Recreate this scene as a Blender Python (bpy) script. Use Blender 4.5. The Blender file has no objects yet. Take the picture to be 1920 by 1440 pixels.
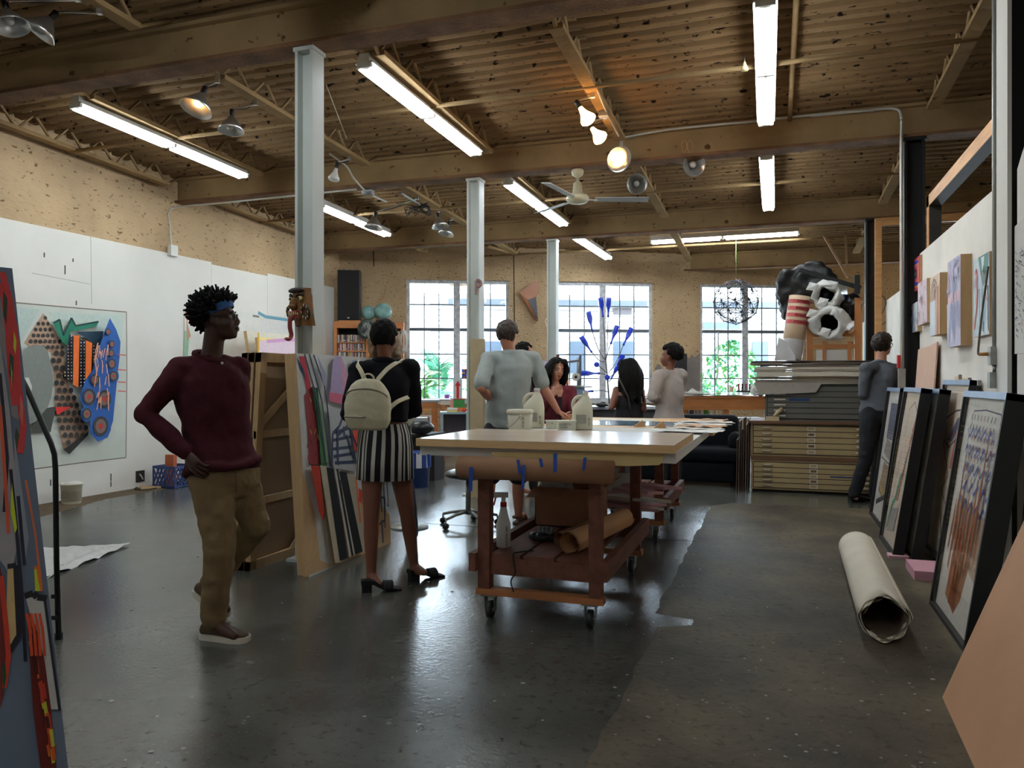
import bpy, math, random
from mathutils import Vector, Matrix, Euler, noise
random.seed(7)
C = bpy.context.scene.collection
# ------------------------------------------------------------------ camera, world, exposure
EYE = 1.32; YAW = math.radians(18.94); FPX = 1431.0; CX = 960.0; CY = 715.0
RT = Vector((math.cos(YAW), math.sin(YAW), 0)); FW = Vector((-math.sin(YAW), math.cos(YAW), 0))
CAM = Vector((0, 0, EYE)); UP = Vector((0, 0, 1))
cd = bpy.data.cameras.new('camera'); co = bpy.data.objects.new('camera', cd); C.objects.link(co)
co.location = CAM; co.rotation_euler = (math.pi/2, 0, YAW)
cd.sensor_fit = 'HORIZONTAL'; cd.sensor_width = 36; cd.lens = 36*FPX/1920
cd.shift_y = -(720-CY)/1920; cd.clip_end = 200; cd.clip_start = .05
bpy.context.scene.camera = co
vs = bpy.context.scene.view_settings
vs.view_transform = 'Standard'; vs.look = 'None'; vs.gamma = 1; vs.use_curve_mapping = False
vs.exposure = 0.0
SKY = 30.0; TUBE = 50.0
w = bpy.data.worlds.new('overcast_sky'); bpy.context.scene.world = w; w.use_nodes = True
bg = w.node_tree.nodes['Background']; bg.inputs[0].default_value = (0.72, 0.87, 1.0, 1); bg.inputs[1].default_value = SKY

# ------------------------------------------------------------------ helpers
def D(px, py): return RT*((px-CX)/FPX) + FW + UP*((CY-py)/FPX)
def P(px, py, Z): return CAM + D(px, py)*Z                      # photo point at camera depth Z
def H(px, py, z=0.0):                                            # photo point on a horizontal plane
    d = D(px, py); return CAM + d*((z-EYE)/d.z)
def onp(px, py, p0, n):                                          # photo point on any plane
    d = D(px, py); return CAM + d*((p0-CAM).dot(n)/d.dot(n))
def depth(p): return (p-CAM).dot(FW)
def roof(x, y): return EYE + 2.44 - .00346*x - .03285*(y-5)      # underside of the beams: the roof drains to the back
RN = Vector((.00346, .03285, 1)).normalized()
def R(px, py, dz=0.0): return onp(px, py, Vector((0, 5, EYE+2.44+dz)), RN)
def XW(px, py, x): return onp(px, py, Vector((x, 0, 0)), Vector((1, 0, 0)))
def YW(px, py, y): return onp(px, py, Vector((0, y, 0)), Vector((0, 1, 0)))
WB0 = CAM + FW*14.26; WBD = (RT + FW*.11).normalized(); WBN = Vector((WBD.y, -WBD.x, 0))
def W(px, py, off=0.0): return onp(px, py, WB0 + WBN*off, WBN)   # photo point on the window wall
V = Vector

def lin(c):
    return tuple(((x/255)/12.92 if x/255 <= .04045 else ((x/255+.055)/1.055)**2.4) for x in c)
_M = {}
def M(name, rgb, rough=.6, metal=0.0, var=.12, scale=6.0, bump=0.0, bscale=40.0, spec=.5, alpha=1.0, emit=0.0, trans=0.0, stretch=None):
    if name in _M: return _M[name]
    m = bpy.data.materials.new(name); m.use_nodes = True; nt = m.node_tree
    b = nt.nodes['Principled BSDF']; c = lin(rgb)
    b.inputs['Roughness'].default_value = rough; b.inputs['Metallic'].default_value = metal
    b.inputs['Specular IOR Level'].default_value = spec; b.inputs['Alpha'].default_value = alpha
    b.inputs['Base Color'].default_value = (*c, 1)
    if trans: b.inputs['Transmission Weight'].default_value = trans
    if emit:
        b.inputs['Emission Color'].default_value = (*c, 1); b.inputs['Emission Strength'].default_value = emit
    tc = None
    if var or bump:
        tc = nt.nodes.new('ShaderNodeTexCoord'); mp = nt.nodes.new('ShaderNodeMapping')
        nt.links.new(tc.outputs['Object'], mp.inputs[0])
        if stretch: mp.inputs['Scale'].default_value = stretch
    if var:
        n = nt.nodes.new('ShaderNodeTexNoise'); n.inputs['Scale'].default_value = scale; n.inputs['Detail'].default_value = 5
        nt.links.new(mp.outputs[0], n.inputs[0])
        r = nt.nodes.new('ShaderNodeValToRGB')
        r.color_ramp.elements[0].position = .3; r.color_ramp.elements[1].position = .7
        r.color_ramp.elements[0].color = (*[x*(1-var) for x in c], 1)
        r.color_ramp.elements[1].color = (*[min(1, x*(1+var)) for x in c], 1)
        nt.links.new(n.outputs[0], r.inputs[0]); nt.links.new(r.outputs[0], b.inputs['Base Color'])
    if bump:
        n2 = nt.nodes.new('ShaderNodeTexNoise'); n2.inputs['Scale'].default_value = bscale; n2.inputs['Detail'].default_value = 4
        nt.links.new(mp.outputs[0], n2.inputs[0])
        bp = nt.nodes.new('ShaderNodeBump'); bp.inputs['Strength'].default_value = bump; bp.inputs['Distance'].default_value = .02
        nt.links.new(n2.outputs[0], bp.inputs['Height']); nt.links.new(bp.outputs[0], b.inputs['Normal'])
    _M[name] = m; return m
def flat(rgb, rough=.7):                                         # a plain paint colour
    return M('paint_%d_%d_%d_%d' % (*rgb, int(rough*100)), rgb, rough, var=.06, scale=25)

class MB:
    """collects shapes; .out links them as ONE mesh object"""
    def __init__(s): s.v = []; s.f = []; s.fm = []; s.fs = []; s.mats = []
    def mi(s, m):
        if m not in s.mats: s.mats.append(m)
        return s.mats.index(m)
    def add(s, vs, fs, m, smooth=False):
        o = len(s.v); k = s.mi(m); s.v += [V(p) for p in vs]
        for f in fs: s.f.append([o+i for i in f]); s.fm.append(k); s.fs.append(smooth)
        return s
    def box(s, c, d, m, Rm=None):
        vs = []
        for z in (-.5, .5):
            for y in (-.5, .5):
                for x in (-.5, .5):
                    p = V((x*d[0], y*d[1], z*d[2])); vs.append(V(c) + (Rm @ p if Rm else p))
        return s.add(vs, [(0, 2, 3, 1), (4, 5, 7, 6), (0, 1, 5, 4), (2, 6, 7, 3), (0, 4, 6, 2), (1, 3, 7, 5)], m)
    def b2(s, a, b, m):                                          # box between two corners
        a, b = V(a), V(b); return s.box((a+b)/2, [abs(x) for x in (b-a)], m)
    def bar(s, a, b, w, h, m, up=UP):                            # w across, h along up
        a, b = V(a), V(b); d = b-a; L = d.length; d = d/L
        x = d.cross(V(up))
        x = x.normalized() if x.length > 1e-5 else V((1, 0, 0))
        y = x.cross(d)
        return s.box((a+b)/2, (w, L, h), m, Matrix((x, d, y)).transposed())
    def tube(s, pts, r, m, n=8, cap=True, flatten=None, closed=False):
        pts = [V(p) for p in pts]; k = len(pts); rr = r if isinstance(r, (list, tuple)) else [r]*k
        vs = []; prev = None
        for i, p in enumerate(pts):
            if closed: t = pts[(i+1) % k]-pts[i-1]
            else: t = (pts[min(i+1, k-1)]-pts[max(i-1, 0)])
            t = t.normalized() if t.length > 1e-9 else V((0, 0, 1))
            if prev is None:
                a = t.cross(V((0, 0, 1)));
                if a.length < .1: a = t.cross(V((0, 1, 0)))
            else: a = prev - t*prev.dot(t)
            a.normalize(); prev = a; b = t.cross(a)
            for j in range(n):
                q = 2*math.pi*j/n; vs.append(p + (a*math.cos(q) + b*math.sin(q)*(flatten or 1))*rr[i])
        fs = []
        for i in range(k if closed else k-1):
            i2 = (i+1) % k
            for j in range(n): fs.append((i*n+j, i*n+(j+1) % n, i2*n+(j+1) % n, i2*n+j))
        if cap and not closed: fs += [tuple(range(n-1, -1, -1)), tuple((k-1)*n+j for j in range(n))]
        return s.add(vs, fs, m, True)
    def lathe(s, prof, c, m, n=20, Rm=None, sx=1, sy=1, smooth=True, cap=True):
        vs = []; c = V(c)
        for r, z in prof:
            for j in range(n):
                q = 2*math.pi*j/n; p = V((r*math.cos(q)*sx, r*math.sin(q)*sy, z)); vs.append(c + (Rm @ p if Rm else p))
        fs = []; k = len(prof)
        for i in range(k-1):
            for j in range(n): fs.append((i*n+j, i*n+(j+1) % n, (i+1)*n+(j+1) % n, (i+1)*n+j))
        if cap and prof[0][0] > 1e-4: fs.append(tuple(range(n-1, -1, -1)))
        if cap and prof[-1][0] > 1e-4: fs.append(tuple((k-1)*n+j for j in range(n)))
        return s.add(vs, fs, m, smooth)
    def ball(s, c, r, m, Rm=None, nu=18, nv=12):
        r = (r, r, r) if isinstance(r, (int, float)) else r; vs = []; fs = []
        for i in range(nv+1):
            t = math.pi*i/nv
            for j in range(nu):
                q = 2*math.pi*j/nu; p = V((r[0]*math.sin(t)*math.cos(q), r[1]*math.sin(t)*math.sin(q), -r[2]*math.cos(t)))
                vs.append(V(c) + (Rm @ p if Rm else p))
        for i in range(nv):
            for j in range(nu): fs.append((i*nu+j, i*nu+(j+1) % nu, (i+1)*nu+(j+1) % nu, (i+1)*nu+j))
        return s.add(vs, fs, m, True)
    def poly(s, pts, m): return s.add(pts, [tuple(range(len(pts)))], m)
    def prism(s, pts, off, m, smooth=False):
        n = len(pts); off = V(off); vs = [V(p) for p in pts] + [V(p)+off for p in pts]
        return s.add(vs, [tuple(range(n-1, -1, -1)), tuple(range(n, 2*n))] + [(i, (i+1) % n, n+(i+1) % n, n+i) for i in range(n)], m, smooth)
    def grid(s, fn, nu, nv, m, smooth=True):
        vs = [fn(i/nu, j/nv) for j in range(nv+1) for i in range(nu+1)]
        return s.add(vs, [(j*(nu+1)+i, j*(nu+1)+i+1, (j+1)*(nu+1)+i+1, (j+1)*(nu+1)+i) for j in range(nv) for i in range(nu)], m, smooth)
    def slab(s, pts, th, m, me=None):                            # thick sheet: quad corners + thickness
        n = (V(pts[1])-V(pts[0])).cross(V(pts[2])-V(pts[0])).normalized()*th
        return s.prism(pts, n, m)
    def mesh(s, name, org=V((0, 0, 0))):
        me = bpy.data.meshes.new(name); me.from_pydata([tuple(p-org) for p in s.v], [], s.f)
        for m in s.mats: me.materials.append(m)
        me.polygons.foreach_set('material_index', s.fm); me.polygons.foreach_set('use_smooth', s.fs); me.update()
        return me
    def out(s, name, parent=None, local=False, fix=True):
        org = V((0, 0, 0))
        if parent is None and not local:
            lo = [min(p[i] for p in s.v) for i in range(3)]; hi = [max(p[i] for p in s.v) for i in range(3)]
            org = V(((lo[0]+hi[0])/2, (lo[1]+hi[1])/2, lo[2]))
        elif parent is not None and not local: org = ORG.get(parent.name, V((0, 0, 0)))
        me = s.mesh(name, org)
        if fix:
            import bmesh
            bm = bmesh.new(); bm.from_mesh(me); bmesh.ops.recalc_face_normals(bm, faces=bm.faces); bm.to_mesh(me); bm.free()
        o = bpy.data.objects.new(name, me); C.objects.link(o)
        if parent is None: o.location = org
        else: o.parent = parent
        ORG[o.name] = org
        return o
ORG = {}
def tag(o, label=None, cat=None, group=None, kind=None):
    if label: o['label'] = label
    if cat: o['category'] = cat
    if group: o['group'] = group
    if kind: o['kind'] = kind
    return o
def thing(name, label, cat, loc=(0, 0, 0), group=None, rz=0.0):
    o = bpy.data.objects.new(name, None); C.objects.link(o); o.location = loc; o.rotation_euler = (0, 0, rz)
    o.empty_display_size = .1; ORG[o.name] = V(loc); return tag(o, label, cat, group)
def struct(mb, name, parent=None): return tag(mb.out(name, parent), kind='structure')
def copytree(o, loc=None, rot=None, label=None, parent=None):
    c = o.copy(); C.objects.link(c); c.parent = parent
    if parent is None:
        if loc is not None: c.location = loc
        if rot is not None: c.rotation_euler = rot
        if label: c['label'] = label
    for ch in [x for x in bpy.data.objects if x.parent == o]: copytree(ch, parent=c)
    return c
def jit(a): return random.uniform(-a, a)
def arc(c, r, a0, a1, n, u=V((1, 0, 0)), v=V((0, 0, 1))):
    return [V(c) + u*r*math.cos(a0+(a1-a0)*i/n) + v*r*math.sin(a0+(a1-a0)*i/n) for i in range(n+1)]
def spline(pts, n=6):
    pts = [V(p) for p in pts]; q = [pts[0]]+pts+[pts[-1]]; o = []
    for i in range(1, len(q)-2):
        for j in range(n):
            t = j/n; a, b, c, d = q[i-1], q[i], q[i+1], q[i+2]
            o.append(.5*((2*b)+(c-a)*t+(2*a-5*b+4*c-d)*t*t+(3*b-a-3*c+d)*t**3))
    return o+[pts[-1]]

class Art:
    """paint on a flat canvas: shapes read off the photo, laid on the canvas plane in thin layers"""
    def __init__(s, mb, p0, n): s.mb = mb; s.p0 = V(p0); s.n = V(n).normalized(); s.k = 1
    def at(s, px, py): return onp(px, py, s.p0 + s.n*(.0006*s.k), s.n)
    def fill(s, pts, rgb, rough=.7):
        s.k += 1; s.mb.poly([s.at(*p) for p in pts], flat(rgb, rough)); return s
    def line(s, pts, w, rgb):
        s.k += 1; m = flat(rgb); q = [s.at(*p) for p in pts]
        for a, b in zip(q, q[1:]):
            t = (b-a);
            if t.length < 1e-6: continue
            x = t.cross(s.n).normalized()*w/2; s.mb.poly([a-x, a+x, b+x, b-x], m)
        return s
    def dot(s, px, py, r, rgb, e=1.0, n=10):
        s.k += 1; c = s.at(px, py); u = s.n.cross(UP).normalized(); v = u.cross(s.n)
        s.mb.poly([c + u*(r*math.cos(2*math.pi*i/n)) + v*(r*e*math.sin(2*math.pi*i/n)) for i in range(n)], flat(rgb)); return s
# ------------------------------------------------------------------ setting materials
def spray(name, rgb, dark, amt, scale, bump=.9, vary=.25):      # sprayed rough coating with dark pits
    m = M(name, rgb, .95, var=vary, scale=1.3, spec=.1); nt = m.node_tree; b = nt.nodes['Principled BSDF']
    tc = nt.nodes.new('ShaderNodeTexCoord'); n = nt.nodes.new('ShaderNodeTexNoise'); n.inputs['Scale'].default_value = scale; n.inputs['Detail'].default_value = 6
    mp = nt.nodes.new('ShaderNodeMapping'); nt.links.new(tc.outputs['Object'], mp.inputs[0]); nt.links.new(mp.outputs[0], n.inputs[0])
    r = nt.nodes.new('ShaderNodeValToRGB'); r.color_ramp.elements[0].position = amt; r.color_ramp.elements[1].position = amt+.05
    nt.links.new(n.outputs[0], r.inputs[0])
    mix = nt.nodes.new('ShaderNodeMix'); mix.data_type = 'RGBA'
    old = b.inputs['Base Color'].links[0].from_socket
    nt.links.new(r.outputs[0], mix.inputs[0]); mix.inputs[6].default_value = (*lin(dark), 1); nt.links.new(old, mix.inputs[7])
    nt.links.new(mix.outputs[2], b.inputs['Base Color'])
    bp = nt.nodes.new('ShaderNodeBump'); bp.inputs['Strength'].default_value = bump; bp.inputs['Distance'].default_value = .05
    nt.links.new(n.outputs[0], bp.inputs['Height']); nt.links.new(bp.outputs[0], b.inputs['Normal'])
    return m, mp
m_brick, mp = spray('sprayed_masonry', (190, 163, 128), (120, 96, 70), .325, 24, .6, .14); mp.inputs['Scale'].default_value = (1, .6, 1.5)
m_deck, mp = spray('sprayed_deck', (124, 98, 68), (30, 21, 15), .335, 15, .18, .25); mp.inputs['Scale'].default_value = (.8, 1.5, 1)
m_beam, mp = spray('sprayed_beam', (146, 120, 85), (92, 64, 41), .29, 9, .4, .25)
m_rust = M('rusty_flange', (118, 84, 56), .9, var=.35, scale=5, bump=.5)
m_white = M('white_wall', (226, 222, 214), .8, var=.05, scale=1.2, spec=.2)
m_white2 = M('white_wall_scuffed', (222, 216, 206), .8, var=.09, scale=2.5, spec=.2)
m_col = M('column_paint', (196, 200, 194), .55, var=.05, scale=3)
m_black = M('black_paint', (22, 21, 21), .6, var=.2)
m_steel = M('galvanized', (150, 152, 150), .4, .8, var=.1)
m_conduit = M('grey_conduit', (190, 188, 178), .5, .3, var=.1)
m_wood = M('pine', (196, 142, 88), .55, var=.18, scale=3, stretch=(1, 1, 8))

# floor: painted concrete on the left, worn brown boards on the right
def floor_mat(name, c1, c2, rough, bump, bscale, specks, spec=.5, dist=.01):
    m = bpy.data.materials.new(name); m.use_nodes = True; nt = m.node_tree; b = nt.nodes['Principled BSDF']; L = nt.links.new
    tc = nt.nodes.new('ShaderNodeTexCoord')
    def nz(sc, det=6, ro=.6):
        n = nt.nodes.new('ShaderNodeTexNoise'); n.inputs['Scale'].default_value = sc; n.inputs['Detail'].default_value = det
        n.inputs['Roughness'].default_value = ro; L(tc.outputs['Object'], n.inputs[0]); return n
    n1 = nz(1.4); r = nt.nodes.new('ShaderNodeValToRGB'); r.color_ramp.elements[0].position = .35; r.color_ramp.elements[1].position = .68
    r.color_ramp.elements[0].color = (*lin(c1), 1); r.color_ramp.elements[1].color = (*lin(c2), 1); L(n1.outputs[0], r.inputs[0])
    n2 = nz(5.5, 8, .7); r2 = nt.nodes.new('ShaderNodeValToRGB'); r2.color_ramp.elements[0].position = specks; r2.color_ramp.elements[1].position = specks+.03
    L(n2.outputs[0], r2.inputs[0])
    mx = nt.nodes.new('ShaderNodeMix'); mx.data_type = 'RGBA'; L(r2.outputs[0], mx.inputs[0]); L(r.outputs[0], mx.inputs[6])
    mx.inputs[7].default_value = (*lin((128, 126, 116)), 1)
    n4 = nz(22, 4); r4 = nt.nodes.new('ShaderNodeValToRGB'); r4.color_ramp.elements[0].position = .33; r4.color_ramp.elements[1].position = .45
    r4.color_ramp.elements[0].color = (.45, .42, .38, 1); L(n4.outputs[0], r4.inputs[0])
    m2 = nt.nodes.new('ShaderNodeMix'); m2.data_type = 'RGBA'; m2.blend_type = 'MULTIPLY'; m2.inputs[0].default_value = .8
    L(mx.outputs[2], m2.inputs[6]); L(r4.outputs[0], m2.inputs[7]); L(m2.outputs[2], b.inputs['Base Color'])
    n3 = nz(bscale, 3); bp = nt.nodes.new('ShaderNodeBump'); bp.inputs['Strength'].default_value = bump; bp.inputs['Distance'].default_value = dist
    L(n3.outputs[0], bp.inputs['Height']); L(bp.outputs[0], b.inputs['Normal'])
    mr = nt.nodes.new('ShaderNodeMapRange'); mr.inputs[3].default_value = rough-.06; mr.inputs[4].default_value = rough+.1
    L(n1.outputs[0], mr.inputs[0]); L(mr.outputs[0], b.inputs['Roughness']); b.inputs['Specular IOR Level'].default_value = spec
    return m
m_conc = floor_mat('painted_concrete', (70, 71, 67), (96, 97, 91), .20, 1.0, 42, .66, .9, .0012)
m_brown = floor_mat('worn_brown_floor', (62, 54, 42), (108, 96, 76), .65, .5, 30, .67, .25)
m_dirt = floor_mat('dusty_floor_edge', (88, 74, 58), (112, 96, 76), .8, .5, 30, .64, .2)
fl = MB()
edge = [H(1372, 943), H(1335, 948), H(1300, 1010), H(1262, 1085), H(1228, 1150)] + [H(1300, 1162), H(1296, 1172), H(1232, 1176)] + [H(1205, 1230), H(1170, 1300), H(1120, 1400), H(1100, 1440)]
e2 = []
for a, b in zip(edge, edge[1:]):
    k = max(2, int((b-a).length/.12))
    for i in range(k):
        p = a.lerp(b, i/k); e2.append(p + V((jit(.015), jit(.015), 0)) if i else p)
e2.append(edge[-1]); last = e2[-1]; e2 += [V((last.x, -3, 0))]
far = V((6.0, e2[0].y+.35, 0))
fl.poly(e2 + [V((6.0, -3, 0)), far], m_brown)
lw = [H(60, 975), H(200, 935), H(345, 912), H(420, 900)]
ledge = [V((-7.05, -3, 0)), V((-7.05, 3, 0))] + [p + V((jit(.03), 0, 0)) for p in lw] + [V((lw[-1].x, 12.0, 0))]
fl.poly([V((-7.6, -3, 0))] + ledge + [V((-7.6, 12.0, 0))], m_dirt)
fl.poly(ledge + [V((-7.6, 12.0, 0)), V((-7.6, 17.5, 0)), V((6, 17.5, 0)), far] + e2, m_conc)
seam = M('floor_seam', (30, 32, 34), .8)
fl.b2(H(700, 975)+V((0, 0, .0002)), V((H(1320, 985).x, H(700, 975).y+.012, .0012)), seam)
struct(fl, 'floor')
# chips and scraps on the floor, nobody could count them
ch = MB(); mc = [flat((150, 144, 132)), flat((122, 112, 96)), flat((98, 88, 74))]
for i in range(300):
    t = random.random(); px = random.uniform(1150, 1760) if t < .75 else random.uniform(150, 1100); py = random.uniform(960, 1440)
    p = H(px, py); s = random.uniform(.003, .010)*random.choice((1, 1, 1.6))
    ch.poly([p + V((s*random.uniform(.5, 1)*math.cos(q), s*random.uniform(.4, 1)*math.sin(q), .002)) for q in (0, 1, 2, 3, 4.1, 5.2)], random.choice(mc))
for i in range(70):
    p = H(random.uniform(70, 345), random.uniform(905, 960)); s = random.uniform(.008, .02)
    ch.poly([p + V((s*math.cos(q)*random.uniform(.5, 1), s*math.sin(q)*random.uniform(.4, 1), .002)) for q in (0, 1, 2, 3, 4.1, 5.2)], random.choice(mc))
tag(ch.out('floor_litter', fix=False), 'pale plaster chips and scraps scattered over the studio floor', 'litter', kind='stuff')

# walls
wl = MB(); wl.b2((-7.8, -3, 0), (-7.5, 12.6, 4.7), m_brick); struct(wl, 'wall_left')
wp = MB()
wp.b2((-7.5, 1.5, 0), (-7.455, 8.75, 2.99), m_white); wp.b2((-7.5, 8.755, 0), (-7.455, 10.0, 2.96), m_white); wp.b2((-7.5, 10.005, 0), (-7.455, 11.9, 3.0), m_white)
wp.b2((-7.5, -3, 0), (-7.455, 1.49, 2.99), m_white)
gap = flat((170, 165, 155))
for (x0, y0, x1, y1) in ((60, 512, 170, 533), (170, 440, 172, 570)): 
    a, b = XW(x0, y0, -7.4545), XW(x1, y1, -7.4545); wp.bar(a, b, .006, .002, gap, V((1, 0, 0)))
for px, py, h in ((122, 506, .10), (83, 478, .05), (137, 488, .04), (208, 895, .09), (208, 908, .06), (143, 568, .05), (95, 905, .07)):
    p = XW(px, py, -7.454); wp.box(p, (.002, .014, h), flat((70, 66, 60)))
struct(wp, 'wall_left_panelling')
# window wall, skewed to the room
A = W(600, 715); A = V((A.x, A.y, 0)); E_ = A + WBD*12.6
def wb(s, z, off=0.0): return A + WBD*s + WBN*off + UP*z         # wall coordinates: s along, z up, off into the room
def sof(px): return (W(px, 715)-A).dot(WBD)
WZ = [3.20, 2.745, 2.285, 1.825, 1.375, .955]
WIN = [(sof(762), sof(955), (sof(851)+sof(862))/2), (sof(1036), sof(1224), sof(1131)), (sof(1313), sof(1493), sof(1399))]
wbk = MB()
def wseg(s0, s1, z0, z1): wbk.prism([wb(s0, z0), wb(s1, z0), wb(s1, z1), wb(s0, z1)], -WBN*.3, m_brick)
cur = -.6
for (s0, s1, sm) in WIN:
    wseg(cur, s0, 0, 4.7); wseg(s0, s1, 0, WZ[-1]); wseg(s0, s1, WZ[0], 4.7); cur = s1
wseg(cur, 12.6, 0, 4.7)
m_grey = M('grey_cement_wash', (128, 120, 116), .9, var=.2, scale=3)
pts = [(1286, 758), (1286, 668), (1292, 672), (1297, 665), (1303, 670), (1312, 663), (1312, 758)]
wbk.poly([W(*p, .004) for p in pts], m_grey)
wbk.poly([W(*p, .004) for p in [(1228, 758), (1228, 690), (1234, 682), (1240, 686), (1240, 758)]], m_grey)
for (x0, y0, x1, y1) in ((963, 470, 965, 640), (700, 470, 701, 500)):
    wbk.bar(W(x0, y0, .002), W(x1, y1, .002), .02, .01, flat((60, 48, 36)), WBN)
struct(wbk, 'wall_back')
m_wf = M('window_frame_paint', (196, 198, 204), .5, var=.3, scale=14, bump=.4, bscale=60)
m_mun = M('muntin_steel', (96, 104, 112), .6, var=.15)
m_glass = bpy.data.materials.new('window_glass'); m_glass.use_nodes = True; nt = m_glass.node_tree; nt.nodes.clear()
o_ = nt.nodes.new('ShaderNodeOutputMaterial'); mx = nt.nodes.new('ShaderNodeMixShader'); tr = nt.nodes.new('ShaderNodeBsdfTransparent'); gl = nt.nodes.new('ShaderNodeBsdfGlossy'); fr = nt.nodes.new('ShaderNodeFresnel')
tr.inputs[0].default_value = (.95, .98, 1, 1); gl.inputs['Roughness'].default_value = .02; fr.inputs[0].default_value = 1.35
nt.links.new(fr.outputs[0], mx.inputs[0]); nt.links.new(tr.outputs[0], mx.inputs[1]); nt.links.new(gl.outputs[0], mx.inputs[2]); nt.links.new(mx.outputs[0], o_.inputs[0])
for wi, (s0, s1, sm) in enumerate(WIN):
    f = MB(); o = -.10
    def fb(a0, a1, z0, z1, th=.05, m=m_wf): f.prism([wb(a0, z0, o-th/2), wb(a1, z0, o-th/2), wb(a1, z1, o-th/2), wb(a0, z1, o-th/2)], WBN*th, m)
    fb(s0, s0+.06, WZ[-1], WZ[0], .10); fb(s1-.06, s1, WZ[-1], WZ[0], .10); fb(s0+.06, s1-.06, WZ[0]-.06, WZ[0], .10); fb(s0+.06, s1-.06, WZ[-1], WZ[-1]+.05, .10)
    fb(sm-.06, sm+.06, WZ[-1]+.05, WZ[0]-.06, .12)
    W0 = struct(f, 'window_%d' % (wi+1))
    g = MB(); d = MB()
    for (a0, a1) in ((s0+.06, sm-.06), (sm+.06, s1-.06)):
        g.poly([wb(a0, WZ[-1]+.05, o), wb(a1, WZ[-1]+.05, o), wb(a1, WZ[0]-.06, o), wb(a0, WZ[0]-.06, o)], m_glass)
        for k in (1, 2):
            x = a0+(a1-a0)*k/3; d.prism([wb(x-.009, WZ[-1]+.05, o-.012), wb(x+.009, WZ[-1]+.05, o-.012), wb(x+.009, WZ[0]-.06, o-.012), wb(x-.009, WZ[0]-.06, o-.012)], WBN*.024, m_mun)
        for k in (1, 2, 3, 4):
            t = .028 if k == 2 else .010; z = WZ[k]
            d.prism([wb(a0, z-t, o-.02), wb(a1, z-t, o-.02), wb(a1, z+t, o-.02), wb(a0, z+t, o-.02)], WBN*.04, m_mun)
    struct(d, 'muntins', W0); struct(g, 'glazing', W0)
    sl = MB(); sl.prism([wb(s0-.05, WZ[-1]-.05, .08), wb(s1+.05, WZ[-1]-.05, .08), wb(s1+.05, WZ[-1], .08), wb(s0-.05, WZ[-1], .08)], -WBN*.30, M('sill', (206, 204, 200), .6)); struct(sl, 'window_sill', W0)
    la = bpy.data.lights.new('window_portal', 'AREA'); la.shape = 'RECTANGLE'; la.size = s1-s0; la.size_y = WZ[0]-WZ[-1]; la.cycles.is_portal = True
    lo = bpy.data.objects.new('window_portal', la); C.objects.link(lo); c = wb((s0+s1)/2, (WZ[0]+WZ[-1])/2, -.22)
    lo.matrix_world = Matrix.Translation(c) @ WBN.to_track_quat('-Z', 'Y').to_matrix().to_4x4()

# the room's other walls
wr = MB(); wr.b2((5.0, -3, 0), (5.3, 17.8, 4.7), m_brick); struct(wr, 'wall_right')
wf = MB(); wf.b2((-7.8, -3.2, 0), (5.3, -3, 4.7), m_white); struct(wf, 'wall_front')
# white partition on the right, carried by the black columns
pw = MB(); pw.b2((1.30, 4.98, 0), (1.36, 8.05, 2.52), m_white2)
pw.b2((1.36, 4.98, 2.40), (1.52, 8.05, 2.46), m_wood)
struct(pw, 'wall_partition')
pw2 = MB(); pw2.b2((1.42, 9.15, 0), (1.47, 11.35, 2.40), m_white2); pw2.b2((1.40, 9.02, 0), (1.5, 9.15, 2.46), m_wood); pw2.b2((1.40, 8.42, 2.40), (1.5, 9.15, 2.5), m_wood)
struct(pw2, 'wall_partition_beyond_opening')
pw3 = MB(); q = [XW(1893, 330, 1.2), XW(1921, 304, 1.2)]
pw3.prism([V((1.2, 4.62, 0)), V((1.2, 4.62, q[0].z)), V((1.2, 4.50, q[0].z+.09)), V((1.2, 2.2, q[0].z+.12)), V((1.2, 2.2, 0))], (.05, 0, 0), m_white2)
struct(pw3, 'wall_partition_near_post')

# roof deck, corrugated and sprayed
dk = MB(); X0, X1, Y0, Y1 = -7.6, 5.1, -3.1, 17.6; pitch = .155; nx = 90; ny = int((Y1-Y0)/pitch*12)
def dz(u, v):
    x = X0+(X1-X0)*u; y = Y0+(Y1-Y0)*v
    ph = (y/pitch) % 1.0; g = abs((ph + .10*noise.noise(V((x*1.6, y*.7, 9)))) % 1.0 - .5); t = max(0, min(1, (g-.13)/.10)); t = t*t*(3-2*t)
    nzv = noise.noise(V((x*1.7, y*6, 3)))*.010 + noise.noise(V((x*9, y*9, 1)))*.006
    return V((x, y, roof(x, y)+.40 - .085*t + nzv))
dk.grid(dz, nx, ny, m_deck); struct(dk, 'ceiling').data.shade_smooth()
tp = MB(); tp.b2((-7.9, -3.3, 4.75), (5.4, 18, 4.9), m_deck); struct(tp, 'ceiling_roof_slab')

# beams: rolled steel I sections under the deck
def ibeam(mb, a, b, w, h, t, m, mf):
    up = UP
    mb.bar(a+up*t/2, b+up*t/2, w, t, mf); mb.bar(a+up*(h-t/2), b+up*(h-t/2), w, t, m); mb.bar(a+up*h/2, b+up*h/2, w*.45, h-2*t, m)
BY = [1.36, 4.86, 8.20, 11.57, 15.0, -2.0]
for i, y in enumerate(BY):
    mb = MB(); x0 = -7.5 if i < 4 or i == 5 else -1.95
    ibeam(mb, V((x0, y, roof(x0, y))), V((5, y, roof(5, y))), .2, .32, .03, m_beam, m_rust)
    struct(mb, 'ceiling_beam')
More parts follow.
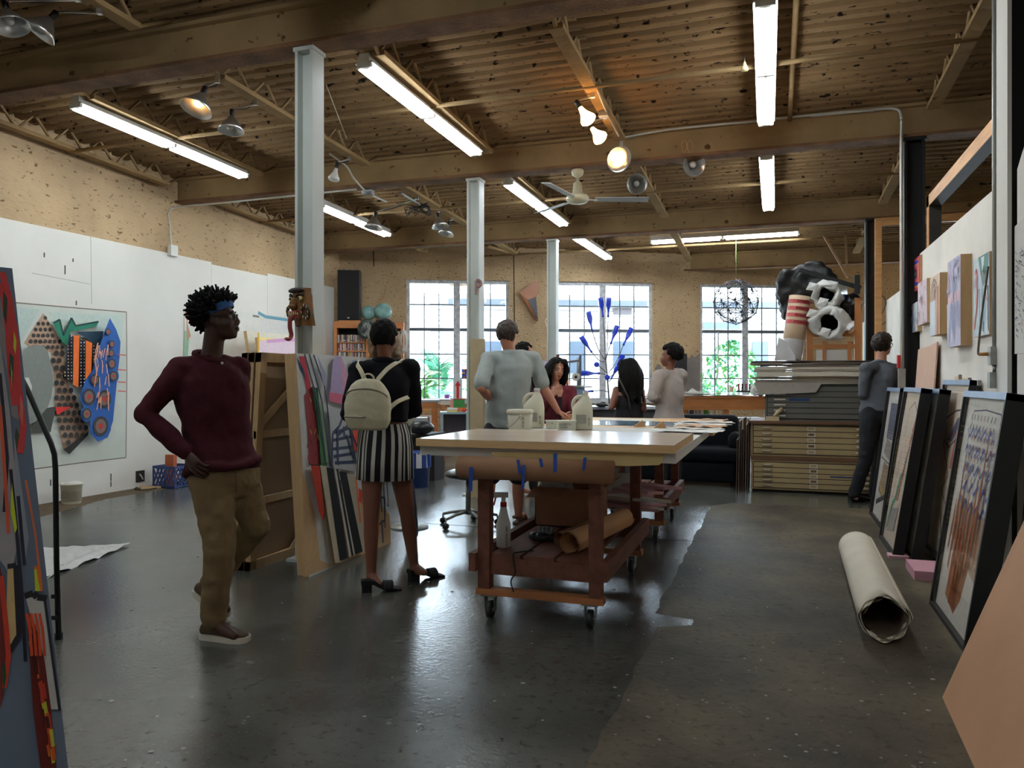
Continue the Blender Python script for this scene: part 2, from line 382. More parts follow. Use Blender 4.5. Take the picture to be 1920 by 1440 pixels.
# open-web joists between the beams
JX = [-7.3, -5.88, -4.44, -2.93, -1.49, 1.36, 2.9, 4.3]
PXJ = {}
def joist(x, y0, y1, slim=False):
    mb = MB(); 
    def zt(y): return roof(x, y)+.36
    def zb(y): return roof(x, y)+.13
    ya, yb = y0+.1, y1-.1
    mb.bar((x, ya, zt(ya)), (x, yb, zt(yb)), .12, .04, m_beam)
    mb.bar((x, ya+.35, zb(ya+.35)), (x, yb-.35, zb(yb-.35)), .11, .04, m_beam)
    n = 12; step = (yb-ya-.7)/n; pts = [V((x, ya, zt(ya)-.01))]
    for i in range(n+1):
        y = ya+.35+step*i; pts.append(V((x, y, zb(y) if i % 2 == 0 else zt(y)-.01)))
    pts.append(V((x, yb, zt(yb)-.01)))
    mb.tube(pts, .018, m_beam, 6); struct(mb, 'ceiling_joist')
ys = sorted(BY)
for a, b in zip(ys, ys[1:]):
    for x in JX:
        if b > 14 and x < -2: 
            yw = A.y + (x-A.x)*WBD.y/WBD.x - .15
            if yw - a > .9: joist(x, a, yw+.1)
            continue
        joist(x, a, b)
# bridging pipes running across the joists at mid bay
for a, b in zip(ys, ys[1:]):
    y = (a+b)/2 - .15
    mb = MB(); mb.tube([V((-7.4, y, roof(-7.4, y)+.115)), V((4.9, y, roof(4.9, y)+.115))], .02, m_beam, 8); struct(mb, 'ceiling_bridging_pipe')

# steel columns
CO = {}
def column(x, y, m, name, label, w=.20, rot=True, base=True):
    t = thing(name, label, 'column', (x, y, 0)); tag(t, kind='structure'); z1 = roof(x, y)
    mb = MB(); a, b = V((x, y, .02)), V((x, y, z1))
    d = V((0, 1, 0)) if not rot else V((1, 0, 0)); e = V((1, 0, 0)) if not rot else V((0, 1, 0))
    for s in (-1, 1): mb.bar(a+d*s*(w/2-.012), b+d*s*(w/2-.012), w, .024, m, d)
    mb.bar(a, b, .02, w-.048, m, d); mb.out('shaft', t)
    p = MB(); p.b2((x-.12, y-.12, 0), (x+.12, y+.12, .02), m); p.out('base_plate', t)
    c = MB(); c.b2((x-w/2-.01, y-w/2-.01, z1-.03), (x+w/2+.01, y+w/2+.01, z1-.002), m); c.out('cap_plate', t)
    return t
column(-3.26, 4.87, m_col, 'steel_column', 'tall pale grey steel column with the carved mask hung on it', .15)
column(-3.28, 8.25, m_col, 'steel_column', 'pale grey steel column with cardboard wrapped around its lower half', .155)
column(-3.30, 11.6, m_col, 'steel_column', 'slim pale grey steel column beside the window with the blue bottles', .15)
column(1.27, 8.22, m_black, 'steel_column', 'black steel column between the wall of small paintings and the opening', .18)
column(1.27, 11.5, m_black, 'steel_column', 'black steel column behind the wooden easel', .17)
t = column(1.285, 4.85, m_black, 'steel_column', 'black steel column at the right edge with a white painted flange', .18)
mb = MB(); a = XW(1884, 700, 1.16); mb.b2((1.17, 4.676, .02), (1.19, 4.889, roof(1.2, 4.8)-.01), m_white); mb.out('white_flange', t)

# outside: pale brick neighbour, ground, foliage
m_ob = M('neighbour_brick', (172, 170, 168), .9, var=.08, scale=4, bump=.3)
mo = MB(); q0 = wb(-6, -.4, -7.0); q1 = wb(18, -.4, -7.0)
mo.prism([q0, q1, q1+UP*4.15, q0+UP*4.15], -WBN*.3, m_ob)
mo.prism([wb(2.5, 3.42, -6.95), wb(18, 3.42, -6.95), wb(18, 3.60, -6.95), wb(2.5, 3.60, -6.95)], WBN*.1, M('neighbour_band', (58, 64, 74), .8))
FQ = lambda px, py: onp(px, py, WB0 - WBN*6.96, WBN)
for x0, y0, x1, y1 in ((1150, 640, 1188, 692), (1068, 640, 1098, 700), (1318, 604, 1393, 617), (1410, 640, 1440, 700), (900, 640, 940, 690)):
    mo.prism([FQ(x0, y1), FQ(x1, y1), FQ(x1, y0), FQ(x0, y0)], WBN*.03, M('neighbour_shutter', (50, 62, 76), .6))
mo.prism([FQ(1150, 590), FQ(1184, 590), FQ(1184, 578), FQ(1150, 578)], WBN*.02, M('neighbour_grille', (62, 56, 58), .8))
m_mort = flat((58, 58, 62))
for i in range(26):
    z = -.3+i*.15; mo.prism([wb(2, z, -6.99), wb(16, z, -6.99), wb(16, z+.009, -6.99), wb(2, z+.009, -6.99)], WBN*.012, m_mort)
tag(mo.out('neighbouring_building'), 'pale brick building seen outside through the windows', 'building')
gr = MB(); gr.prism([wb(-8, -.45, -.3), wb(20, -.45, -.3), wb(20, -.45, -14), wb(-8, -.45, -14)], UP*-.1, M('outside_ground', (150, 150, 140), .9)); struct(gr, 'ground_outside')
m_lf = M('leaf_green', (86, 150, 70), .6, var=.3, scale=20); m_lf2 = M('leaf_blue_green', (80, 150, 120), .6, var=.3, scale=20); m_stem = M('stem', (110, 90, 60), .8)
def fern(c, n, L, label, m):
    t = thing('fern_plant', label, 'plant', c); f = MB(); s = MB()
    for i in range(n):
        q = random.uniform(0, 6.28); el = random.uniform(.3, 1.2); d = V((math.cos(q)*math.cos(el), math.sin(q)*math.cos(el), math.sin(el)))
        pts = []; l = L*random.uniform(.6, 1.1); p = V(c)+UP*random.uniform(.2, 1.7)
        for k in range(12):
            u = k/11; pts.append(p + d*l*u - UP*.5*l*u*u)
        s.tube(pts, .006, m_stem, 4)
        for k in range(1, 12):
            tg = (pts[k]-pts[k-1]).normalized(); sd = tg.cross(UP).normalized()
            for sg in (-1, 1):
                for h in (0, .5):
                    b = pts[k-1].lerp(pts[k], h); ll = .26*(1-.7*k/12); e = b + sd*sg*ll + tg*ll*.5 - UP*.03
                    f.poly([b, b.lerp(e, .5)+tg*.022, e, b.lerp(e, .5)-tg*.022], m)
    s.out('stems', t, fix=False); f.out('leaves', t, fix=False)
for i, (px, off, z, n, L) in enumerate(((785, -1.6, -.4, 26, 1.1), (826, -3.2, .2, 30, 1.3), (905, -2.2, -.4, 22, 1.0))):
    c = wb(sof(px), z, off); fern(c, n, L, ['feathery green plant outside the first window, nearest the bookshelf', 'feathery plant outside the first window, behind the mullion', 'feathery low plant outside the first window, beside the wrapped column'][i], (m_lf, m_lf2, m_lf)[i])
def bush(c, r, n, label):
    t = thing('bush', label, 'bush', c); f = MB(); s = MB(); s.tube([V(c), V(c)+UP*r[2]], .03, m_stem)
    for i in range(n):
        q = random.uniform(0, 6.28); z = random.uniform(-1, 1); rr = random.uniform(.5, 1)**.5*math.sqrt(1-z*z)
        p = V(c) + V((rr*r[0]*math.cos(q), rr*r[1]*math.sin(q), r[2]*(1+z*.95)))
        a = V((jit(1), jit(1), jit(1))).normalized(); b = a.cross(V((jit(1), jit(1), 1))).normalized(); l = .09
        f.poly([p-a*l, p+b*l*.4, p+a*l, p-b*l*.4], random.choice((m_lf, m_lf2)))
    s.out('trunk', t); f.out('leaves', t, fix=False)
bush(wb(sof(1470), -.4, -2.6), (.75, .75, 1.35), 1500, 'leafy green bush outside the third window')

# ------------------------------------------------------------------ fluorescent fixtures
m_tube = bpy.data.materials.new('fluorescent_tube'); m_tube.use_nodes = True; nt = m_tube.node_tree; nt.nodes.clear()
em = nt.nodes.new('ShaderNodeEmission'); em.inputs[0].default_value = (.86, .95, 1, 1); em.inputs[1].default_value = TUBE
oo = nt.nodes.new('ShaderNodeOutputMaterial'); nt.links.new(em.outputs[0], oo.inputs[0])
m_fix = M('fixture_enamel', (214, 212, 204), .45, var=.03)
def fluoro(a, b, label, twin=True, chain=True):
    a, b = V(a), V(b); d = (b-a).normalized(); sd = d.cross(UP).normalized(); up = sd.cross(d)
    t = thing('fluorescent_fixture', label, 'ceiling light', (a+b)/2, 'fluorescent strip fixtures')
    mid = (a+b)/2
    h = MB(); h.bar(a+up*.085, b+up*.085, .09, .07, m_fix, up); h.bar(a+up*.045, b+up*.045, .155, .012, m_fix, up)
    h.prism([a+up*.04+sd*.022, a+up*.04-sd*.022, a+up*.012-sd*.010, a+up*.012+sd*.010], (b-a), m_fix); h.out('housing', t)
    for (u, v) in ((a, mid-d*.02), (mid+d*.02, b)):
        for s in ((-1, 1) if twin else (0,)):
            tb = MB(); off = sd*s*.048 + up*(.015 if twin else -.01); tb.tube([u+d*.03+off, v-d*.03+off], .019, m_tube, 10); tb.out('tube', t)
    for q in (a+d*.012, mid, b-d*.012):
        e = MB(); e.box(q+up*.03, (.13, .028, .05), m_fix, Matrix((sd, d, up)).transposed()); e.out('lamp_holder', t)
    for q in (a.lerp(b, .12), a.lerp(b, .88)):
        w_ = MB(); z = roof(q.x, q.y)+.36; w_.tube([q+up*.11, V((q.x, q.y, z))], .005, m_steel, 5); w_.out('hanger', t)
FL = [((140, 203), (458, 335), 'fluorescent fixture at the far left, above the white wall'),
      ((682, 128), (893, 293), 'long fluorescent fixture just right of the masked column'),
      ((1435, 12), (1436, 237), 'long fluorescent fixture overhead on the right, nearest the camera'),
      ((600, 390), (727, 444), 'fluorescent fixture behind the masked column'),
      ((952, 347), (1057, 425), 'fluorescent fixture between the wrapped column and the ceiling fan'),
      ((1437, 300), (1441, 396), 'fluorescent fixture on the right, second in line from the camera')]
for a, b, l in FL: fluoro(R(*a, .02), R(*b, .02), l)
fluoro(R(1080, 448, .03), R(1141, 487, .03), 'short far fluorescent fixture left of the crosswise one')
y8 = 12.9
fluoro(YW(1220, 457, y8), YW(1499, 440, y8), 'crosswise fluorescent fixture above the last window', twin=True)
for x, y, l in ((-5.2, -.4, 'unseen fluorescent fixture added for light behind the viewer on the left'), (R(519, -4, .02).x, R(519, -4, .02).y-1.12, 'fluorescent fixture at the very top edge, left of the masked column'), (.3, -.6, 'unseen fluorescent fixture added for light behind the viewer on the right')):  # the pair behind the viewer is unseen, added to light the near beam
    fluoro((x, y-1.1, roof(x, y-1.1)+.02), (x, y+1.1, roof(x, y+1.1)+.02), l)
# ------------------------------------------------------------------ people
def remesh(mb, voxel, smooth=4, disp=0.0, freq=8.0, name='tmp'):
    me = mb.mesh(name); o = bpy.data.objects.new(name, me); C.objects.link(o)
    m = o.modifiers.new('r', 'REMESH'); m.mode = 'VOXEL'; m.voxel_size = voxel; m.use_smooth_shade = True
    if smooth:
        q = o.modifiers.new('s', 'SMOOTH'); q.factor = .5; q.iterations = smooth
    dg = bpy.context.evaluated_depsgraph_get(); dg.update(); e = bpy.data.meshes.new_from_object(o.evaluated_get(dg))
    bpy.data.objects.remove(o); bpy.data.meshes.remove(me)
    if disp:
        for v in e.vertices:
            p = v.co; d = noise.noise(V((p.x*freq, p.y*freq, p.z*freq*1.5)))+.5*noise.noise(V((p.x*freq*2.3+7, p.y*freq*2.3, p.z*freq*2)))
            v.co = p + v.normal*disp*d
    out = MB(); out.v = [v.co.copy() for v in e.vertices]; out.f = [list(p.vertices) for p in e.polygons]
    out.mats = list(mb.mats[:1]); out.fm = [0]*len(out.f); out.fs = [True]*len(out.f)
    bpy.data.meshes.remove(e); return out
def limb(mb, pts, rs, m, n=12):
    pts = [V(p) for p in pts]; mb.tube(pts, list(rs), m, n)
    for p, r in zip(pts, rs): mb.ball(p, r*.99, m, None, n, 8)
def frame(fwd, up=UP):
    f = V(fwd).normalized(); r = f.cross(V(up)).normalized(); u = r.cross(f); return Matrix((r, f, u)).transposed()
def loft(mb, secs, m, n=20):
    vs = []; fs = []
    for (c, rx, ry, sd, fw) in secs:
        for i in range(n):
            q = 2*math.pi*i/n; cx, sy = math.cos(q), math.sin(q)
            cx = math.copysign(abs(cx)**.85, cx); sy = math.copysign(abs(sy)**.85, sy)
            vs.append(V(c) + sd*rx*cx + fw*ry*sy)
    k = len(secs)
    for i in range(k-1):
        for j in range(n): fs.append((i*n+j, i*n+(j+1) % n, (i+1)*n+(j+1) % n, (i+1)*n+j))
    fs += [tuple(range(n-1, -1, -1)), tuple((k-1)*n+j for j in range(n))]
    return mb.add(vs, fs, m, True)
def torso(mb, j, f, k, inf, m, t0=-.12, t1=1.0, belly=0.0, female=False):
    a = (j['hL']+j['hR'])/2; b = (j['sL']+j['sR'])/2; f = V(f).normalized()
    rows = [(-.2, .125, .085), (-.08, .165, .112), (.06, .168, .115), (.3, .145+belly*.5, .100+belly), (.5, .150+belly*.3, .106+belly*.6), (.72, .166, .116), (.88, .168, .108), (.97, .150, .088), (1.05, .09, .065), (1.12, .070, .058)]
    if female: rows = [(-.2, .13, .09), (-.08, .172, .116), (.06, .172, .112), (.34, .128+belly, .092+belly), (.5, .132+belly, .1+belly), (.72, .148, .118), (.88, .15, .098), (.97, .132, .08), (1.05, .085, .06), (1.12, .062, .052)]
    secs = []
    for t, rx, ry in rows:
        if t < t0-1e-6 or t > t1+1e-6: continue
        sd = (j['hR']-j['hL']).normalized().lerp((j['sR']-j['sL']).normalized(), max(0, min(1, t))).normalized()
        up = (b-a).normalized(); fw = (f - up*f.dot(up)).normalized(); sd = (sd - fw*sd.dot(fw)).normalized()
        c = a.lerp(b, t) - fw*.015*math.sin(max(0, min(1, t))*3.14)
        secs.append((c, rx*k+inf, ry*k+inf, sd, fw))
    loft(mb, secs, m); return mb
def hand(mb, w, d, nrm, k, m, curl=.5, side=1, spread=.12, thumb=.9):
    """palm along d, palm facing nrm; fingers curl towards nrm; thumb leaves on the given side of the palm"""
    d = V(d).normalized(); nrm = V(nrm); nrm = (nrm - d*nrm.dot(d)).normalized(); s = d.cross(nrm)*side
    pal = MB(); L = .085*k
    ring = []
    for t, hw, th in ((0, .024, .019), (.35, .035, .017), (.75, .041, .015), (1.0, .040, .011)):
        ring.append((w + d*L*t, hw*k, th*k, s, nrm))
    loft(pal, ring, m, 14); mb.v_extra = getattr(mb, 'v_extra', []); mb.v_extra.append(pal)
    for i, (off, ln, r) in enumerate(((.030, .072, .0088), (.011, .080, .0090), (-.010, .074, .0086), (-.029, .058, .0076))):
        p = w + d*L*.92 + s*off*k; dd = (d + s*off*spread*22*.3).normalized(); pts = [p - dd*.012*k, p]; a = 0
        for seg in (.45, .32, .23):
            a += curl*(.75+.12*i); dirv = dd*math.cos(a) + nrm*math.sin(a); pts.append(pts[-1] + dirv*ln*k*seg)
        rs = [r*k, r*k*1.05, r*k*.98, r*k*.9, r*k*.72]; limb(mb, pts, rs, m, 8)
    p = w + d*L*.25 + s*.026*k + nrm*.004; t1 = (s*.75 + d*.6 + nrm*.25).normalized(); t2 = (s*(.75-thumb*.5) + d*.9 + nrm*.35).normalized()
    limb(mb, [w + d*L*.12 + s*.012*k, p + t1*.022*k, p + t1*.040*k + t2*.008*k, p + t1*.040*k + t2*.034*k], [.013*k, .0125*k, .0105*k, .0085*k], m, 8)
def head(mb, c, Rm, k, m, female=False):
    """c: centre of the skull; Rm columns: right, forward, up"""
    def q(x, y, z): return c + Rm @ V((x*k, y*k, z*k))
    def b(x, y, z, rx, ry, rz): mb.ball(q(x, y, z), (rx*k, ry*k, rz*k), m, Rm, 16, 12)
    b(0, -.012, .025, .076, .094, .088); b(0, .02, -.03, .066, .072, .075)
    b(0, .045, -.075, .047, .045, .042); b(0, .070, -.098, .022, .018, .018)          # jaw, chin
    b(0, .078, .018, .05, .014, .012); b(-.036, .062, -.035, .022, .02, .024); b(.036, .062, -.035, .022, .02, .024)
    mb.tube([q(0, .083, .012), q(0, .099, -.022), q(0, .106, -.034)], [.009*k, .011*k, .013*k], m, 8); b(0, .097, -.037, .016, .014, .010)
    b(-.012, .09, -.038, .009, .011, .008); b(.012, .09, -.038, .009, .011, .008)
    b(0, .087, -.061, .022, .012, .0065); b(0, .086, -.073, .019, .012, .0075)           # lips
    for s in (-1, 1):
        b(s*.079, -.005, -.012, .010, .021, .032); b(s*.076, .003, -.03, .010, .013, .014)
def eyes(parent, c, Rm, k, iris=(50, 34, 24), lip=(150, 84, 76)):
    for s in (-1, 1):
        e = MB(); p = c + Rm @ V((s*.031*k, .072*k, .0))
        e.ball(p, .0135*k, flat((186, 178, 170), .3), None, 10, 8); e.ball(p + Rm @ V((0, .0085*k, 0)), .0065*k, flat(iris, .2), None, 8, 6); e.out('eye', parent)
    for s in (-1, 1):
        br = MB(); pts = [c + Rm @ V((s*x*k, y*k, z*k)) for x, y, z in ((.013, .089, .018), (.030, .088, .025), (.047, .077, .018))]
        br.tube(pts, [.003*k, .004*k, .002*k], flat((28, 20, 16)), 6); br.out('eyebrow', parent)
    lp = MB(); q = lambda x, y, z: c + Rm @ V((x*k, y*k, z*k)); ml = flat(lip, .5)
    lp.tube([q(-.023, .088, -.065), q(-.010, .097, -.062), q(0, .098, -.0635), q(.010, .097, -.062), q(.023, .088, -.065)], [.002*k, .0045*k, .004*k, .0045*k, .002*k], ml, 6)
    lp.tube([q(-.021, .088, -.067), q(0, .097, -.073), q(.021, .088, -.067)], [.002*k, .005*k, .002*k], ml, 6); lp.out('lips', parent)
def human(label, j, f, hf, skin, k=1.0, hands=(), belly=0.0, female=False, voxel=.011, arms=True, legs=True, hup=UP):
    """j: joints; f: chest direction; hf: face direction"""
    t = thing('person', label, 'person', V(((j['hL']+j['hR'])/2).to_tuple()[:2] + (0,)) if legs else V(((j['hL']+j['hR'])/2).to_tuple()))
    b = MB(); torso(b, j, f, k, 0, skin, -.2, 1.05, belly, female)
    nb = (j['sL']+j['sR'])/2; Rm = frame(hf, hup); c = j['head']
    limb(b, [nb + UP*.0, nb.lerp(c, .35), c + Rm @ V((0, -.02*k, -.055*k))], [.075*k, .054*k if not female else .046*k, .052*k if not female else .045*k], skin)
    head(b, c, Rm, k, skin)
    A = .9 if female else 1.0
    for s in 'LR':
        if arms:
            limb(b, [nb.lerp(j['s'+s], .6), j['s'+s], j['s'+s].lerp(j['e'+s], .45), j['e'+s], j['e'+s].lerp(j['w'+s], .3), j['w'+s]], [x*k*A for x in (.06, .056, .047, .040, .041, .026)], skin)
        if legs:
            limb(b, [j['h'+s], j['h'+s].lerp(j['k'+s], .4), j['k'+s], j['k'+s].lerp(j['a'+s], .3), j['a'+s]], [x*k*A for x in (.092, .082, .056, .056, .036)], skin)
            limb(b, [j['a'+s]-UP*.025*k, j['a'+s].lerp(j['t'+s], .5)-UP*.012, j['t'+s]], [.036*k, .034*k, .024*k], skin)
    fg = MB(); fg.mi(skin)
    for (s, d, n, cu, sd) in hands: hand(fg, j['w'+s], d, n, k*A, skin, cu, sd)
    for p in getattr(fg, 'v_extra', []): b.add(p.v, p.f, skin, True)
    r = remesh(b, voxel, 3); r.add(fg.v, fg.f, skin, True); r.out('body', t, fix=False)
    t['_'] = 0; del t['_']
    return t, c, Rm
def cloth(mb, t, name, m, voxel=.012, smooth=4, disp=.006, freq=9.0, parent=None):
    r = remesh(mb, voxel, smooth, disp, freq); r.mats = [m]; return r.out(name, parent or t, fix=False)
def sleeve(mb, j, s, frac, inf, m, k=1.0, A=1.0):
    nb = (j['sL']+j['sR'])/2; e = j['e'+s]; w_ = j['w'+s]; sh = j['s'+s]
    if frac <= .5:
        q = sh.lerp(e, frac*2); limb(mb, [nb.lerp(sh, .55), sh, sh.lerp(q, .5), q], [(.066+inf)*k, (.06+inf)*k, (.055+inf*1.2)*k, (.055+inf*1.4)*k], m)
    else:
        q = e.lerp(w_, (frac-.5)*2); limb(mb, [nb.lerp(sh, .55), sh, sh.lerp(e, .45), e, e.lerp(q, .4), q], [(.064+inf)*k*A, (.058+inf)*k*A, (.050+inf)*k*A, (.044+inf)*k*A, (.042+inf)*k*A, (.032+inf)*k*A], m)
def hair_cap(t, c, Rm, k, m, name='hair', lump=.012, n=260, grow=1.08, low=-.03, face=.045, seed=1, back=0.0, r=.016):
    """short hair: tufts over the scalp"""
    rnd = random.Random(seed); mb = MB()
    for i in range(n*3):
        z = rnd.uniform(-1, 1); q = rnd.uniform(0, 6.283); rr = math.sqrt(1-z*z); d = V((rr*math.cos(q), rr*math.sin(q), z))
        p = V((d.x*.077*grow, -.012+d.y*.095*grow, .025+d.z*.089*grow))
        if p.z < low - back*(p.y < -.02)*.05 or (p.y > face and p.z < .075) or (p.y > .01 and p.z < .03): continue
        mb.ball(c + Rm @ (p*k) + V((rnd.uniform(-1, 1), rnd.uniform(-1, 1), rnd.uniform(-1, 1)))*lump*.5, (r*k*rnd.uniform(.7, 1.2)), m, None, 6, 5)
    rm = remesh(mb, .007, 1); rm.mats = [m]; return rm.out(name, t, fix=False)
def hair_strands(t, c, Rm, k, m, name='hair', n=160, L=.3, seed=2, w=.012, wave=.02, fall=V((0, 0, -1)), part=.02, face=.03, back=1.0):
    """long hair: wavy locks from the scalp, draped over the shoulders"""
    rnd = random.Random(seed); mb = MB()
    for i in range(n*3):
        z = rnd.uniform(-.1, 1); q = rnd.uniform(0, 6.283); rr = math.sqrt(max(0, 1-z*z)); d = V((rr*math.cos(q), rr*math.sin(q), z))
        if d.y > .35 and z < .55: continue
        if d.y > .15 and z < .15: continue
        p = V((d.x*.083, -.012+d.y*.098, .028+d.z*.092)); pts = [c + Rm @ (p*k*.96)]; l = L*k*rnd.uniform(.75, 1.05); ph = rnd.uniform(0, 6.3)
        sd = V((math.copysign(1, p.x)*.5, -.5*back, 0)) if p.y > -.02 else V((p.x*4, -.5*back, 0))
        cur = V(p)
        for s_ in range(1, 11):
            u = s_/10
            stp = V((sd.x*(.30*(1-u)), sd.y*(.35*(1-u)), .0)) + V((0, 0, -1))*(.25+u)
            stp.normalize(); cur = cur + stp*l/10/k + V((math.sin(ph+u*9), math.cos(ph+u*8), 0))*wave*.25
            e = V((cur.x/.090, (cur.y+.012)/.104, (cur.z-.022)/.098))
            if e.length < 1: e.normalize(); cur = V((e.x*.090, e.y*.104-.012, e.z*.098+.022))
            if cur.y > face and abs(cur.x) < .075: cur.x = math.copysign(.075, cur.x or 1)
            pts.append(c + Rm @ (cur*k))
        mb.tube(pts, [w*k*.8]+[w*k]*8+[w*k*.8, w*k*.3], m, 5)
    rm = remesh(mb, .007, 1); rm.mats = [m]; return rm.out(name, t, fix=False)
def shoe(t, a, toe, m, sole, k=1.0, name='shoe', laces=None):
    """low canvas shoe from ankle a to toe point"""
    d = V((toe-a)); d.z = 0; L = d.length; d.normalize(); s = d.cross(UP); z0 = min(toe.z, a.z)
    base = V((a.x, a.y, a.z)); 
    return d, s
m_skin_dk = M('skin_deep_brown', (74, 46, 36), .45, var=.08, spec=.4); m_skin_br = M('skin_brown', (132, 82, 62), .5, var=.08)
m_skin_lt = M('skin_light', (214, 158, 132), .5, var=.06); m_skin_tan = M('skin_tan', (184, 122, 96), .5, var=.06)
m_hair_bk = M('hair_black', (14, 12, 11), .8, var=.2, spec=.2); m_hair_br = M('hair_brown', (52, 38, 30), .6, var=.2); m_hair_bl = M('hair_ash', (150, 128, 104), .7, var=.3, scale=60)
def foot_shoe(t, heel, toe, up, k, m, m_sole, tie=None):
    """sneaker: heel and toe points on the sole, up = local up"""
    d = (toe-heel); L = d.length; d.normalize(); up = V(up).normalized(); s = d.cross(up).normalized(); up = s.cross(d)
    def sec(u, hw, h0, h1): return (heel + d*L*u + up*(h0+h1)/2, hw*k, (h1-h0)/2, s, up)
    b = MB(); loft(b, [sec(.02, .030, .02, .075), sec(.14, .036, .02, .100), sec(.32, .037, .02, .095), sec(.5, .041, .02, .075), sec(.72, .047, .02, .055), sec(.9, .038, .02, .043), sec(.98, .022, .02, .034)], m, 16)
    o = remesh(b, .008, 2); o.mats = [m]; S = o.out('shoe', t, fix=False)
    so = MB(); ol = []
    for u, hw in ((0, .020), (.06, .033), (.3, .037), (.5, .042), (.72, .050), (.9, .043), (.985, .026), (1.0, .012)): ol.append((u, hw*k+.003))
    pts = [heel + d*L*u + s*h for u, h in ol] + [heel + d*L*u - s*h for u, h in reversed(ol)]
    so.prism(pts, up*.028, m_sole); so.out('sole', S)
    if tie:
        l = MB()
        for i in range(4):
            u = .36+.09*i; z = .1-.012*i; l.tube([heel + d*L*u - s*.022 + up*(z-.012), heel + d*L*u + up*z, heel + d*L*(u+.03) + s*.022 + up*(z-.012)], .0035, tie, 5)
        for q in (-1, 1): l.tube([heel + d*L*.36 + up*.1, heel + d*L*.34 + s*q*.03 + up*.11, heel + d*L*.42 + s*q*.045 + up*.085], .003, tie, 5)
        l.out('laces', S)
def JP(d, Z0):                                                   # joints read off the photo: (px, py[, depth])
    return {k: P(v[0], v[1], v[2] if len(v) > 2 else Z0) for k, v in d.items()}
TC = -FW                                                         # towards the camera
# --- man in the maroon sweater, walking with a hand on his hip
j = JP(dict(head=(408, 597, 3.98), sR=(338, 694, 3.90), sL=(446, 690, 4.12), eR=(272, 776, 3.82), wR=(352, 852, 3.80), eL=(446, 772, 4.32), wL=(452, 842, 4.26),
            hR=(398, 895, 3.92), hL=(444, 893, 4.04), kR=(413, 1032, 3.86), kL=(478, 985, 4.05), aR=(400, 1160, 3.90), aL=(392, 1098, 4.3), tR=(440, 1192, 3.84), tL=(425, 1143, 4.22)), 4)
f = (RT*.72 + TC*.70).normalized(); hf = (RT*.97 + TC*-.12 + UP*.13).normalized()
m_mar = M('maroon_knit', (72, 30, 38), .9, var=.12, scale=40, bump=.25, bscale=300, spec=.15); m_khaki = M('khaki_cotton', (128, 106, 74), .85, var=.1, scale=8, bump=.5, bscale=22, spec=.2)
t, hc, Rm = human('man walking in a maroon sweater, khaki trousers and blue headband, hand on hip', j, f, hf, m_skin_dk, 1.0, [('R', (RT*.55 - UP*.62 + TC*.25), (RT*.3 + FW*.9), .55, -1), ('L', V((RT*.2 - UP)), TC, .6, 1)], voxel=.009)
sw = MB(); torso(sw, j, f, 1.03, .018, m_mar, .06, 1.13)
for s in 'RL': sleeve(sw, j, s, .97, .012, m_mar)
lo = (j['hL']+j['hR'])/2
hem = []; pc = (j['hL']+j['hR'])/2; sc_ = (j['sL']+j['sR'])/2; upv = (sc_-pc).normalized(); fwv = (f-upv*f.dot(upv)).normalized(); sdv_ = fwv.cross(upv)
for i in range(22): q = 2*math.pi*i/22; hem.append(pc.lerp(sc_, .10) + sdv_*.188*math.cos(q) + fwv*.142*math.sin(q) + upv*.012*math.sin(q*3))
sw.tube(hem, .024, m_mar, 8, closed=True)
cloth(sw, t, 'sweater', m_mar, .010, 3, .008, 10)
nb = (j['sL']+j['sR'])/2 + UP*.035; cl = MB(); cf = (hf*.3 + f*.7).normalized(); cs = cf.cross(UP)
ring = [nb + UP*(.030 - .03*math.cos(q)) + cf*math.cos(q)*.075 + cs*math.sin(q)*.078 for q in [2*math.pi*i/18 for i in range(18)]]
cl.tube(ring, .014, m_mar, 8, closed=True); cl.out('collar', t)
bt = MB(); bt.ball(nb + cf*.094 - UP*.01, .008, flat((205, 198, 186)), None, 8, 6); bt.out('button', t)
tr = MB(); torso(tr, j, f, 1.0, .014, m_khaki, -.2, .3)
limb(tr, [j['hR'], j['hR'].lerp(j['kR'], .4), j['kR'], j['kR'].lerp(j['aR'], .4), j['aR'].lerp(j['kR'], .02)], [.108, .100, .080, .076, .066], m_khaki)
limb(tr, [j['hL'], j['hL'].lerp(j['kL'], .4), j['kL'], j['kL'].lerp(j['aL'], .4), j['aL'].lerp(j['kL'], .06)], [.108, .100, .080, .074, .064], m_khaki)
cloth(tr, t, 'trousers', m_khaki, .011, 3, .009, 11)
fl_ = MB(); a = lo + f*.135 + UP*.06; fl_.tube([a, a - UP*.13 - f*.005], .004, flat((120, 98, 66)), 5); fl_.out('fly_seam', t)
m_shoe = M('brown_canvas', (84, 64, 46), .8, var=.15, scale=30); m_sole = M('rubber_sole', (214, 206, 188), .6, var=.05); m_lace = flat((50, 42, 36))
g = H(378, 1196); e = H(448, 1202); foot_shoe(t, g, g + (e-g).normalized()*.27, UP, 1.0, m_shoe, m_sole, m_lace)
g = P(356, 1105, 4.34); e = P(424, 1150, 4.22); e.z = .012; dd = (e-g).normalized(); foot_shoe(t, e - dd*.265, e, (UP + dd*.5), 1.0, m_shoe, m_sole, m_lace)
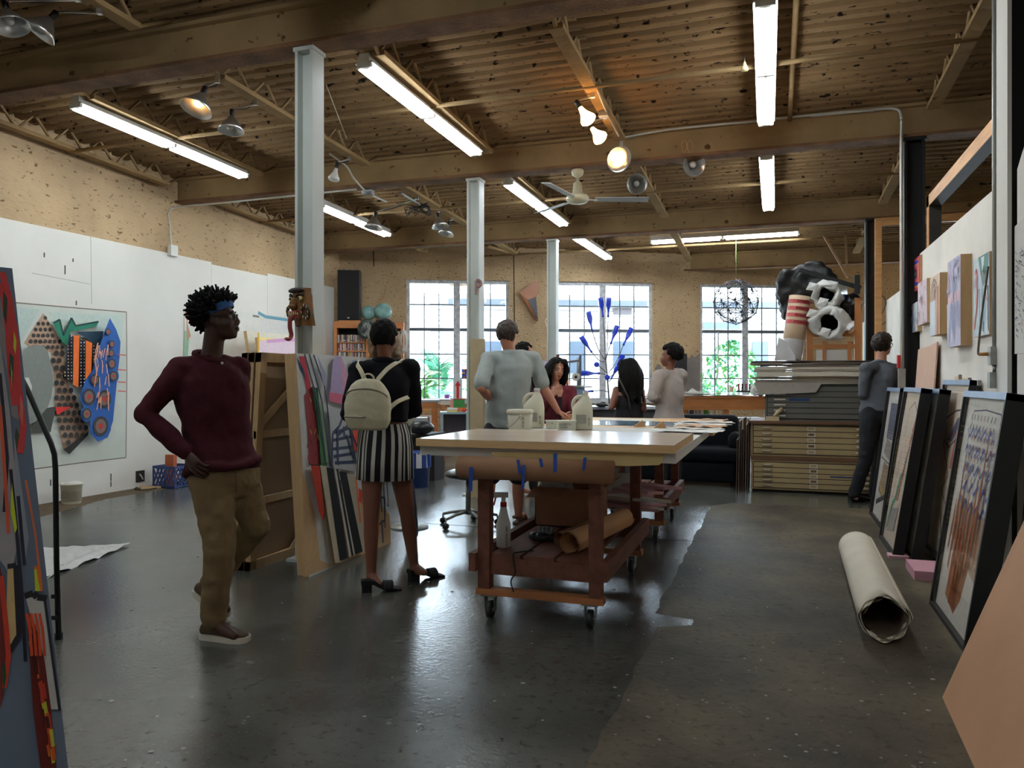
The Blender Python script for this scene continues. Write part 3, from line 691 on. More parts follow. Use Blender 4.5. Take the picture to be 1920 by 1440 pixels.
# hair: short twists
hr = MB(); rnd = random.Random(5)
for i in range(1000):
    z = rnd.uniform(-.75, 1); q = rnd.uniform(0, 6.283); rr = math.sqrt(1-z*z); d = V((rr*math.cos(q), rr*math.sin(q), z))
    if d.y > .30 and z < .50: continue
    if d.y > -.05 and z < .12: continue
    if d.y > -.5 and z < -.35: continue
    p = V((d.x*.074, -.012+d.y*.092, .028+d.z*.086)); l = rnd.uniform(.03, .052)*(1.0 if z > -.2 else .6)
    b = V((d.x, d.y-.1, d.z*.9+.12)).normalized(); s = V((rnd.uniform(-1, 1), rnd.uniform(-1, 1), rnd.uniform(-1, 1)))*.014
    hr.tube([hc + Rm @ p, hc + Rm @ (p + b*l*.55 + s*.6), hc + Rm @ (p + b*l + s*1.6)], [.011, .0095, .005], m_hair_bk, 5)
hr.out('hair', t, fix=False)
hb = MB(); m_band = M('blue_bandana', (52, 94, 150), .8, var=.45, scale=45)
ring = []; 
for i in range(28):
    q = 2*math.pi*i/28; ring.append((math.sin(q), math.cos(q)))
vs = []
for (x, y) in ring:
    lift = .036*y + .012
    for (dz_, g) in ((-.026, 1.0), (0, 1.035), (.028, 1.0)):
        zz = .030+lift+dz_; rr = math.sqrt(max(.2, 1-((zz-.025)/.1)**2)); vs.append(hc + Rm @ V((x*.0815*g*rr**.5, -.010+y*.1015*g*rr**.5, zz)))
fs = [(i*3+q, i*3+q+1, ((i+1) % 28)*3+q+1, ((i+1) % 28)*3+q) for i in range(28) for q in (0, 1)]
hb.add(vs, fs, m_band, True); hb.ball(hc + Rm @ V((0, -.108, .0)), (.022, .018, .018), M('bandana_tan', (150, 128, 100), .8, var=.4, scale=50)); hb.out('headband', t)
eyes(t, hc, Rm, 1.0, lip=(62, 36, 32))
gs = MB(); mk = flat((14, 13, 13), .3)
for s in (-1, 1):
    cc = hc + Rm @ V((s*.033, .095, -.004)); gs.tube([cc + Rm @ V((.021*math.cos(q), -.006*abs(math.cos(q)), .017*math.sin(q))) for q in [2*math.pi*i/14 for i in range(14)]], .0032, mk, 6, closed=True)
    gs.tube([hc + Rm @ V((s*.054, .090, .004)), hc + Rm @ V((s*.083, .05, .006)), hc + Rm @ V((s*.084, -.01, .0))], .0032, mk, 6)
gs.tube([hc + Rm @ V((-.012, .098, .0)), hc + Rm @ V((.012, .098, .0))], .003, mk, 6); gs.out('glasses', t)

# --- woman with the cream backpack
Z = 4.9
j = JP(dict(head=(721, 634, 4.92), sL=(672, 697, 4.9), sR=(768, 692, 4.98), eL=(655, 775, 4.80), eR=(776, 768, 5.08), wL=(690, 792, 5.12), wR=(752, 775, 5.30),
            hL=(699, 842, 4.9), hR=(744, 842, 4.94), kL=(696, 975, 4.84), kR=(764, 968, 5.0), aL=(696, 1072, 4.84), aR=(776, 1058, 5.06), tL=(712, 1097, 4.80), tR=(796, 1074, 5.0)), Z)
f = (FW*.96 + RT*.22).normalized(); hf = (FW*.97 + RT*.24 - UP*.10).normalized()
m_blk = M('black_knit', (20, 20, 25), .9, var=.15, spec=.15, bump=.3, bscale=60)
t, hc, Rm = human('woman seen from behind in a black top and striped skirt, cream backpack on', j, f, hf, m_skin_br, .96, [('R', FW, UP, .5, 1), ('L', FW, UP, .5, -1)], female=True, voxel=.010)
sw = MB(); torso(sw, j, f, .97, .020, m_blk, .30, 1.13, .012, True)
for s in 'RL': sleeve(sw, j, s, .92, .016, m_blk, .96)
cloth(sw, t, 'top', m_blk, .011, 4, .006, 9)
co_ = MB(); nb = (j['sL']+j['sR'])/2 + UP*.05; cs = f.cross(UP)
co_.tube([nb + f*(.055*math.cos(q)) + cs*.068*math.sin(q) - UP*.015*math.cos(q) for q in [2*math.pi*i/18 for i in range(18)]], .022, m_blk, 8, closed=True); co_.out('collar', t)
# skirt: vertical stripes of unequal width
sk = MB(); ms = (M('skirt_black', (18, 18, 22), .85, var=.1), M('skirt_white', (206, 202, 192), .85, var=.06)); a = (j['hL']+j['hR'])/2; sd = RT*.98 - f*.0; sd = (f.cross(UP)).normalized()
N = 90; pat = []; rnd = random.Random(3)
while len(pat) < N:
    pat += [0]*rnd.choice((2, 3, 3)) + [1]*rnd.choice((1, 2, 3)) + ([0, 1] if rnd.random() < .5 else [])
rows = [(.165, .150, .108), (.10, .172, .120), (.02, .182, .134), (-.08, .184, .150), (-.19, .186, .158), (-.192, .178, .150), (-.12, .172, .14)]
vs = []
for (z, rx, ry) in rows:
    for i in range(N):
        q = 2*math.pi*i/N; wv = 1+.018*math.sin(q*9+z*6); vs.append(a + UP*z + sd*rx*wv*math.cos(q) + f*ry*wv*math.sin(q))
for c_ in (0, 1):
    fs = [(r*N+i, r*N+(i+1) % N, (r+1)*N+(i+1) % N, (r+1)*N+i) for r in range(len(rows)-1) for i in range(N) if pat[i] == c_]
    sk.add(vs, fs, ms[c_], True)
sk.out('skirt', t, fix=False)
hair_cap(t, hc, Rm, .96, m_hair_bk, n=300, grow=1.05, low=-.045, lump=.006, r=.013)
# mules with block heels
m_mule = M('black_suede', (16, 15, 15), .7, var=.1)
for (px, py, tx, ty, an) in ((683, 1110, 722, 1098, 'L'), (772, 1089, 803, 1074, 'R')):
    h0 = H(px, py); d = (H(tx+6, ty+9)-h0); d.z = 0; d.normalize(); s = d.cross(UP); mu = MB()
    mu.prism([h0 - d*.015 + s*.028, h0 + d*.045 + s*.03, h0 + d*.045 - s*.03, h0 - d*.015 - s*.028], UP*.078, m_mule)
    pr = [h0 - d*.02 + UP*.075, h0 + d*.06 + UP*.075, h0 + d*.12 + UP*.03, h0 + d*.23 + UP*.012, h0 + d*.23, h0 + d*.12 + UP*.012, h0 + d*.055 + UP*.05, h0 - d*.02 + UP*.05]
    mu.prism([p - s*.038 for p in pr], s*.076, m_mule)
    [mu.tube(arc(h0 + d*u_ + UP*.015, .044, 0, math.pi, 10, s, UP*.95), .010, m_mule, 6) for u_ in (.125, .14, .155, .17)]
    mu.out('mule', t)
# --- cream backpack: hangs from her, a thing of its own
m_cream = M('cream_leather', (206, 198, 168), .5, var=.06, bump=.2, bscale=30); 
c0 = P(690, 758, 4.63); up = (UP + FW*.04).normalized(); sd = (RT*.985 + f*.05 + UP*-.02).normalized(); bk = -f
B = thing('backpack', 'cream leather backpack worn on the back of the woman in the striped skirt', 'backpack', c0 - UP*.16)
bp_ = MB(); secs = []
for z, w_, d_ in ((-.158, .085, .04), (-.145, .115, .062), (-.09, .135, .078), (0, .138, .074), (.07, .125, .066), (.115, .10, .054), (.145, .07, .04), (.155, .04, .025)): secs.append((c0 + up*z, w_, d_, sd, bk))
loft(bp_, secs, m_cream, 24); r = remesh(bp_, .009, 2, .003, 14); r.mats = [m_cream]; body = r.out('bag_body', B, fix=False)
zp = MB(); mz = M('zip_metal', (150, 144, 126), .4, .6)
zp.tube([c0 + up*(.045 + .05*math.sin(q)) + sd*.122*math.cos(q) + bk*(.02+.042*math.sin(q)) for q in [math.pi*i/14 for i in range(15)]], .0045, mz, 6)
zp.tube([c0 - up*.075 + sd*.135*math.cos(q) + bk*.083*math.sin(q) for q in [math.pi*(.05+.55*i/14) + math.pi*.4 for i in range(15)]], .005, mz, 6); zp.out('zip', B)
for pts in (((684, 712, 4.66), (676, 694, 4.68), (670, 684, 4.76), (672, 678, 4.9)), ((708, 712, 4.68), (726, 692, 4.72), (744, 680, 4.80), (756, 676, 4.95)), ((724, 772, 4.70), (744, 754, 4.73), (765, 745, 4.85))):
    st = MB(); q = spline([P(*p) for p in pts], 5)
    for a_, b_ in zip(q, q[1:]): st.bar(a_, b_ + (b_-a_)*.15, .026, .008, m_cream, bk)
    st.out('strap', B)
hd = MB(); hd.tube(arc(c0 + up*.15, .035, 0, math.pi, 8, sd, up), .006, m_cream, 6); hd.out('grab_handle', B)

# --- person talking to her, mostly hidden: ash curls and a pale sleeve
j = JP(dict(head=(722, 642), sR=(676, 702), sL=(768, 698), eR=(668, 772), eL=(777, 765), wR=(690, 800, 5.8), wL=(752, 800, 5.8), hR=(702, 850), hL=(746, 850), kR=(694, 935), kL=(764, 935), aR=(694, 1000), aL=(774, 1000), tR=(694, 1015, 5.98), tL=(776, 1015, 5.98)), 6.15)
j['aR'].z = j['aL'].z = .09; j['tR'].z = j['tL'].z = .03
t, hc, Rm = human('person with ash curly hair, mostly hidden behind the woman with the backpack', j, TC, TC, m_skin_lt, .95, [('R', V((RT*.5 - UP*.2)), TC, .5, -1), ('L', V((-RT*.5 - UP*.2)), TC, .5, 1)], female=True, voxel=.016)
sw = MB(); mm = M('pale_sage_shirt', (176, 176, 160), .85, var=.15, scale=20); torso(sw, j, TC, .97, .02, mm, -.08, 1.13, .01, True)
for s in 'RL': sleeve(sw, j, s, .9, .018, mm)
cloth(sw, t, 'shirt', mm, .014); tr = MB(); mm = M('dark_jeans', (40, 44, 58), .9, var=.15); torso(tr, j, TC, .95, .02, mm, -.2, .2, 0, True)
for s in 'RL': limb(tr, [j['h'+s], j['k'+s], j['a'+s]], [.098, .07, .05], mm)
cloth(tr, t, 'jeans', mm, .015); hair_strands(t, hc, Rm, 1.0, m_hair_bl, n=110, L=.2, w=.012, wave=.06, seed=9); eyes(t, hc, Rm, .95)

# --- man in the pale grey T-shirt leaning on the table
Z = 7.0
j = JP(dict(head=(952, 628, 7.0), sL=(914, 674, 6.95), sR=(1000, 672, 7.05), eL=(902, 728, 6.75), eR=(1020, 727, 7.05), wL=(930, 760, 7.15), wR=(1047, 772, 6.98),
            hL=(928, 810, 7.0), hR=(972, 810, 7.05), kL=(918, 905, 6.95), kR=(972, 905, 7.1), aL=(912, 968, 6.98), aR=(972, 968, 7.1), tL=(918, 985, 7.2), tR=(985, 985, 7.3)), Z)
for s in 'LR': j['a'+s].z = .09; j['t'+s].z = .035
f = (FW*.93 + RT*.36).normalized(); hf = (FW*.82 + RT*.5 - UP*.28).normalized()
m_tee = M('pale_grey_jersey', (164, 172, 170), .9, var=.05, scale=4, bump=.3, bscale=14, spec=.15)
t, hc, Rm = human('man in a pale grey T-shirt seen from behind, leaning one hand on the table', j, f, hf, m_skin_tan, 1.04, [('R', (RT*.75 + UP*-.35 + TC*.1), (-UP*.9 + RT*-.2), .3, -1), ('L', RT, TC, .5, 1)], belly=.02, voxel=.011)
sw = MB(); torso(sw, j, f, 1.04, .034, m_tee, .06, 1.13, .025)
for s in 'RL': sleeve(sw, j, s, .42, .010, m_tee, 1.06)
cloth(sw, t, 't_shirt', m_tee, .012, 4, .010, 7)
nk = MB(); nb = (j['sL']+j['sR'])/2 + UP*.055; cs = f.cross(UP); nk.tube([nb + f*(.075*math.cos(q)) + cs*.08*math.sin(q) - UP*.02*math.cos(q) for q in [2*math.pi*i/18 for i in range(18)]], .011, m_tee, 6, closed=True); nk.out('neckband', t)
sh = MB(); mm = M('charcoal_shorts', (38, 36, 40), .9, var=.15); torso(sh, j, f, 1.04, .016, mm, -.2, .3, .02)
for s in 'RL': limb(sh, [j['h'+s], j['h'+s].lerp(j['k'+s], .85)], [.115, .10], mm)
cloth(sh, t, 'shorts', mm, .014)
hair_cap(t, hc, Rm, 1.04, m_hair_br, n=260, grow=1.06, low=-.05, lump=.008)
gs = MB(); gs.tube([hc + Rm @ V((-.087, -.005, .0)), hc + Rm @ V((-.085, .05, .004)), hc + Rm @ V((-.058, .1, .0))], .003, mk, 6); gs.out('glasses', t)
for s in 'LR':
    a_ = V(j['a'+s]); d = V((j['t'+s]-a_)); d.z = 0; d.normalize(); a_.z = 0; sn = MB(); sdv = d.cross(UP); mm = flat((96, 66, 44))
    sn.prism([a_ - d*.07 + sdv*.035, a_ + d*.1 + sdv*.05, a_ + d*.2 + sdv*.03, a_ + d*.2 - sdv*.03, a_ + d*.1 - sdv*.05, a_ - d*.07 - sdv*.035], UP*.02, mm)
    sn.tube(arc(a_ + d*.11 + UP*.02, .048, 0, math.pi, 8, sdv, UP), .012, mm, 6); sn.tube(arc(a_ - d*.01 + UP*.06, .048, 0, 2*math.pi, 10, sdv, d), .010, mm, 6); sn.out('sandal', t)

# --- someone behind him, only dark hair showing
j = JP(dict(head=(984, 662), sL=(966, 702), sR=(1006, 702), eL=(962, 745), eR=(1010, 745), wL=(972, 780), wR=(1004, 780), hL=(975, 790), hR=(1000, 790), kL=(975, 850), kR=(1000, 850), aL=(975, 900), aR=(1000, 900), tL=(975, 912), tR=(1000, 912)), 8.9)
for s in 'LR': j['a'+s].z = .09; j['t'+s].z = .03; j['t'+s] = j['t'+s] + RT*.1
t, hc, Rm = human('person with short dark hair in dark clothes, hidden behind the man in the T-shirt', j, RT, RT, m_skin_tan, .98, [('R', -UP, RT, .4, 1), ('L', -UP, RT, .4, -1)], voxel=.018)
sw = MB(); mm = M('black_cotton', (26, 25, 28), .9, var=.1); torso(sw, j, RT, 1, .02, mm, -.08, 1.13)
for s in 'RL': sleeve(sw, j, s, .9, .016, mm)
cloth(sw, t, 'shirt', mm, .016); tr = MB(); torso(tr, j, RT, 1, .014, mm, -.2, .2)
for s in 'RL': limb(tr, [j['h'+s], j['k'+s], j['a'+s]], [.1, .075, .055], mm)
cloth(tr, t, 'trousers', mm, .016); hair_cap(t, hc, Rm, 1.0, m_hair_bk, n=160)

# --- woman with dark curls facing the camera, hand raised
j = JP(dict(head=(1044, 692, 8.0), sR=(1010, 735, 8.0), sL=(1070, 734, 8.05), eR=(1004, 790, 7.85), eL=(1078, 786, 7.9), wR=(1040, 762, 7.72), wL=(1062, 790, 7.75), hR=(1026, 822, 8.05), hL=(1058, 822, 8.05), kR=(1026, 895, 8.0), kL=(1058, 895, 8.0), aR=(1026, 940, 8.05), aL=(1058, 940, 8.05), tR=(1024, 950, 7.85), tL=(1060, 950, 7.85)), 8)
j['wR'] = P(1037, 741, 7.66); j['wL'] = P(1056, 783, 7.62)
for s in 'LR': j['a'+s].z = .09; j['t'+s].z = .03
f = (TC*.95 + RT*.3).normalized(); hf = (TC*.90 + RT*.36 - UP*.16).normalized()
t, hc, Rm = human('woman with long dark curls in a maroon cardigan, facing us with a hand raised', j, f, hf, m_skin_lt, .93, [('R', (UP*.72 + RT*.62 + TC*.2), (FW*.6 + RT*.2), .12, 1), ('L', RT + TC*.5, FW, .4, 1)], female=True, voxel=.010, hup=(UP + RT*.12).normalized())
mm = M('maroon_cardigan', (112, 40, 54), .9, var=.1, scale=10, bump=.2); sw = MB(); torso(sw, j, f, .95, .020, mm, -.2, .97, .0, True)
for s in 'RL': sleeve(sw, j, s, .9, .014, mm, .95)
cloth(sw, t, 'cardigan', mm, .012, 4, .006)
a_ = (j['sL']+j['sR'])/2; vn = MB(); vn.poly([a_ + f*.135 + UP*.02 + f.cross(UP)*.045, a_ + f*.14 + UP*.02 - f.cross(UP)*.045, a_ + f*.155 - UP*.10], m_skin_lt); vn.poly([a_ + f*.158 - UP*.05 + f.cross(UP)*.02, a_ + f*.158 - UP*.05 - f.cross(UP)*.02, a_ + f*.165 - UP*.30 - f.cross(UP)*.02, a_ + f*.165 - UP*.30 + f.cross(UP)*.02], flat((24, 22, 28))); vn.out('neckline', t)
tr = MB(); mm = M('dark_jeans', (40, 44, 58)); torso(tr, j, f, .93, .012, mm, -.2, .1, 0, True)
for s in 'RL': limb(tr, [j['h'+s], j['k'+s], j['a'+s]], [.095, .068, .05], mm)
cloth(tr, t, 'jeans', mm, .015); hair_strands(t, hc, Rm, 1.0, m_hair_bk, n=170, L=.34, w=.011, wave=.05, seed=4); eyes(t, hc, Rm, .93)

# --- woman with long hair in a black sundress, from behind
j = JP(dict(head=(1178, 692), sL=(1156, 732), sR=(1202, 735), eL=(1146, 765, 8.5), eR=(1208, 768, 8.55), wL=(1160, 752, 8.75), wR=(1190, 752, 8.8), hL=(1166, 810), hR=(1192, 810), kL=(1166, 870), kR=(1192, 870), aL=(1166, 905), aR=(1192, 905), tL=(1164, 915, 8.85), tR=(1194, 915, 8.85)), 8.6)
for s in 'LR': j['a'+s].z = .09; j['t'+s].z = .03
f = (FW*.85 - RT*.5).normalized()
t, hc, Rm = human('woman with long dark hair in a black strappy dress, seen from behind', j, f, (FW*.7 - RT*.7).normalized(), m_skin_br, .94, [('R', -RT + FW*.2, FW, .4, 1), ('L', RT + FW*.2, FW, .4, -1)], female=True, voxel=.013)
dr = MB(); mm = M('black_dress', (26, 26, 32), .9, var=.1, bump=.3, bscale=14); torso(dr, j, f, .96, .014, mm, .06, .88, 0, True)
a_ = (j['hL']+j['hR'])/2; sd = f.cross(UP).normalized(); loft(dr, [(a_ + UP*z, r_, r_*.8, sd, f) for z, r_ in ((-.35, .30), (-.15, .26), (.05, .22), (.2, .17), (.3, .14))], mm)
cloth(dr, t, 'dress', mm, .014, 3, .012, 8)
for s in 'LR':
    q = MB(); b_ = (j['sL']+j['sR'])/2; p0 = b_.lerp(j['s'+s], .55); q.tube(spline([p0 - f*.11 - UP*.13, p0 - f*.09, p0 + UP*.055, p0 + f*.09 - UP*.03], 4), .007, flat((196, 176, 140)), 6); q.out('dress_strap', t)
hair_strands(t, hc, Rm, 1.0, m_hair_bk, n=170, L=.42, w=.012, wave=.05, seed=8); eyes(t, hc, Rm, .94, lip=(104, 54, 48))
bg_ = MB(); p0 = P(1200, 722, 8.45); bg_.tube([P(1160, 708, 8.42), P(1178, 745, 8.38), P(1184, 782, 8.4)], .009, flat((70, 58, 52)), 6); bg_.out('bag_strap', t)

# --- woman in a grey tunic with folded arms
j = JP(dict(head=(1256, 668), sL=(1236, 706, 8.3), sR=(1276, 704, 8.5), eL=(1224, 744, 8.25), eR=(1272, 748, 8.65), wL=(1238, 748, 8.6), wR=(1232, 742, 8.65), hL=(1242, 800), hR=(1268, 800), kL=(1242, 868), kR=(1268, 868), aL=(1242, 920), aR=(1268, 920), tL=(1226, 930), tR=(1252, 930)), 8.4)
for s in 'LR': j['a'+s].z = .09; j['t'+s].z = .03
f = (FW*.72 - RT*.7).normalized(); hf = (-RT*.93 + FW*.35 + UP*.03).normalized()
t, hc, Rm = human('woman with cropped dark curls in a pale grey tunic, arms folded, looking left', j, f, hf, m_skin_br, .96, [('R', -RT, FW, .4, 1), ('L', RT, FW, .4, -1)], female=True, voxel=.012)
mm = M('grey_tunic', (182, 172, 166), .9, var=.06, scale=6, bump=.3, bscale=16); sw = MB(); torso(sw, j, f, .96, .020, mm, .06, 1.13, .01, True)
a_ = (j['hL']+j['hR'])/2; sd = f.cross(UP).normalized(); loft(sw, [(a_ + UP*z, r_, r_*.82, sd, f) for z, r_ in ((-.22, .215), (-.1, .205), (.1, .185), (.25, .155))], mm)
for s in 'RL': sleeve(sw, j, s, .93, .014, mm, 1.13)
cloth(sw, t, 'tunic', mm, .012, 4, .009, 8)
tr = MB(); mm = M('dark_leggings', (36, 36, 44))
for s in 'RL': limb(tr, [j['h'+s], j['k'+s], j['a'+s]], [.09, .062, .045], mm)
cloth(tr, t, 'leggings', mm, .015)
hr = MB(); rnd = random.Random(11)
for i in range(420):
    z = rnd.uniform(-.6, 1); q = rnd.uniform(0, 6.283); rr = math.sqrt(1-z*z); d = V((rr*math.cos(q), rr*math.sin(q), z))
    if d.y > .35 and z < .5: continue
    if d.y > -.1 and z < .0: continue
    hr.ball(hc + Rm @ V((d.x*.092, -.028+d.y*.105, .035+d.z*.1)), rnd.uniform(.018, .03), m_hair_bk, None, 6, 5)
r = remesh(hr, .008, 1); r.mats = [m_hair_bk]; r.out('hair', t, fix=False); eyes(t, hc, Rm, .96, lip=(104, 54, 48))
er = MB(); er.tube(arc(hc + Rm @ V((-.092, -.005, -.06)), .016, 0, 6.28, 12, Rm @ V((0, 1, 0)), UP), .002, m_steel, 5); er.out('earring', t)

# --- man in grey shirt by the framed pictures, from behind
j = JP(dict(head=(1655, 646, 8.25), sL=(1624, 690, 8.15), sR=(1676, 692, 8.35), eL=(1618, 738, 8.2), eR=(1686, 740, 8.45), wL=(1640, 762, 8.5), wR=(1678, 755, 8.65), hL=(1632, 778, 8.2), hR=(1656, 778, 8.28), kL=(1624, 858, 8.2), kR=(1650, 850, 8.35), aL=(1602, 925, 8.28), aR=(1640, 925, 8.6), tL=(1606, 934, 8.26), tR=(1645, 928, 8.6)), 8.25)
f = (FW*.75 + RT*.65).normalized(); hf = (RT*.9 + FW*.42).normalized()
t, hc, Rm = human('man in a grey shirt and dark trousers, back turned, beside the framed pictures', j, f, hf, m_skin_lt, 1.0, [('R', RT, TC, .4, 1), ('L', RT + FW, TC, .4, -1)], voxel=.012)
mm = M('grey_shirt', (98, 102, 110), .85, var=.08, scale=7, bump=.4, bscale=16); sw = MB(); torso(sw, j, f, 1.0, .020, mm, .06, 1.13)
for s in 'RL': sleeve(sw, j, s, .92, .012, mm)
cloth(sw, t, 'shirt', mm, .012, 4, .009, 8)
co_ = MB(); nb = (j['sL']+j['sR'])/2 + UP*.06; cs = f.cross(UP); co_.tube([nb + f*(.06*math.cos(q)) + cs*.068*math.sin(q) - UP*.02*math.cos(q) for q in [2*math.pi*i/16 for i in range(16)]], .017, mm, 8, closed=True); co_.out('collar', t)
tr = MB(); mm = M('charcoal_trousers', (34, 35, 40), .9, var=.1, bump=.3, bscale=14); torso(tr, j, f, 1.0, .014, mm, -.2, .1)
for s in 'RL': limb(tr, [j['h'+s], j['h'+s].lerp(j['k'+s], .4), j['k'+s], j['a'+s]], [.105, .098, .075, .066], mm)
cloth(tr, t, 'trousers', mm, .013, 3, .008)
for s, (px, py) in (('L', (1592, 941)), ('R', (1640, 930))):
    h0 = H(px, py); d = (RT*.9 + FW*.25).normalized(); foot_shoe(t, h0, h0 + d*.27, UP, 1.0, flat((20, 19, 19), .4), flat((16, 15, 15)))
hair_cap(t, hc, Rm, 1.0, M('hair_dark_brown', (40, 28, 22), .6, var=.2), n=300, grow=1.1, low=-.075, lump=.012, r=.017)
eyes(t, hc, Rm, 1.0)
gs = MB()
for s in (-1, 1):
    cc = hc + Rm @ V((s*.033, .095, -.004)); gs.tube([cc + Rm @ V((.021*math.cos(q), -.006*abs(math.cos(q)), .017*math.sin(q))) for q in [2*math.pi*i/14 for i in range(14)]], .003, mk, 6, closed=True)
    gs.tube([hc + Rm @ V((s*.054, .090, .004)), hc + Rm @ V((s*.083, .05, .006)), hc + Rm @ V((s*.084, -.01, .0))], .003, mk, 6)
gs.out('glasses', t)
# ------------------------------------------------------------------ lettering
def text(body, p, u, v, size, m, parent=None, name='lettering', align='LEFT', squash=1.0):
    cu = bpy.data.curves.new(name, 'FONT'); cu.body = body; cu.size = size; cu.extrude = .0006; cu.align_x = align; cu.materials.append(m)
    o = bpy.data.objects.new(name, cu); C.objects.link(o); dg = bpy.context.evaluated_depsgraph_get(); dg.update(); me = bpy.data.meshes.new_from_object(o.evaluated_get(dg)); bpy.data.objects.remove(o)
    o = bpy.data.objects.new(name, me); C.objects.link(o); u = V(u).normalized(); v = V(v).normalized(); n = u.cross(v)
    mw = Matrix.Translation(V(p)) @ Matrix((u*squash, v, n)).transposed().to_4x4()
    if parent:
        o.parent = parent; mw = Matrix.Translation(-ORG[parent.name]) @ mw
    o.matrix_local = mw; return o
# ------------------------------------------------------------------ rolling work tables
m_tw = M('table_redwood', (112, 66, 50), .7, var=.3, scale=3, stretch=(6, 1, 6), bump=.2, bscale=20)
m_two = M('table_orange_pine', (170, 108, 64), .65, var=.2, scale=3, stretch=(1, 6, 6))
m_ply = M('maple_panel', (224, 200, 176), .15, var=.10, scale=1.6, stretch=(1, 7, 1)); m_pine2 = M('pale_pine_edge', (220, 182, 130), .6, var=.12, scale=4, stretch=(1, 8, 8))
m_foam = M('white_foam_board', (206, 204, 198), .7, var=.05); m_kraft = M('kraft_paper', (196, 150, 104), .75, var=.07, scale=5); m_kraftd = M('brown_kraft', (150, 110, 80), .8, var=.1, scale=5)
m_manila = M('manila_paper', (214, 190, 134), .75, var=.06); m_tape = M('blue_tape', (34, 78, 168), .6, var=.1)
m_rub = M('caster_rubber', (28, 28, 30), .5); m_paper = M('white_paper', (222, 220, 212), .7, var=.05, scale=8)
def caster(t, c, r=.05):
    cs = MB(); x, y = c
    cs.b2((x-.045, y-.04, .128), (x+.045, y+.04, .134), m_steel)
    for s in (-1, 1): cs.prism([(x+s*.026, y-.03, .128), (x+s*.026, y+.03, .128), (x+s*.026, y+.012, .045), (x+s*.026, y-.012, .045)], (s*.004, 0, 0), m_steel)
    o = cs.out('caster', t)
    wh = MB(); wh.lathe([(r-.012, -.017), (r, -.012), (r, .012), (r-.012, .017)], (x, y, r), m_rub, 20, Matrix.Rotation(math.pi/2, 3, 'Y'))
    wh.lathe([(.018, -.02), (.018, .02)], (x, y, r), m_steel, 10, Matrix.Rotation(math.pi/2, 3, 'Y')); wh.out('wheel', o)
LXa, LXb = -1.525, -.895
def rolling_table(ya, yb, label, top):
    t = thing('rolling_work_table', label, 'table', ((LXa+LXb)/2, (ya+yb)/2, 0))
    for x in (LXa, LXb):
        for y in (ya, yb):
            l = MB(); l.b2((x-.034, y-.034, .17), (x+.034, y+.034, top-.09), m_tw); l.out('leg', t); caster(t, (x + (.03 if x < -1 else -.03), y))
    for x, s in ((LXa, -1), (LXb, 1)):
        r = MB(); xx = x+s*(.034+.02); r.b2((xx-.02, ya-.07, .27), (xx+.02, yb+.1, .37), m_tw); r.out('side_rail', t)
        r = MB(); r.b2((x-.02, ya-.05, top-.09), (x+.02, yb+.2, top-.002), m_tw); r.out('top_rail', t)
    for y in (ya, yb):
        r = MB(); r.b2((LXa-.045, y-.036, .135), (LXb+.045, y+.036, .17), m_two); r.out('foot_board', t)
        r = MB(); r.b2((LXa+.034, y-.02, .25), (LXb-.034, y+.02, .345), m_tw); r.out('end_rail', t)
    for i in range(3):
        pl = MB(); x0 = LXa+.04+i*.19; pl.b2((x0, ya-.02, .347), (x0+.17, yb+.03, .365), m_tw); pl.out('shelf_plank', t)
    return t
T1 = rolling_table(3.99, 5.22, 'rolling wooden work table nearest us, with kraft rolls and box on its shelf', .90)
tp = MB(); tp.b2((-1.90, 3.93, .902), (-.47, 6.0, .955), m_foam); tp.out('tabletop', T1)
T2 = rolling_table(6.36, 7.42, 'second rolling work table, standing behind the near one with papers on top', .90)
tp = MB(); tp.b2((-1.86, 6.02, .902), (-.44, 7.6, .955), m_pine2); tp.out('tabletop', T2)
# manila paper hanging over the front edge, taped
sk = MB(); e = [(922, 852), (938, 862), (950, 866), (985, 868), (1042, 862), (1046, 872), (1100, 872), (1180, 874), (1236, 872), (1243, 866)]
top = [(px, 851 - (px-922)*.0 + 0) for px, _ in e]
a = [YW(px, 847.0+(px-922)*.004, 3.922) for px, _ in e]; b = [YW(*q, 3.915) for q in e]
for i in range(len(e)-1): sk.prism([a[i], a[i+1], b[i+1], b[i]], (0, .002, 0), m_manila)
tag(sk.out('manila_paper_sheet'), 'torn manila paper hanging over the front edge of the near work table', 'paper')
# maple panel lying on top
pn = thing('cradled_painting', 'maple cradled panel with a glossy top lying at the near end of the table', 'panel', (-1.19, 4.36, .957))
q = MB(); q.b2((-1.905, 3.885, .957), (-.472, 4.83, .996), m_pine2); q.out('cradle', pn)
q = MB(); q.b2((-1.905, 3.885, .9962), (-.472, 4.83, .999), m_ply); q.out('face', pn)
gl_ = M('glossy_wash', (205, 190, 172), .08, var=.1, scale=3)
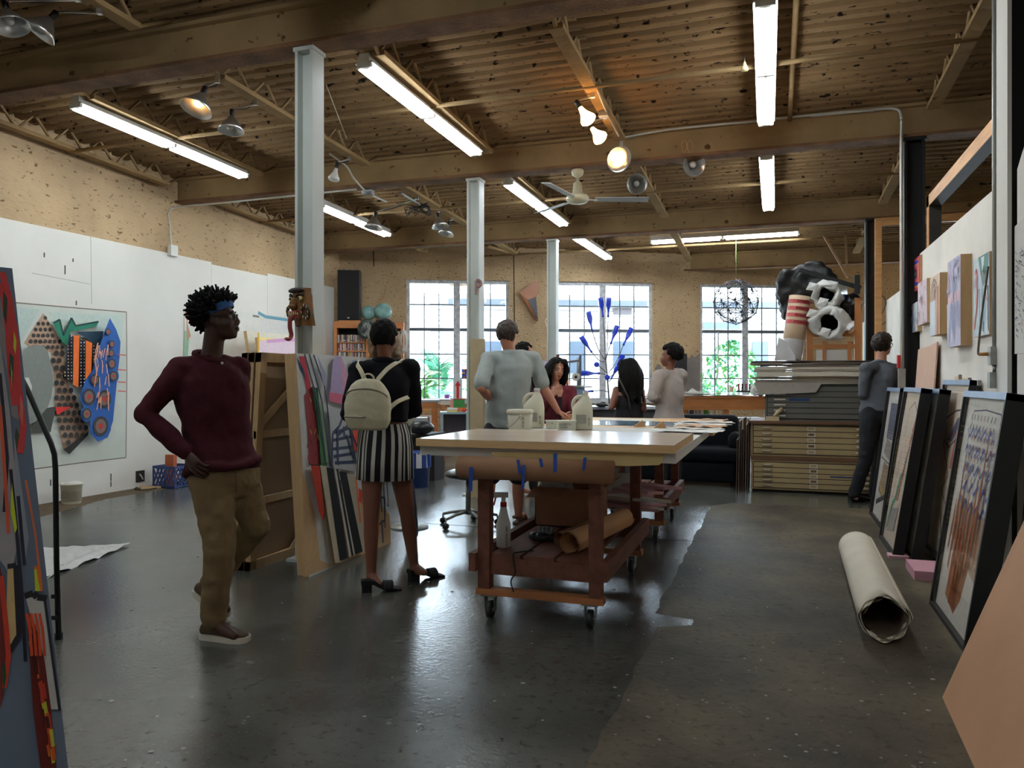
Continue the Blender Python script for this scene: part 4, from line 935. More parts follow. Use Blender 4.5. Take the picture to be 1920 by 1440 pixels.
# kraft tube hung under the front edge
t = thing('kraft_paper_tube', 'fat kraft paper tube taped under the front edge of the near table', 'paper roll', (-1.3, 3.85, .86))
q = MB(); A_ = YW(862, 880, 3.86); B_ = YW(1150, 884, 3.86); A_.z = B_.z = .852
q.tube([A_, B_], .062, m_kraftd, 24); q.out('roll', t)
q = MB(); q.lathe([(.045, -.003), (.058, -.003), (.058, 0)], A_, m_kraft, 20, Matrix.Rotation(math.pi/2, 3, 'Y')); q.out('rolled_edge', t)
for px, y0, y1, w_ in ((883, 876, 920, .022), (971, 862, 886, .016), (982, 872, 916, .018), (1013, 860, 874, .018), (1041, 850, 884, .022), (1097, 858, 880, .018), (803, 852, 875, .016)):
    st = MB(); k = jit(5); y = 3.792 if px > 860 else 3.925
    st.prism([YW(px-w_*170, y0, y), YW(px+w_*170, y0, y), YW(px+w_*150+k, y1, y), YW(px-w_*150+k, y1+3, y)], (0, .0015, 0), m_tape); 
    st.out('tape_strip', t if px > 860 else T1)
# ---- things on the tables
def jug(px, py, Z, base, label, k=1.0, rz=0.0, txt=True):
    c = P(px, py, Z); c.z = base; t = thing('plastic_jug', label, 'jug', c, 'white gallon jugs')
    m = M('hdpe_white', (226, 220, 196), .45, var=.03, spec=.4); b = MB(); Rm = Matrix.Rotation(rz, 3, 'Z')
    def sec(z, w_, d_, ox=0): return (c + Rm @ V((ox*k, 0, z*k)), w_*k, d_*k, Rm @ V((1, 0, 0)), Rm @ V((0, 1, 0)))
    loft(b, [sec(.0, .070, .065), sec(.012, .078, .074), (sec(.14, .078, .074)), sec(.165, .076, .072), sec(.20, .060, .056, .010), sec(.235, .036, .036, .022), sec(.262, .020, .020, .024), sec(.268, .019, .019, .024)], m, 24)
    b.tube(spline([c + Rm @ V((x*k, 0, z*k)) for x, z in ((-.066, .150), (-.070, .20), (-.045, .240), (.0, .248))], 5), .014*k, m, 8); b.out('jug_body', t)
    cp = MB(); cp.lathe([(.022*k, 0), (.022*k, .022*k), (.018*k, .026*k)], c + Rm @ V((.024*k, 0, .266*k)), flat((224, 222, 214), .4), 16); cp.out('cap', t)
    lb = MB(); yy = -.076*k; lb.prism([c + Rm @ V((x*k, -.0765*k, z*k)) for x, z in ((-.055, .045), (.02, .045), (.02, .115), (-.055, .115))], Rm @ V((0, .002, 0)), flat((196, 192, 176))); L = lb.out('paper_label', t)
    if txt:
        for i in range(5): text('DISTILLED GROUND', c + Rm @ V((-.05*k, -.0775*k, (.104-.012*i)*k)), Rm @ V((1, 0, 0)), UP, .008*k, flat((90, 90, 84)), t)
        text('GAC 200', c + Rm @ V((.047*k, -.0775*k, .03*k)), UP, -(Rm @ V((1, 0, 0))), .016*k, flat((40, 40, 38)), t)
    return t
jug(1001, 770, 6.0, .957, 'white gallon jug beside the white pail, its handle on the left', 1.06, YAW)
jug(1092, 770, 5.75, .957, 'white gallon jug on the right, with a printed paper label', 1.0, YAW)
c = P(975, 775, 5.6); c.z = .957; t = thing('plastic_pail', 'square white pail with a wire bail on the work table', 'bucket', c); m = M('pail_white', (222, 216, 194), .5, var=.03)
def rsec(z, w_, d_): return (c + UP*z, w_, d_, RT, FW)
b = MB(); loft(b, [rsec(0, .078, .078), rsec(.008, .084, .084), rsec(.13, .092, .092)], m, 28); b.out('pail_body', t)
b = MB(); loft(b, [rsec(.128, .099, .099), rsec(.146, .100, .100), rsec(.148, .096, .096), rsec(.156, .094, .094)], m, 28); b.out('lid', t)
b = MB(); b.tube(spline([c + RT*.0 - FW*.096 + UP*.118, c - RT*.03 - FW*.108 + UP*.075, c - RT*.085 - FW*.100 + UP*.03, c - RT*.096 + UP*.05], 5), .003, m_steel, 6); b.ball(c - FW*.096 + UP*.118, .010, m); b.out('bail', t)
text('WSB 30', c + RT*.028 - FW*.0965 + UP*.03, UP, -RT, .022, flat((60, 58, 54)), t)
def tub(px, Z, base, w_, d_, h, label, words):
    c = P(px, 790, Z); c.z = base; t = thing('lidded_tub', label, 'tub', c); m = M('tub_white', (216, 214, 196), .5, var=.03)
    b = MB(); b.box(c + UP*h*.42, (w_, d_, h*.84), m, Matrix.Rotation(YAW, 3, 'Z')); b.out('tub_body', t)
    b = MB(); b.box(c + UP*h*.92, (w_+.012, d_+.012, h*.16), m, Matrix.Rotation(YAW, 3, 'Z')); b.out('lid', t)
    for i, wd in enumerate(words): text(wd, c - RT*w_*.42 - FW*(d_/2+.001) + UP*(h*.55-.022*i), RT, UP, .02, flat((92, 96, 98)), t)
tub(1040, 5.9, .957, .13, .10, .062, 'low white lidded tub beside the tall jug', ['S  ML'])
tub(1062, 5.65, .957, .13, .10, .074, 'white lidded tub with grey print, left of the labelled jug', ['ILLUSION', 'GLOSS'])
# sheets and papers on the tops
def sheet(pts, z, m, label, name='paper_sheet', cat='paper', th=.002, curl=0.0, group=None):
    q = [H(px, py, z) for px, py in pts]; b = MB(); b.prism(q, (0, 0, th), m); return tag(b.out(name), label, cat, group)
m_bluep = M('blue_glaze', (120, 150, 176), .12, var=.6, scale=4); m_news = M('newsprint', (196, 188, 176), .7, var=.1)
sheet([(1108, 797), (1300, 800), (1322, 792), (1112, 789)], .9565, m_bluep, 'long glossy blue and white painting lying flat behind the jugs', 'painting_sheet', 'painting')
sheet([(1235, 804), (1308, 812), (1340, 800), (1296, 796)], .9605, m_news, 'crumpled newsprint sheet on the right edge of the table')
sheet([(1262, 800), (1320, 797), (1310, 791), (1268, 793)], .9655, m_paper, 'white paper laid on the newsprint')
sheet([(1300, 796), (1352, 793), (1355, 788), (1310, 789)], .962, m_news, 'folded newsprint at the far right end of the tables')
sheet([(1120, 788), (1220, 790), (1230, 786), (1130, 785)], .957, m_paper, 'white sheet at the far end of the second table')
rnd = random.Random(41); nm = ['lowest', 'second', 'third', 'fourth', 'fifth', 'topmost']
for i in range(6):
    b = MB(); cx, cy = rnd.uniform(-.62, -.50), 5.55+.22*i+rnd.uniform(-.05, .05); q = rnd.uniform(-.5, .5); l, w_ = rnd.uniform(.14, .24), rnd.uniform(.09, .15); sd_ = rnd.uniform(0, 9)
    def fn(u, v): x_, y_ = (u-.5)*2*l, (v-.5)*2*w_; return V((cx+x_*math.cos(q)-y_*math.sin(q), cy+x_*math.sin(q)+y_*math.cos(q), .968+.004*i+.022*abs(noise.noise(V((u*2.5+sd_, v*2.5, i))))))
    b.grid(fn, 12, 10, (m_paper, m_news, m_kraft)[i % 3]); tag(b.out('crumpled_sheet', fix=False), ['crumpled white sheet nearest us', 'crumpled newsprint beside the nearest white sheet', 'brown crumpled sheet third from us', 'crumpled white sheet fourth from us', 'crumpled newsprint second from the far end', 'brown crumpled sheet at the far end'][i] + ' along the right edge of the tables', 'paper', 'crumpled sheets on the right edge')
for i, (px, py) in enumerate(((1188, 801), (1226, 803))):
    q = MB(); c = H(px, py, .962); q.prism([c, c + RT*.10 + UP*.002, c + RT*.07 + UP*.055, c + RT*.02 + UP*.02], FW*.02, m_kraft); tag(q.out('paper_curl'), ['curled torn scrap of kraft paper left of the other on the glossy sheet', 'curled torn scrap of kraft paper nearer the newsprint'][i], 'paper')
# ---- on the lower shelf
SZ = .366
c = P(944, 1000, 4.40); c.z = SZ; t = thing('spray_bottle', 'clear spray bottle with a red trigger on the lower shelf', 'spray bottle', c)
m = M('bottle_plastic', (206, 206, 200), .3, var=.03); b = MB(); b.lathe([(.035, 0), (.042, .006), (.042, .13), (.036, .15), (.026, .19), (.020, .215), (.016, .235)], c, m, 20); b.out('bottle', t)
b = MB(); mr = M('trigger_red', (190, 46, 40), .5); b.lathe([(.019, .232), (.019, .258)], c, mr, 14); b.tube([c + UP*.295 - RT*.015, c + UP*.285 - RT*.045, c + UP*.24 - RT*.055], [.008, .007, .005], mr, 6); b.out('trigger', t)
b = MB(); b.tube([c + UP*.255, c + UP*.29], .013, m, 10); b.bar(c + UP*.30 - RT*.055, c + UP*.30 + RT*.028, .026, .028, flat((208, 204, 196))); b.out('spray_head', t)
text('MIST ALCOHOL', c + RT*.012 - FW*.0435 + UP*.125, -UP, RT, .017, flat((50, 50, 50)), t)
def roll(a, b, r, m, label, name='paper_roll', inner=True, cat='paper roll'):
    a, b = V(a), V(b); d = (b-a).normalized(); q = MB(); s = d.cross(UP).normalized(); u = s.cross(d)
    vs = []; n = 44
    for e in (a, b):
        for i in range(n):                                       # spiral of paper, open at the end
            t_ = i/(n-1); g = 4*math.pi*t_; rr = r*(.72+.28*t_); vs.append(e + s*rr*math.cos(g) + u*rr*math.sin(g))
    q.add(vs, [(i, i+1, n+i+1, n+i) for i in range(n-1)], m, True); return tag(q.out(name), label, cat)
roll(P(1068, 1022, 4.22)+UP*.012, V((-.915, 4.92, .366+.072)), .066, m_kraft, 'big open roll of brown kraft paper on the lower shelf, nearest its front edge')
roll(V((-1.155, 4.22, .366+.047)), V((-1.075, 4.80, .366+.047)), .045, m_kraftd, 'slimmer brown paper roll behind the big one on the lower shelf')
# cardboard box, flaps open
c = H(1035, 985, .366); t = thing('cardboard_box', 'open brown cardboard box on the lower shelf of the near table', 'box', (-1.2, 4.85, SZ))
b = MB(); mb_ = M('cardboard', (150, 104, 76), .8, var=.08); x0, x1, y0, y1, h = -1.50, -1.08, 4.84, 5.16, .25
for (p, s) in (((x0, y0, SZ), (x1, y0+.006, SZ+h)), ((x0, y1-.006, SZ), (x1, y1, SZ+h)), ((x0, y0, SZ), (x0+.006, y1, SZ+h)), ((x1-.006, y0, SZ), (x1, y1, SZ+h)), ((x0, y0, SZ), (x1, y1, SZ+.006))): b.b2(p, s, mb_)
b.out('box_walls', t)
for pts in ([(x0, y0, SZ+h), (x1-.2, y0, SZ+h), (x1-.22, y0-.12, SZ+h-.04), (x0-.02, y0-.12, SZ+h-.05)], [(x1, y0, SZ+h), (x1, y1, SZ+h), (x1+.1, y1, SZ+h+.06), (x1+.1, y0, SZ+h+.05)], [(x0, y1, SZ+h), (x1, y1, SZ+h), (x1, y1+.1, SZ+h+.08), (x0, y1+.1, SZ+h+.08)]):
    f_ = MB(); f_.prism(pts, (0, 0, .005), mb_); f_.out('flap', t)
# clear bag poking out of the box, glove, cord, foam offcuts
bg_ = MB(); c = V((-1.40, 5.0, SZ+.15)); rnd = random.Random(2); m = M('clear_film', (210, 210, 212), .25, var=.1, alpha=.5)
bg_.grid(lambda u, v: c + V((.13*math.cos(u*6.28)*(1-.6*v)+.02*math.sin(u*40), .10*math.sin(u*6.28)*(1-.6*v), .22*v+.02*math.sin(u*25))), 36, 8, m); tag(bg_.out('plastic_bag'), 'crumpled clear plastic bag standing in the cardboard box', 'bag')
gv = MB(); c = H(1018, 1015, SZ); 
for dx, dy, r in ((0, 0, .05), (-.05, .02, .045), (.04, .03, .04)): gv.ball(c + V((dx, dy, r*.55)), (r, r*1.1, r*.6), M('glove_black', (30, 30, 32), .5), None, 12, 8)
o = gv.out('work_glove'); tag(o, 'black and grey rubber glove lying beside the big kraft roll', 'glove'); g2 = MB()
for k in range(4): g2.tube([c + V((-.02+.022*k, -.01, .05)), c + V((-.03+.024*k, .03, .075)), c + V((-.03+.024*k, .07, .06))], .011, flat((110, 112, 116)), 6)
g2.out('fingers', o)
cdm = MB(); cdm.tube(spline([H(1000, 1032, SZ+.004), H(975, 1035, SZ+.01), YW(962, 1040, 3.93), YW(966, 1072, 3.925), YW(958, 1090, 3.925), YW(963, 1110, 3.925)], 6), .004, flat((24, 22, 22)), 6); tag(cdm.out('cord'), 'black cord hanging off the front of the lower shelf', 'cord')
pkm = M('pink_foam', (196, 150, 156), .7, var=.06); rnd = random.Random(12)
for i in range(9):
    b = MB(); c = V((-1.0+rnd.uniform(-.06, .16), 5.45+rnd.uniform(-.22, .34), .372+.022*i)); q = rnd.uniform(-.6, .6); l, w_ = rnd.uniform(.16, .26), rnd.uniform(.06, .11)
    Rm = Matrix.Rotation(q, 3, 'Z') @ Matrix.Rotation(rnd.uniform(-.06, .06), 3, 'Y')
    b.prism([c + Rm @ V((-l, -w_, 0)), c + Rm @ V((l*.6, -w_*.8, 0)), c + Rm @ V((l*1.15, w_*.1, 0)), c + Rm @ V((-l*.7, w_, 0))], (0, 0, .02), pkm if i % 3 else m_foam)
    tag(b.out('foam_offcut'), 'pink or white foam board offcut in the loose pile on the lower shelf', 'foam offcut', 'foam offcuts on the lower shelf')
b = MB(); b.prism([V((-1.35, 5.72, .366)), V((-1.0, 5.72, .366)), V((-1.0, 5.75, .62)), V((-1.35, 5.75, .62))], (0, .03, 0), m_foam); tag(b.out('foam_board'), 'white foam board standing between the two work tables', 'foam board')
# office stool on the left of the table
c = H(878, 985, 0); t = thing('office_stool', 'black padded office stool on a chrome star base, left of the work table', 'stool', c)
b = MB(); m = M('black_vinyl', (24, 24, 26), .35); b.ball(c + UP*.47, (.22, .22, .055), m, None, 24, 12); b.out('seat', t)
b = MB(); b.tube([c + UP*.10, c + UP*.42], .024, m_steel, 10); b.out('gas_lift', t)
for k in range(5):
    q = 2*math.pi*k/5+.5; d = V((math.cos(q), math.sin(q), 0)); b = MB(); b.tube([c + UP*.13, c + d*.15 + UP*.115, c + d*.27 + UP*.085], [.018, .015, .012], m_steel, 8); B_ = b.out('foot_arm', t)
    w_ = MB(); w_.lathe([(.026, -.018), (.026, .018)], c + d*.27 + UP*.026, m_rub, 12, Matrix.Rotation(math.pi/2, 3, 'X')); w_.tube([c + d*.27 + UP*.085, c + d*.27 + UP*.04], .008, m_steel, 6); w_.out('caster', B_)
# ------------------------------------------------------------------ left side: paintings, mask, wall things
def canvas_thing(name, label, p00, p10, p11, p01, th, m_edge, m_face, cat='painting', group=None, back=False):
    """stretched canvas; corners of the visible face: bottom a, bottom b, top b, top a; returns thing, normal"""
    p00, p10, p11, p01 = [V(p) for p in (p00, p10, p11, p01)]; n = (p10-p00).cross(p01-p00).normalized()
    t = thing(name, label, cat, (p00+p10)/2, group)
    b = MB(); b.prism([p00-n*.002, p10-n*.002, p11-n*.002, p01-n*.002], -n*(th-.002), m_edge); b.out('stretcher_edge' if not back else 'stretcher', t)
    return t, n
X1 = lambda px, py, x: XW(px, py, x)
# unstretched canvas pinned to the white wall
xp = -7.447; t = MB(); m = M('raw_canvas', (206, 210, 200), .85, var=.06, scale=4)
t.poly([XW(*q, xp) for q in ((12, 566), (80, 572), (150, 578), (237, 585), (238, 700), (236, 858), (150, 868), (60, 880), (8, 886))], m)
A = Art(t, (xp+.0005, 0, 0), (1, 0, 0)); tan = (186, 152, 128); dk = (52, 50, 48)
A.fill([(20, 575), (75, 580), (40, 640), (20, 650)], (190, 204, 196)); A.fill([(90, 585), (230, 592), (228, 640), (160, 606), (100, 604)], (196, 210, 200))
A.fill([(81, 587), (45, 643), (60, 652), (95, 660), (103, 720), (102, 765), (119, 843), (167, 808), (128, 720), (118, 650), (98, 612)], tan)
rnd = random.Random(4)
def inpoly(x, y, P_):
    c = False; j = len(P_)-1
    for i in range(len(P_)):
        if (P_[i][1] > y) != (P_[j][1] > y) and x < (P_[j][0]-P_[i][0])*(y-P_[i][1])/(P_[j][1]-P_[i][1])+P_[i][0]: c = not c
        j = i
    return c
cone = [(81, 587), (45, 643), (60, 652), (95, 660), (103, 720), (102, 765), (119, 843), (167, 808), (128, 720), (118, 650), (98, 612)]
for r in range(24):
    y = 596+r*11 if r < 6 else 596+66+(r-6)*14
    for c in range(14):
        x = 40+c*(9 if r < 6 else 11) + (5 if r % 2 else 0)
        if inpoly(x, y, cone) and inpoly(x-2, y-2, cone): A.dot(x, y, .022 if r < 6 else .031, dk, 1.0, 9)
A.fill([(81, 587), (62, 616), (84, 626), (104, 624)], (120, 150, 90)) if False else None
A.fill([(44, 655), (54, 650), (68, 647), (82, 648), (90, 660), (96, 682), (99, 705), (99, 725), (96, 745), (90, 762), (81, 776), (70, 788), (58, 795), (40, 795), (30, 720)], (132, 136, 130))
A.fill([(58, 812), (95, 810), (105, 762), (88, 765), (62, 796)], (70, 72, 66)); A.fill([(40, 708), (54, 708), (60, 725), (58, 742), (46, 745)], (214, 212, 204))
A.fill([(119, 843), (130, 852), (165, 816), (166, 809)], (34, 32, 30)); A.fill([(103, 763), (134, 763), (107, 778)], (226, 50, 44))
A.fill([(100, 606), (111, 600), (119, 629), (134, 596), (142, 611), (185, 603), (181, 612), (132, 622), (126, 649), (117, 641)], (26, 124, 96))
A.line([(100, 606), (112, 599), (119, 629), (134, 596), (142, 611), (185, 603)], .02, (20, 60, 54))
A.fill([(142, 622), (194, 621), (190, 652)], (24, 56, 76)); A.fill([(130, 627), (187, 649), (171, 699), (159, 729), (121, 707)], (28, 30, 52))
for r in range(16):
    for c in range(11):
        x, y = 122+c*6, 630+r*6.2
        if inpoly(x, y, [(130, 627), (187, 649), (171, 699), (159, 729), (121, 707)]): A.dot(x, y, .009, (220, 216, 208) if (r+c) % 3 else (206, 170, 90), 1, 6)
A.fill([(138, 629), (149, 629), (147, 727), (137, 721)], (238, 112, 34)); A.fill([(161, 638), (173, 643), (171, 700), (160, 712)], (238, 112, 34))
A.fill([(206, 596), (218, 618), (226, 641), (224, 672), (220, 707), (216, 746), (212, 789), (202, 820), (183, 828), (169, 812), (172, 775), (158, 768), (151, 742), (160, 712), (176, 692), (187, 649), (196, 622)], (36, 92, 168))
for x, y, r in ((189, 799, .105), (196, 748, .095), (167, 744, .085), (163, 776, .06), (210, 682, .055), (213, 705, .055), (178, 712, .06), (210, 645, .04), (209, 662, .04), (203, 622, .035)):
    A.dot(x, y, r*1.4, (36, 92, 168), 1.1, 18)
for x, y, r in ((189, 799, .105), (196, 748, .095), (167, 744, .085), (163, 776, .06), (210, 682, .055), (213, 705, .055), (178, 712, .06), (210, 645, .04), (209, 662, .04), (203, 622, .035)):
    A.dot(x, y, r, (58, 54, 56), 1.1, 14); A.dot(x, y, r*.72, (120, 100, 92), 1.1, 12); A.dot(x, y, r*.34, (190, 56, 44), 1, 9)
for i in range(34):
    x = rnd.uniform(178, 206); y = rnd.uniform(636, 750); A.line([(x, y), (x+rnd.uniform(-4, 2), y+rnd.uniform(10, 26))], .012, (226, 160, 126))
for y in (665, 693, 716, 733): A.line([(221, y), (236, y+1)], .012, (220, 90, 90))
A.line([(12, 566), (80, 572), (150, 578), (237, 585), (238, 700), (236, 858), (150, 868), (60, 880)], .012, (120, 108, 92))
tag(t.out('canvas_painting', fix=False), 'unstretched abstract canvas with dotted cone and blue tree pinned on the white wall', 'painting')
# sheet of white paper and a colour strip further along the wall
t = MB(); t.prism([XW(*q, xp) for q in ((414, 580), (600, 600), (600, 800), (410, 800))], (.003, 0, 0), m_paper); A = Art(t, (xp+.0035, 0, 0), (1, 0, 0))
A.line([(484, 586), (498, 594), (540, 600)], .05, (110, 160, 180)); A.line([(474, 592), (486, 594)], .03, (120, 120, 118)); A.fill([(486, 602), (556, 606), (556, 640), (486, 636)], (222, 220, 216))
tag(t.out('paper_sheet', fix=False), 'large white paper with a faint blue line, pinned on the wall past the walking man', 'paper')
t = MB(); t.prism([XW(*q, xp) for q in ((346, 582), (412, 586), (412, 680), (344, 676))], (.003, 0, 0), m_paper); A = Art(t, (xp+.0035, 0, 0), (1, 0, 0))
for pts, c in (([(347, 584), (352, 584), (352, 610)], (220, 90, 60)), ([(346, 620), (356, 620), (352, 672), (345, 672)], (150, 190, 160)), ([(350, 600), (358, 630), (350, 640)], (190, 150, 120))): A.fill(pts, c)
tag(t.out('painted_paper', fix=False), 'paper with orange and green strokes on the wall behind the walking man\'s head', 'paper')
# canvases leaning on the far left wall
for (px0, px1, py, x, rgb, lb, k) in ((462, 566, 620, -7.0, (214, 208, 190), 'plain pale canvas leaning on the white wall beyond the stacked frames', 0), (483, 600, 632, -6.8, (238, 214, 130), 'yellow and pink canvas leaning in front of the plain pale one', 1)):
    a = XW(px0, py, x); b = XW(px1, py, x); y0, y1, z = a.y, min(b.y, 11.3), a.z; t, n = canvas_thing('leaning_canvas', lb, (x+.35, y0, 0), (x+.35, y1, 0), (x, y1, z), (x, y0, z), .05, m_pine2, None)
    f_ = MB(); f_.poly([(x+.35, y0, 0), (x+.35, y1, 0), (x, y1, z), (x, y0, z)], flat(rgb)); AA = Art(f_, (x+.35, y0, 0), n)
    if k:
        AA.fill([(484, 638), (600, 640), (600, 700), (484, 700)], (222, 196, 206)); AA.line([(500, 640), (540, 637), (600, 640)], .05, (206, 150, 190)); AA.fill([(483, 624), (486, 624), (486, 700), (483, 700)], (210, 160, 40))
    f_.out('canvas_face', t, fix=False)
# stack leaning on the masked column: three seen from the back, on its left
m_str = M('stretcher_pine', (188, 154, 110), .65, var=.12, scale=3, stretch=(6, 6, 1)); m_cback = M('canvas_back', (166, 138, 108), .9, var=.08, scale=3)
y0, y1, zt = 4.42, 5.52, 1.52
for i in range(3):
    xb, xt = -3.44-.058*i, -3.345-.058*i; L = ['nearest the column', 'in the middle', 'outermost, next to the walking man'][i]
    t = thing('stretched_canvas', 'stretched canvas turned away, left of the masked column, ' + L, 'canvas', (xb, (y0+y1)/2, 0), 'canvases turned to the wall'); w_ = .065
    B0, B1, T1_, T0 = V((xb, y0, 0)), V((xb, y1, 0)), V((xt, y1, zt)), V((xt, y0, zt)); off = V((-.046, 0, -.004))
    for a, b, nm in ((B0, B1, 0), (T0, T1_, 1), (B0, T0, 2), (B1, T1_, 3)):
        s_ = MB(); u = V((0, 1, 0)) if nm < 2 else (T0-B0).normalized(); v = (T0-B0).normalized()*(w_ if nm == 0 else -w_) if nm < 2 else V((0, w_ if nm == 2 else -w_, 0))
        s_.prism([a, b, b+v, a+v], off, m_str); s_.out('stretcher_bar', t)
    c_ = MB(); c_.prism([B0+off*.9, B1+off*.9, T1_+off*.9, T0+off*.9], off*.1, m_cback); c_.out('canvas', t)
    if i == 0:
        for z in (.48, .95):
            s_ = MB(); s_.bar(B0.lerp(T0, z/zt)+off*.4, B1.lerp(T1_, z/zt)+off*.4, .02, .05, m_str); s_.out('cross_bar', t)
        for (a, b) in (((4.44, 1.0), (5.1, 1.48)), ((5.46, .5), (4.9, .04))):
            s_ = MB(); s_.bar(V((xb+(xt-xb)*a[1]/zt, a[0], a[1]))+off*.3, V((xb+(xt-xb)*b[1]/zt, b[0], b[1]))+off*.3, .015, .05, m_str); s_.out('corner_brace', t)
        tx = MB(); AA = Art(tx, V((xb, y0, 0))+off*.88, V((1, 0, .06)))
        AA.line([(524, 713), (526, 700), (531, 697), (533, 702), (527, 707), (530, 714)], .006, (50, 42, 36)); AA.line([(534, 708), (537, 714), (540, 704)], .006, (50, 42, 36)); tx.out('pencil_note', t, fix=False)
# the painted pair leaning on the column's right side
def lean_canvas(xb, xt, y0, y1, zt, th, label):
    B0, B1, T1_, T0 = V((xb, y0, 0)), V((xb, y1, 0)), V((xt, y1, zt)), V((xt, y0, zt)); t, n = canvas_thing('stretched_canvas', label, B0, B1, T1_, T0, th, m_str, None); return t, n, (B0, B1, T1_, T0)
t, n, q = lean_canvas(-3.022, -3.128, 4.44, 5.5, 1.51, .045, 'stretched canvas sandwiched between the painted canvas and the masked column'); f_ = MB(); f_.poly(q, flat((206, 200, 190))); f_.out('canvas_face', t, fix=False)
t, n, q = lean_canvas(-2.962, -3.068, 4.42, 5.53, 1.51, .048, 'abstract painted canvas with red, green and striped shapes leaning on the masked column')
f_ = MB(); f_.poly(q, flat((206, 206, 202))); A = Art(f_, q[0], n)
A.fill([(572, 1081), (733, 1020), (731, 965), (700, 930), (640, 960), (600, 900), (588, 880), (566, 880)], (206, 170, 124))     # raw wood-coloured lower part
A.fill([(566, 880), (588, 880), (612, 985), (622, 1060), (600, 1050), (590, 960)], (206, 200, 190))
A.fill([(560, 668), (572, 668), (585, 735), (577, 740)], (212, 70, 84)); A.fill([(556, 668), (562, 692), (575, 715), (568, 690)], (44, 62, 92))
A.fill([(570, 742), (587, 722), (597, 800), (602, 872), (580, 872), (576, 800)], (150, 54, 60))
for i in range(26):
    x = 577+rnd.uniform(0, 20); y = rnd.uniform(745, 868); A.line([(x, y), (x+rnd.uniform(-3, 3), y+9)], .008, rnd.choice(((216, 190, 110), (190, 60, 60), (90, 30, 44))))
A.fill([(585, 724), (596, 728), (611, 880), (602, 872), (597, 800)], (44, 128, 84))
for i in range(14): x = 590+i*.9; A.line([(x, 735+i*2), (x+14, 868)], .005, rnd.choice(((90, 170, 110), (24, 96, 70), (170, 200, 150))))
for a in ((571, 664, 612, 874), (580, 664, 620, 876), (588, 665, 622, 820)): A.line([(a[0], a[1]), ((a[0]+a[2])/2+3, (a[1]+a[3])/2-20), (a[2], a[3])], .018, (58, 66, 84))
A.fill([(595, 667), (611, 700), (613, 730), (606, 720)], (156, 158, 180)); 
A.fill([(624, 680), (630, 668), (640, 668), (652, 700), (656, 762), (617, 752)], (176, 158, 196)); A.fill([(617, 735), (655, 742), (656, 762), (617, 752)], (212, 110, 136)); A.fill([(638, 672), (650, 700), (653, 740), (644, 740)], (206, 150, 176))
A.fill([(660, 676), (668, 674), (672, 720), (658, 700)], (140, 160, 186))
A.fill([(615, 764), (656, 768), (676, 800), (668, 884), (626, 878)], (186, 190, 194))
for pts in ([(650, 762), (636, 800), (624, 812), (622, 870)], [(660, 776), (650, 800), (634, 816)], [(624, 812), (664, 800)], [(622, 826), (662, 818)], [(624, 842), (660, 838)], [(626, 856), (664, 850)], [(628, 868), (664, 866)], [(633, 800), (634, 872)], [(644, 800), (646, 820)], [(656, 800), (668, 870)], [(650, 815), (664, 860)]): A.line(pts, .022, (62, 74, 104))
A.fill([(661, 803), (670, 806), (670, 850), (664, 842), (662, 815)], (232, 92, 60)); A.line([(659, 812), (670, 838)], .02, (70, 60, 100))
A.fill([(583, 873), (600, 873), (609, 960), (606, 978), (598, 960)], (196, 60, 34)); A.line([(583, 872), (600, 872), (609, 960), (606, 977)], .008, (40, 28, 26))
A.fill([(600, 873), (612, 874), (640, 1053), (628, 1056)], (196, 186, 158)); A.fill([(612, 876), (625, 878), (652, 1046), (637, 1052)], (26, 28, 32))
for i, x in enumerate((627, 631, 635)): A.fill([(x, 880), (x+2.6, 880), (x+32, 1043-i*2), (x+28, 1045-i*2)], (34, 34, 36) if i % 2 else (214, 208, 196))
A.fill([(636, 884), (650, 886), (680, 1034), (666, 1040)], (26, 28, 32)); A.fill([(650, 888), (664, 890), (690, 1030), (680, 1034)], (186, 178, 156))
A.line([(667, 894), (676, 980)], .022, (236, 110, 60)); A.fill([(672, 915), (680, 920), (679, 945), (673, 940)], (220, 80, 60))
for a in ((712, 895, 716, 960), (719, 894, 722, 990), (725, 893, 728, 950)): A.line([(a[0], a[1]), (a[2], a[3])], .016, (44, 46, 58))
A.line([(706, 930), (722, 934), (722, 975), (708, 985)], .016, (54, 60, 84)); A.fill([(697, 985), (703, 968), (704, 1000), (700, 1012)], (44, 44, 50)); A.line([(708, 960), (712, 1000)], .014, (236, 120, 50)); A.line([(716, 975), (718, 1018)], .03, (90, 88, 90))
f_.out('canvas_face', t, fix=False)
# carved mask hung on the column
c = V((-3.20, 4.80-.10, 0)); c = YW(571, 578, 4.745); Rm = frame((TC*.8 - RT*.6).normalized()); fr_ = lambda x, y, z: c + Rm @ V((x, y, z))
t = thing('carved_mask', 'carved painted wooden mask with long red tongue hanging on the pale column', 'mask', c)
m = M('mask_ochre', (128, 88, 44), .6, var=.3, scale=14); md = M('mask_dark', (44, 30, 20), .6, var=.3); mrd = M('mask_red', (132, 40, 34), .5, var=.2); mcr = flat((206, 186, 130))
b = MB(); b.grid(lambda u, v: fr_(.095*math.sin((u-.5)*3.0)*(1-.12*(v < .15)), .085*math.cos((u-.5)*3.0)-.03*v*v, .14-.27*v), 20, 14, m)
b.grid(lambda u, v: fr_(.082*math.sin((u-.5)*3.0), .070*math.cos((u-.5)*3.0)-.03*v*v, .138-.266*v), 20, 14, md)
b.ball(fr_(0, .095, .02), (.022, .035, .045), m, Rm); b.ball(fr_(.0, .115, .005), (.028, .02, .016), m, Rm); b.out('face', t); b = MB(); b.tube([fr_(0, .0, .10), V((fr_(0, 0, .1).x, 4.80, fr_(0, 0, .1).z+.02))], .008, m_dk_ if False else md, 6); b.out('hook', t)
b = MB(); b.ball(fr_(0, .072, .122), (.085, .03, .022), md, Rm); b.out('brow_crest', t)
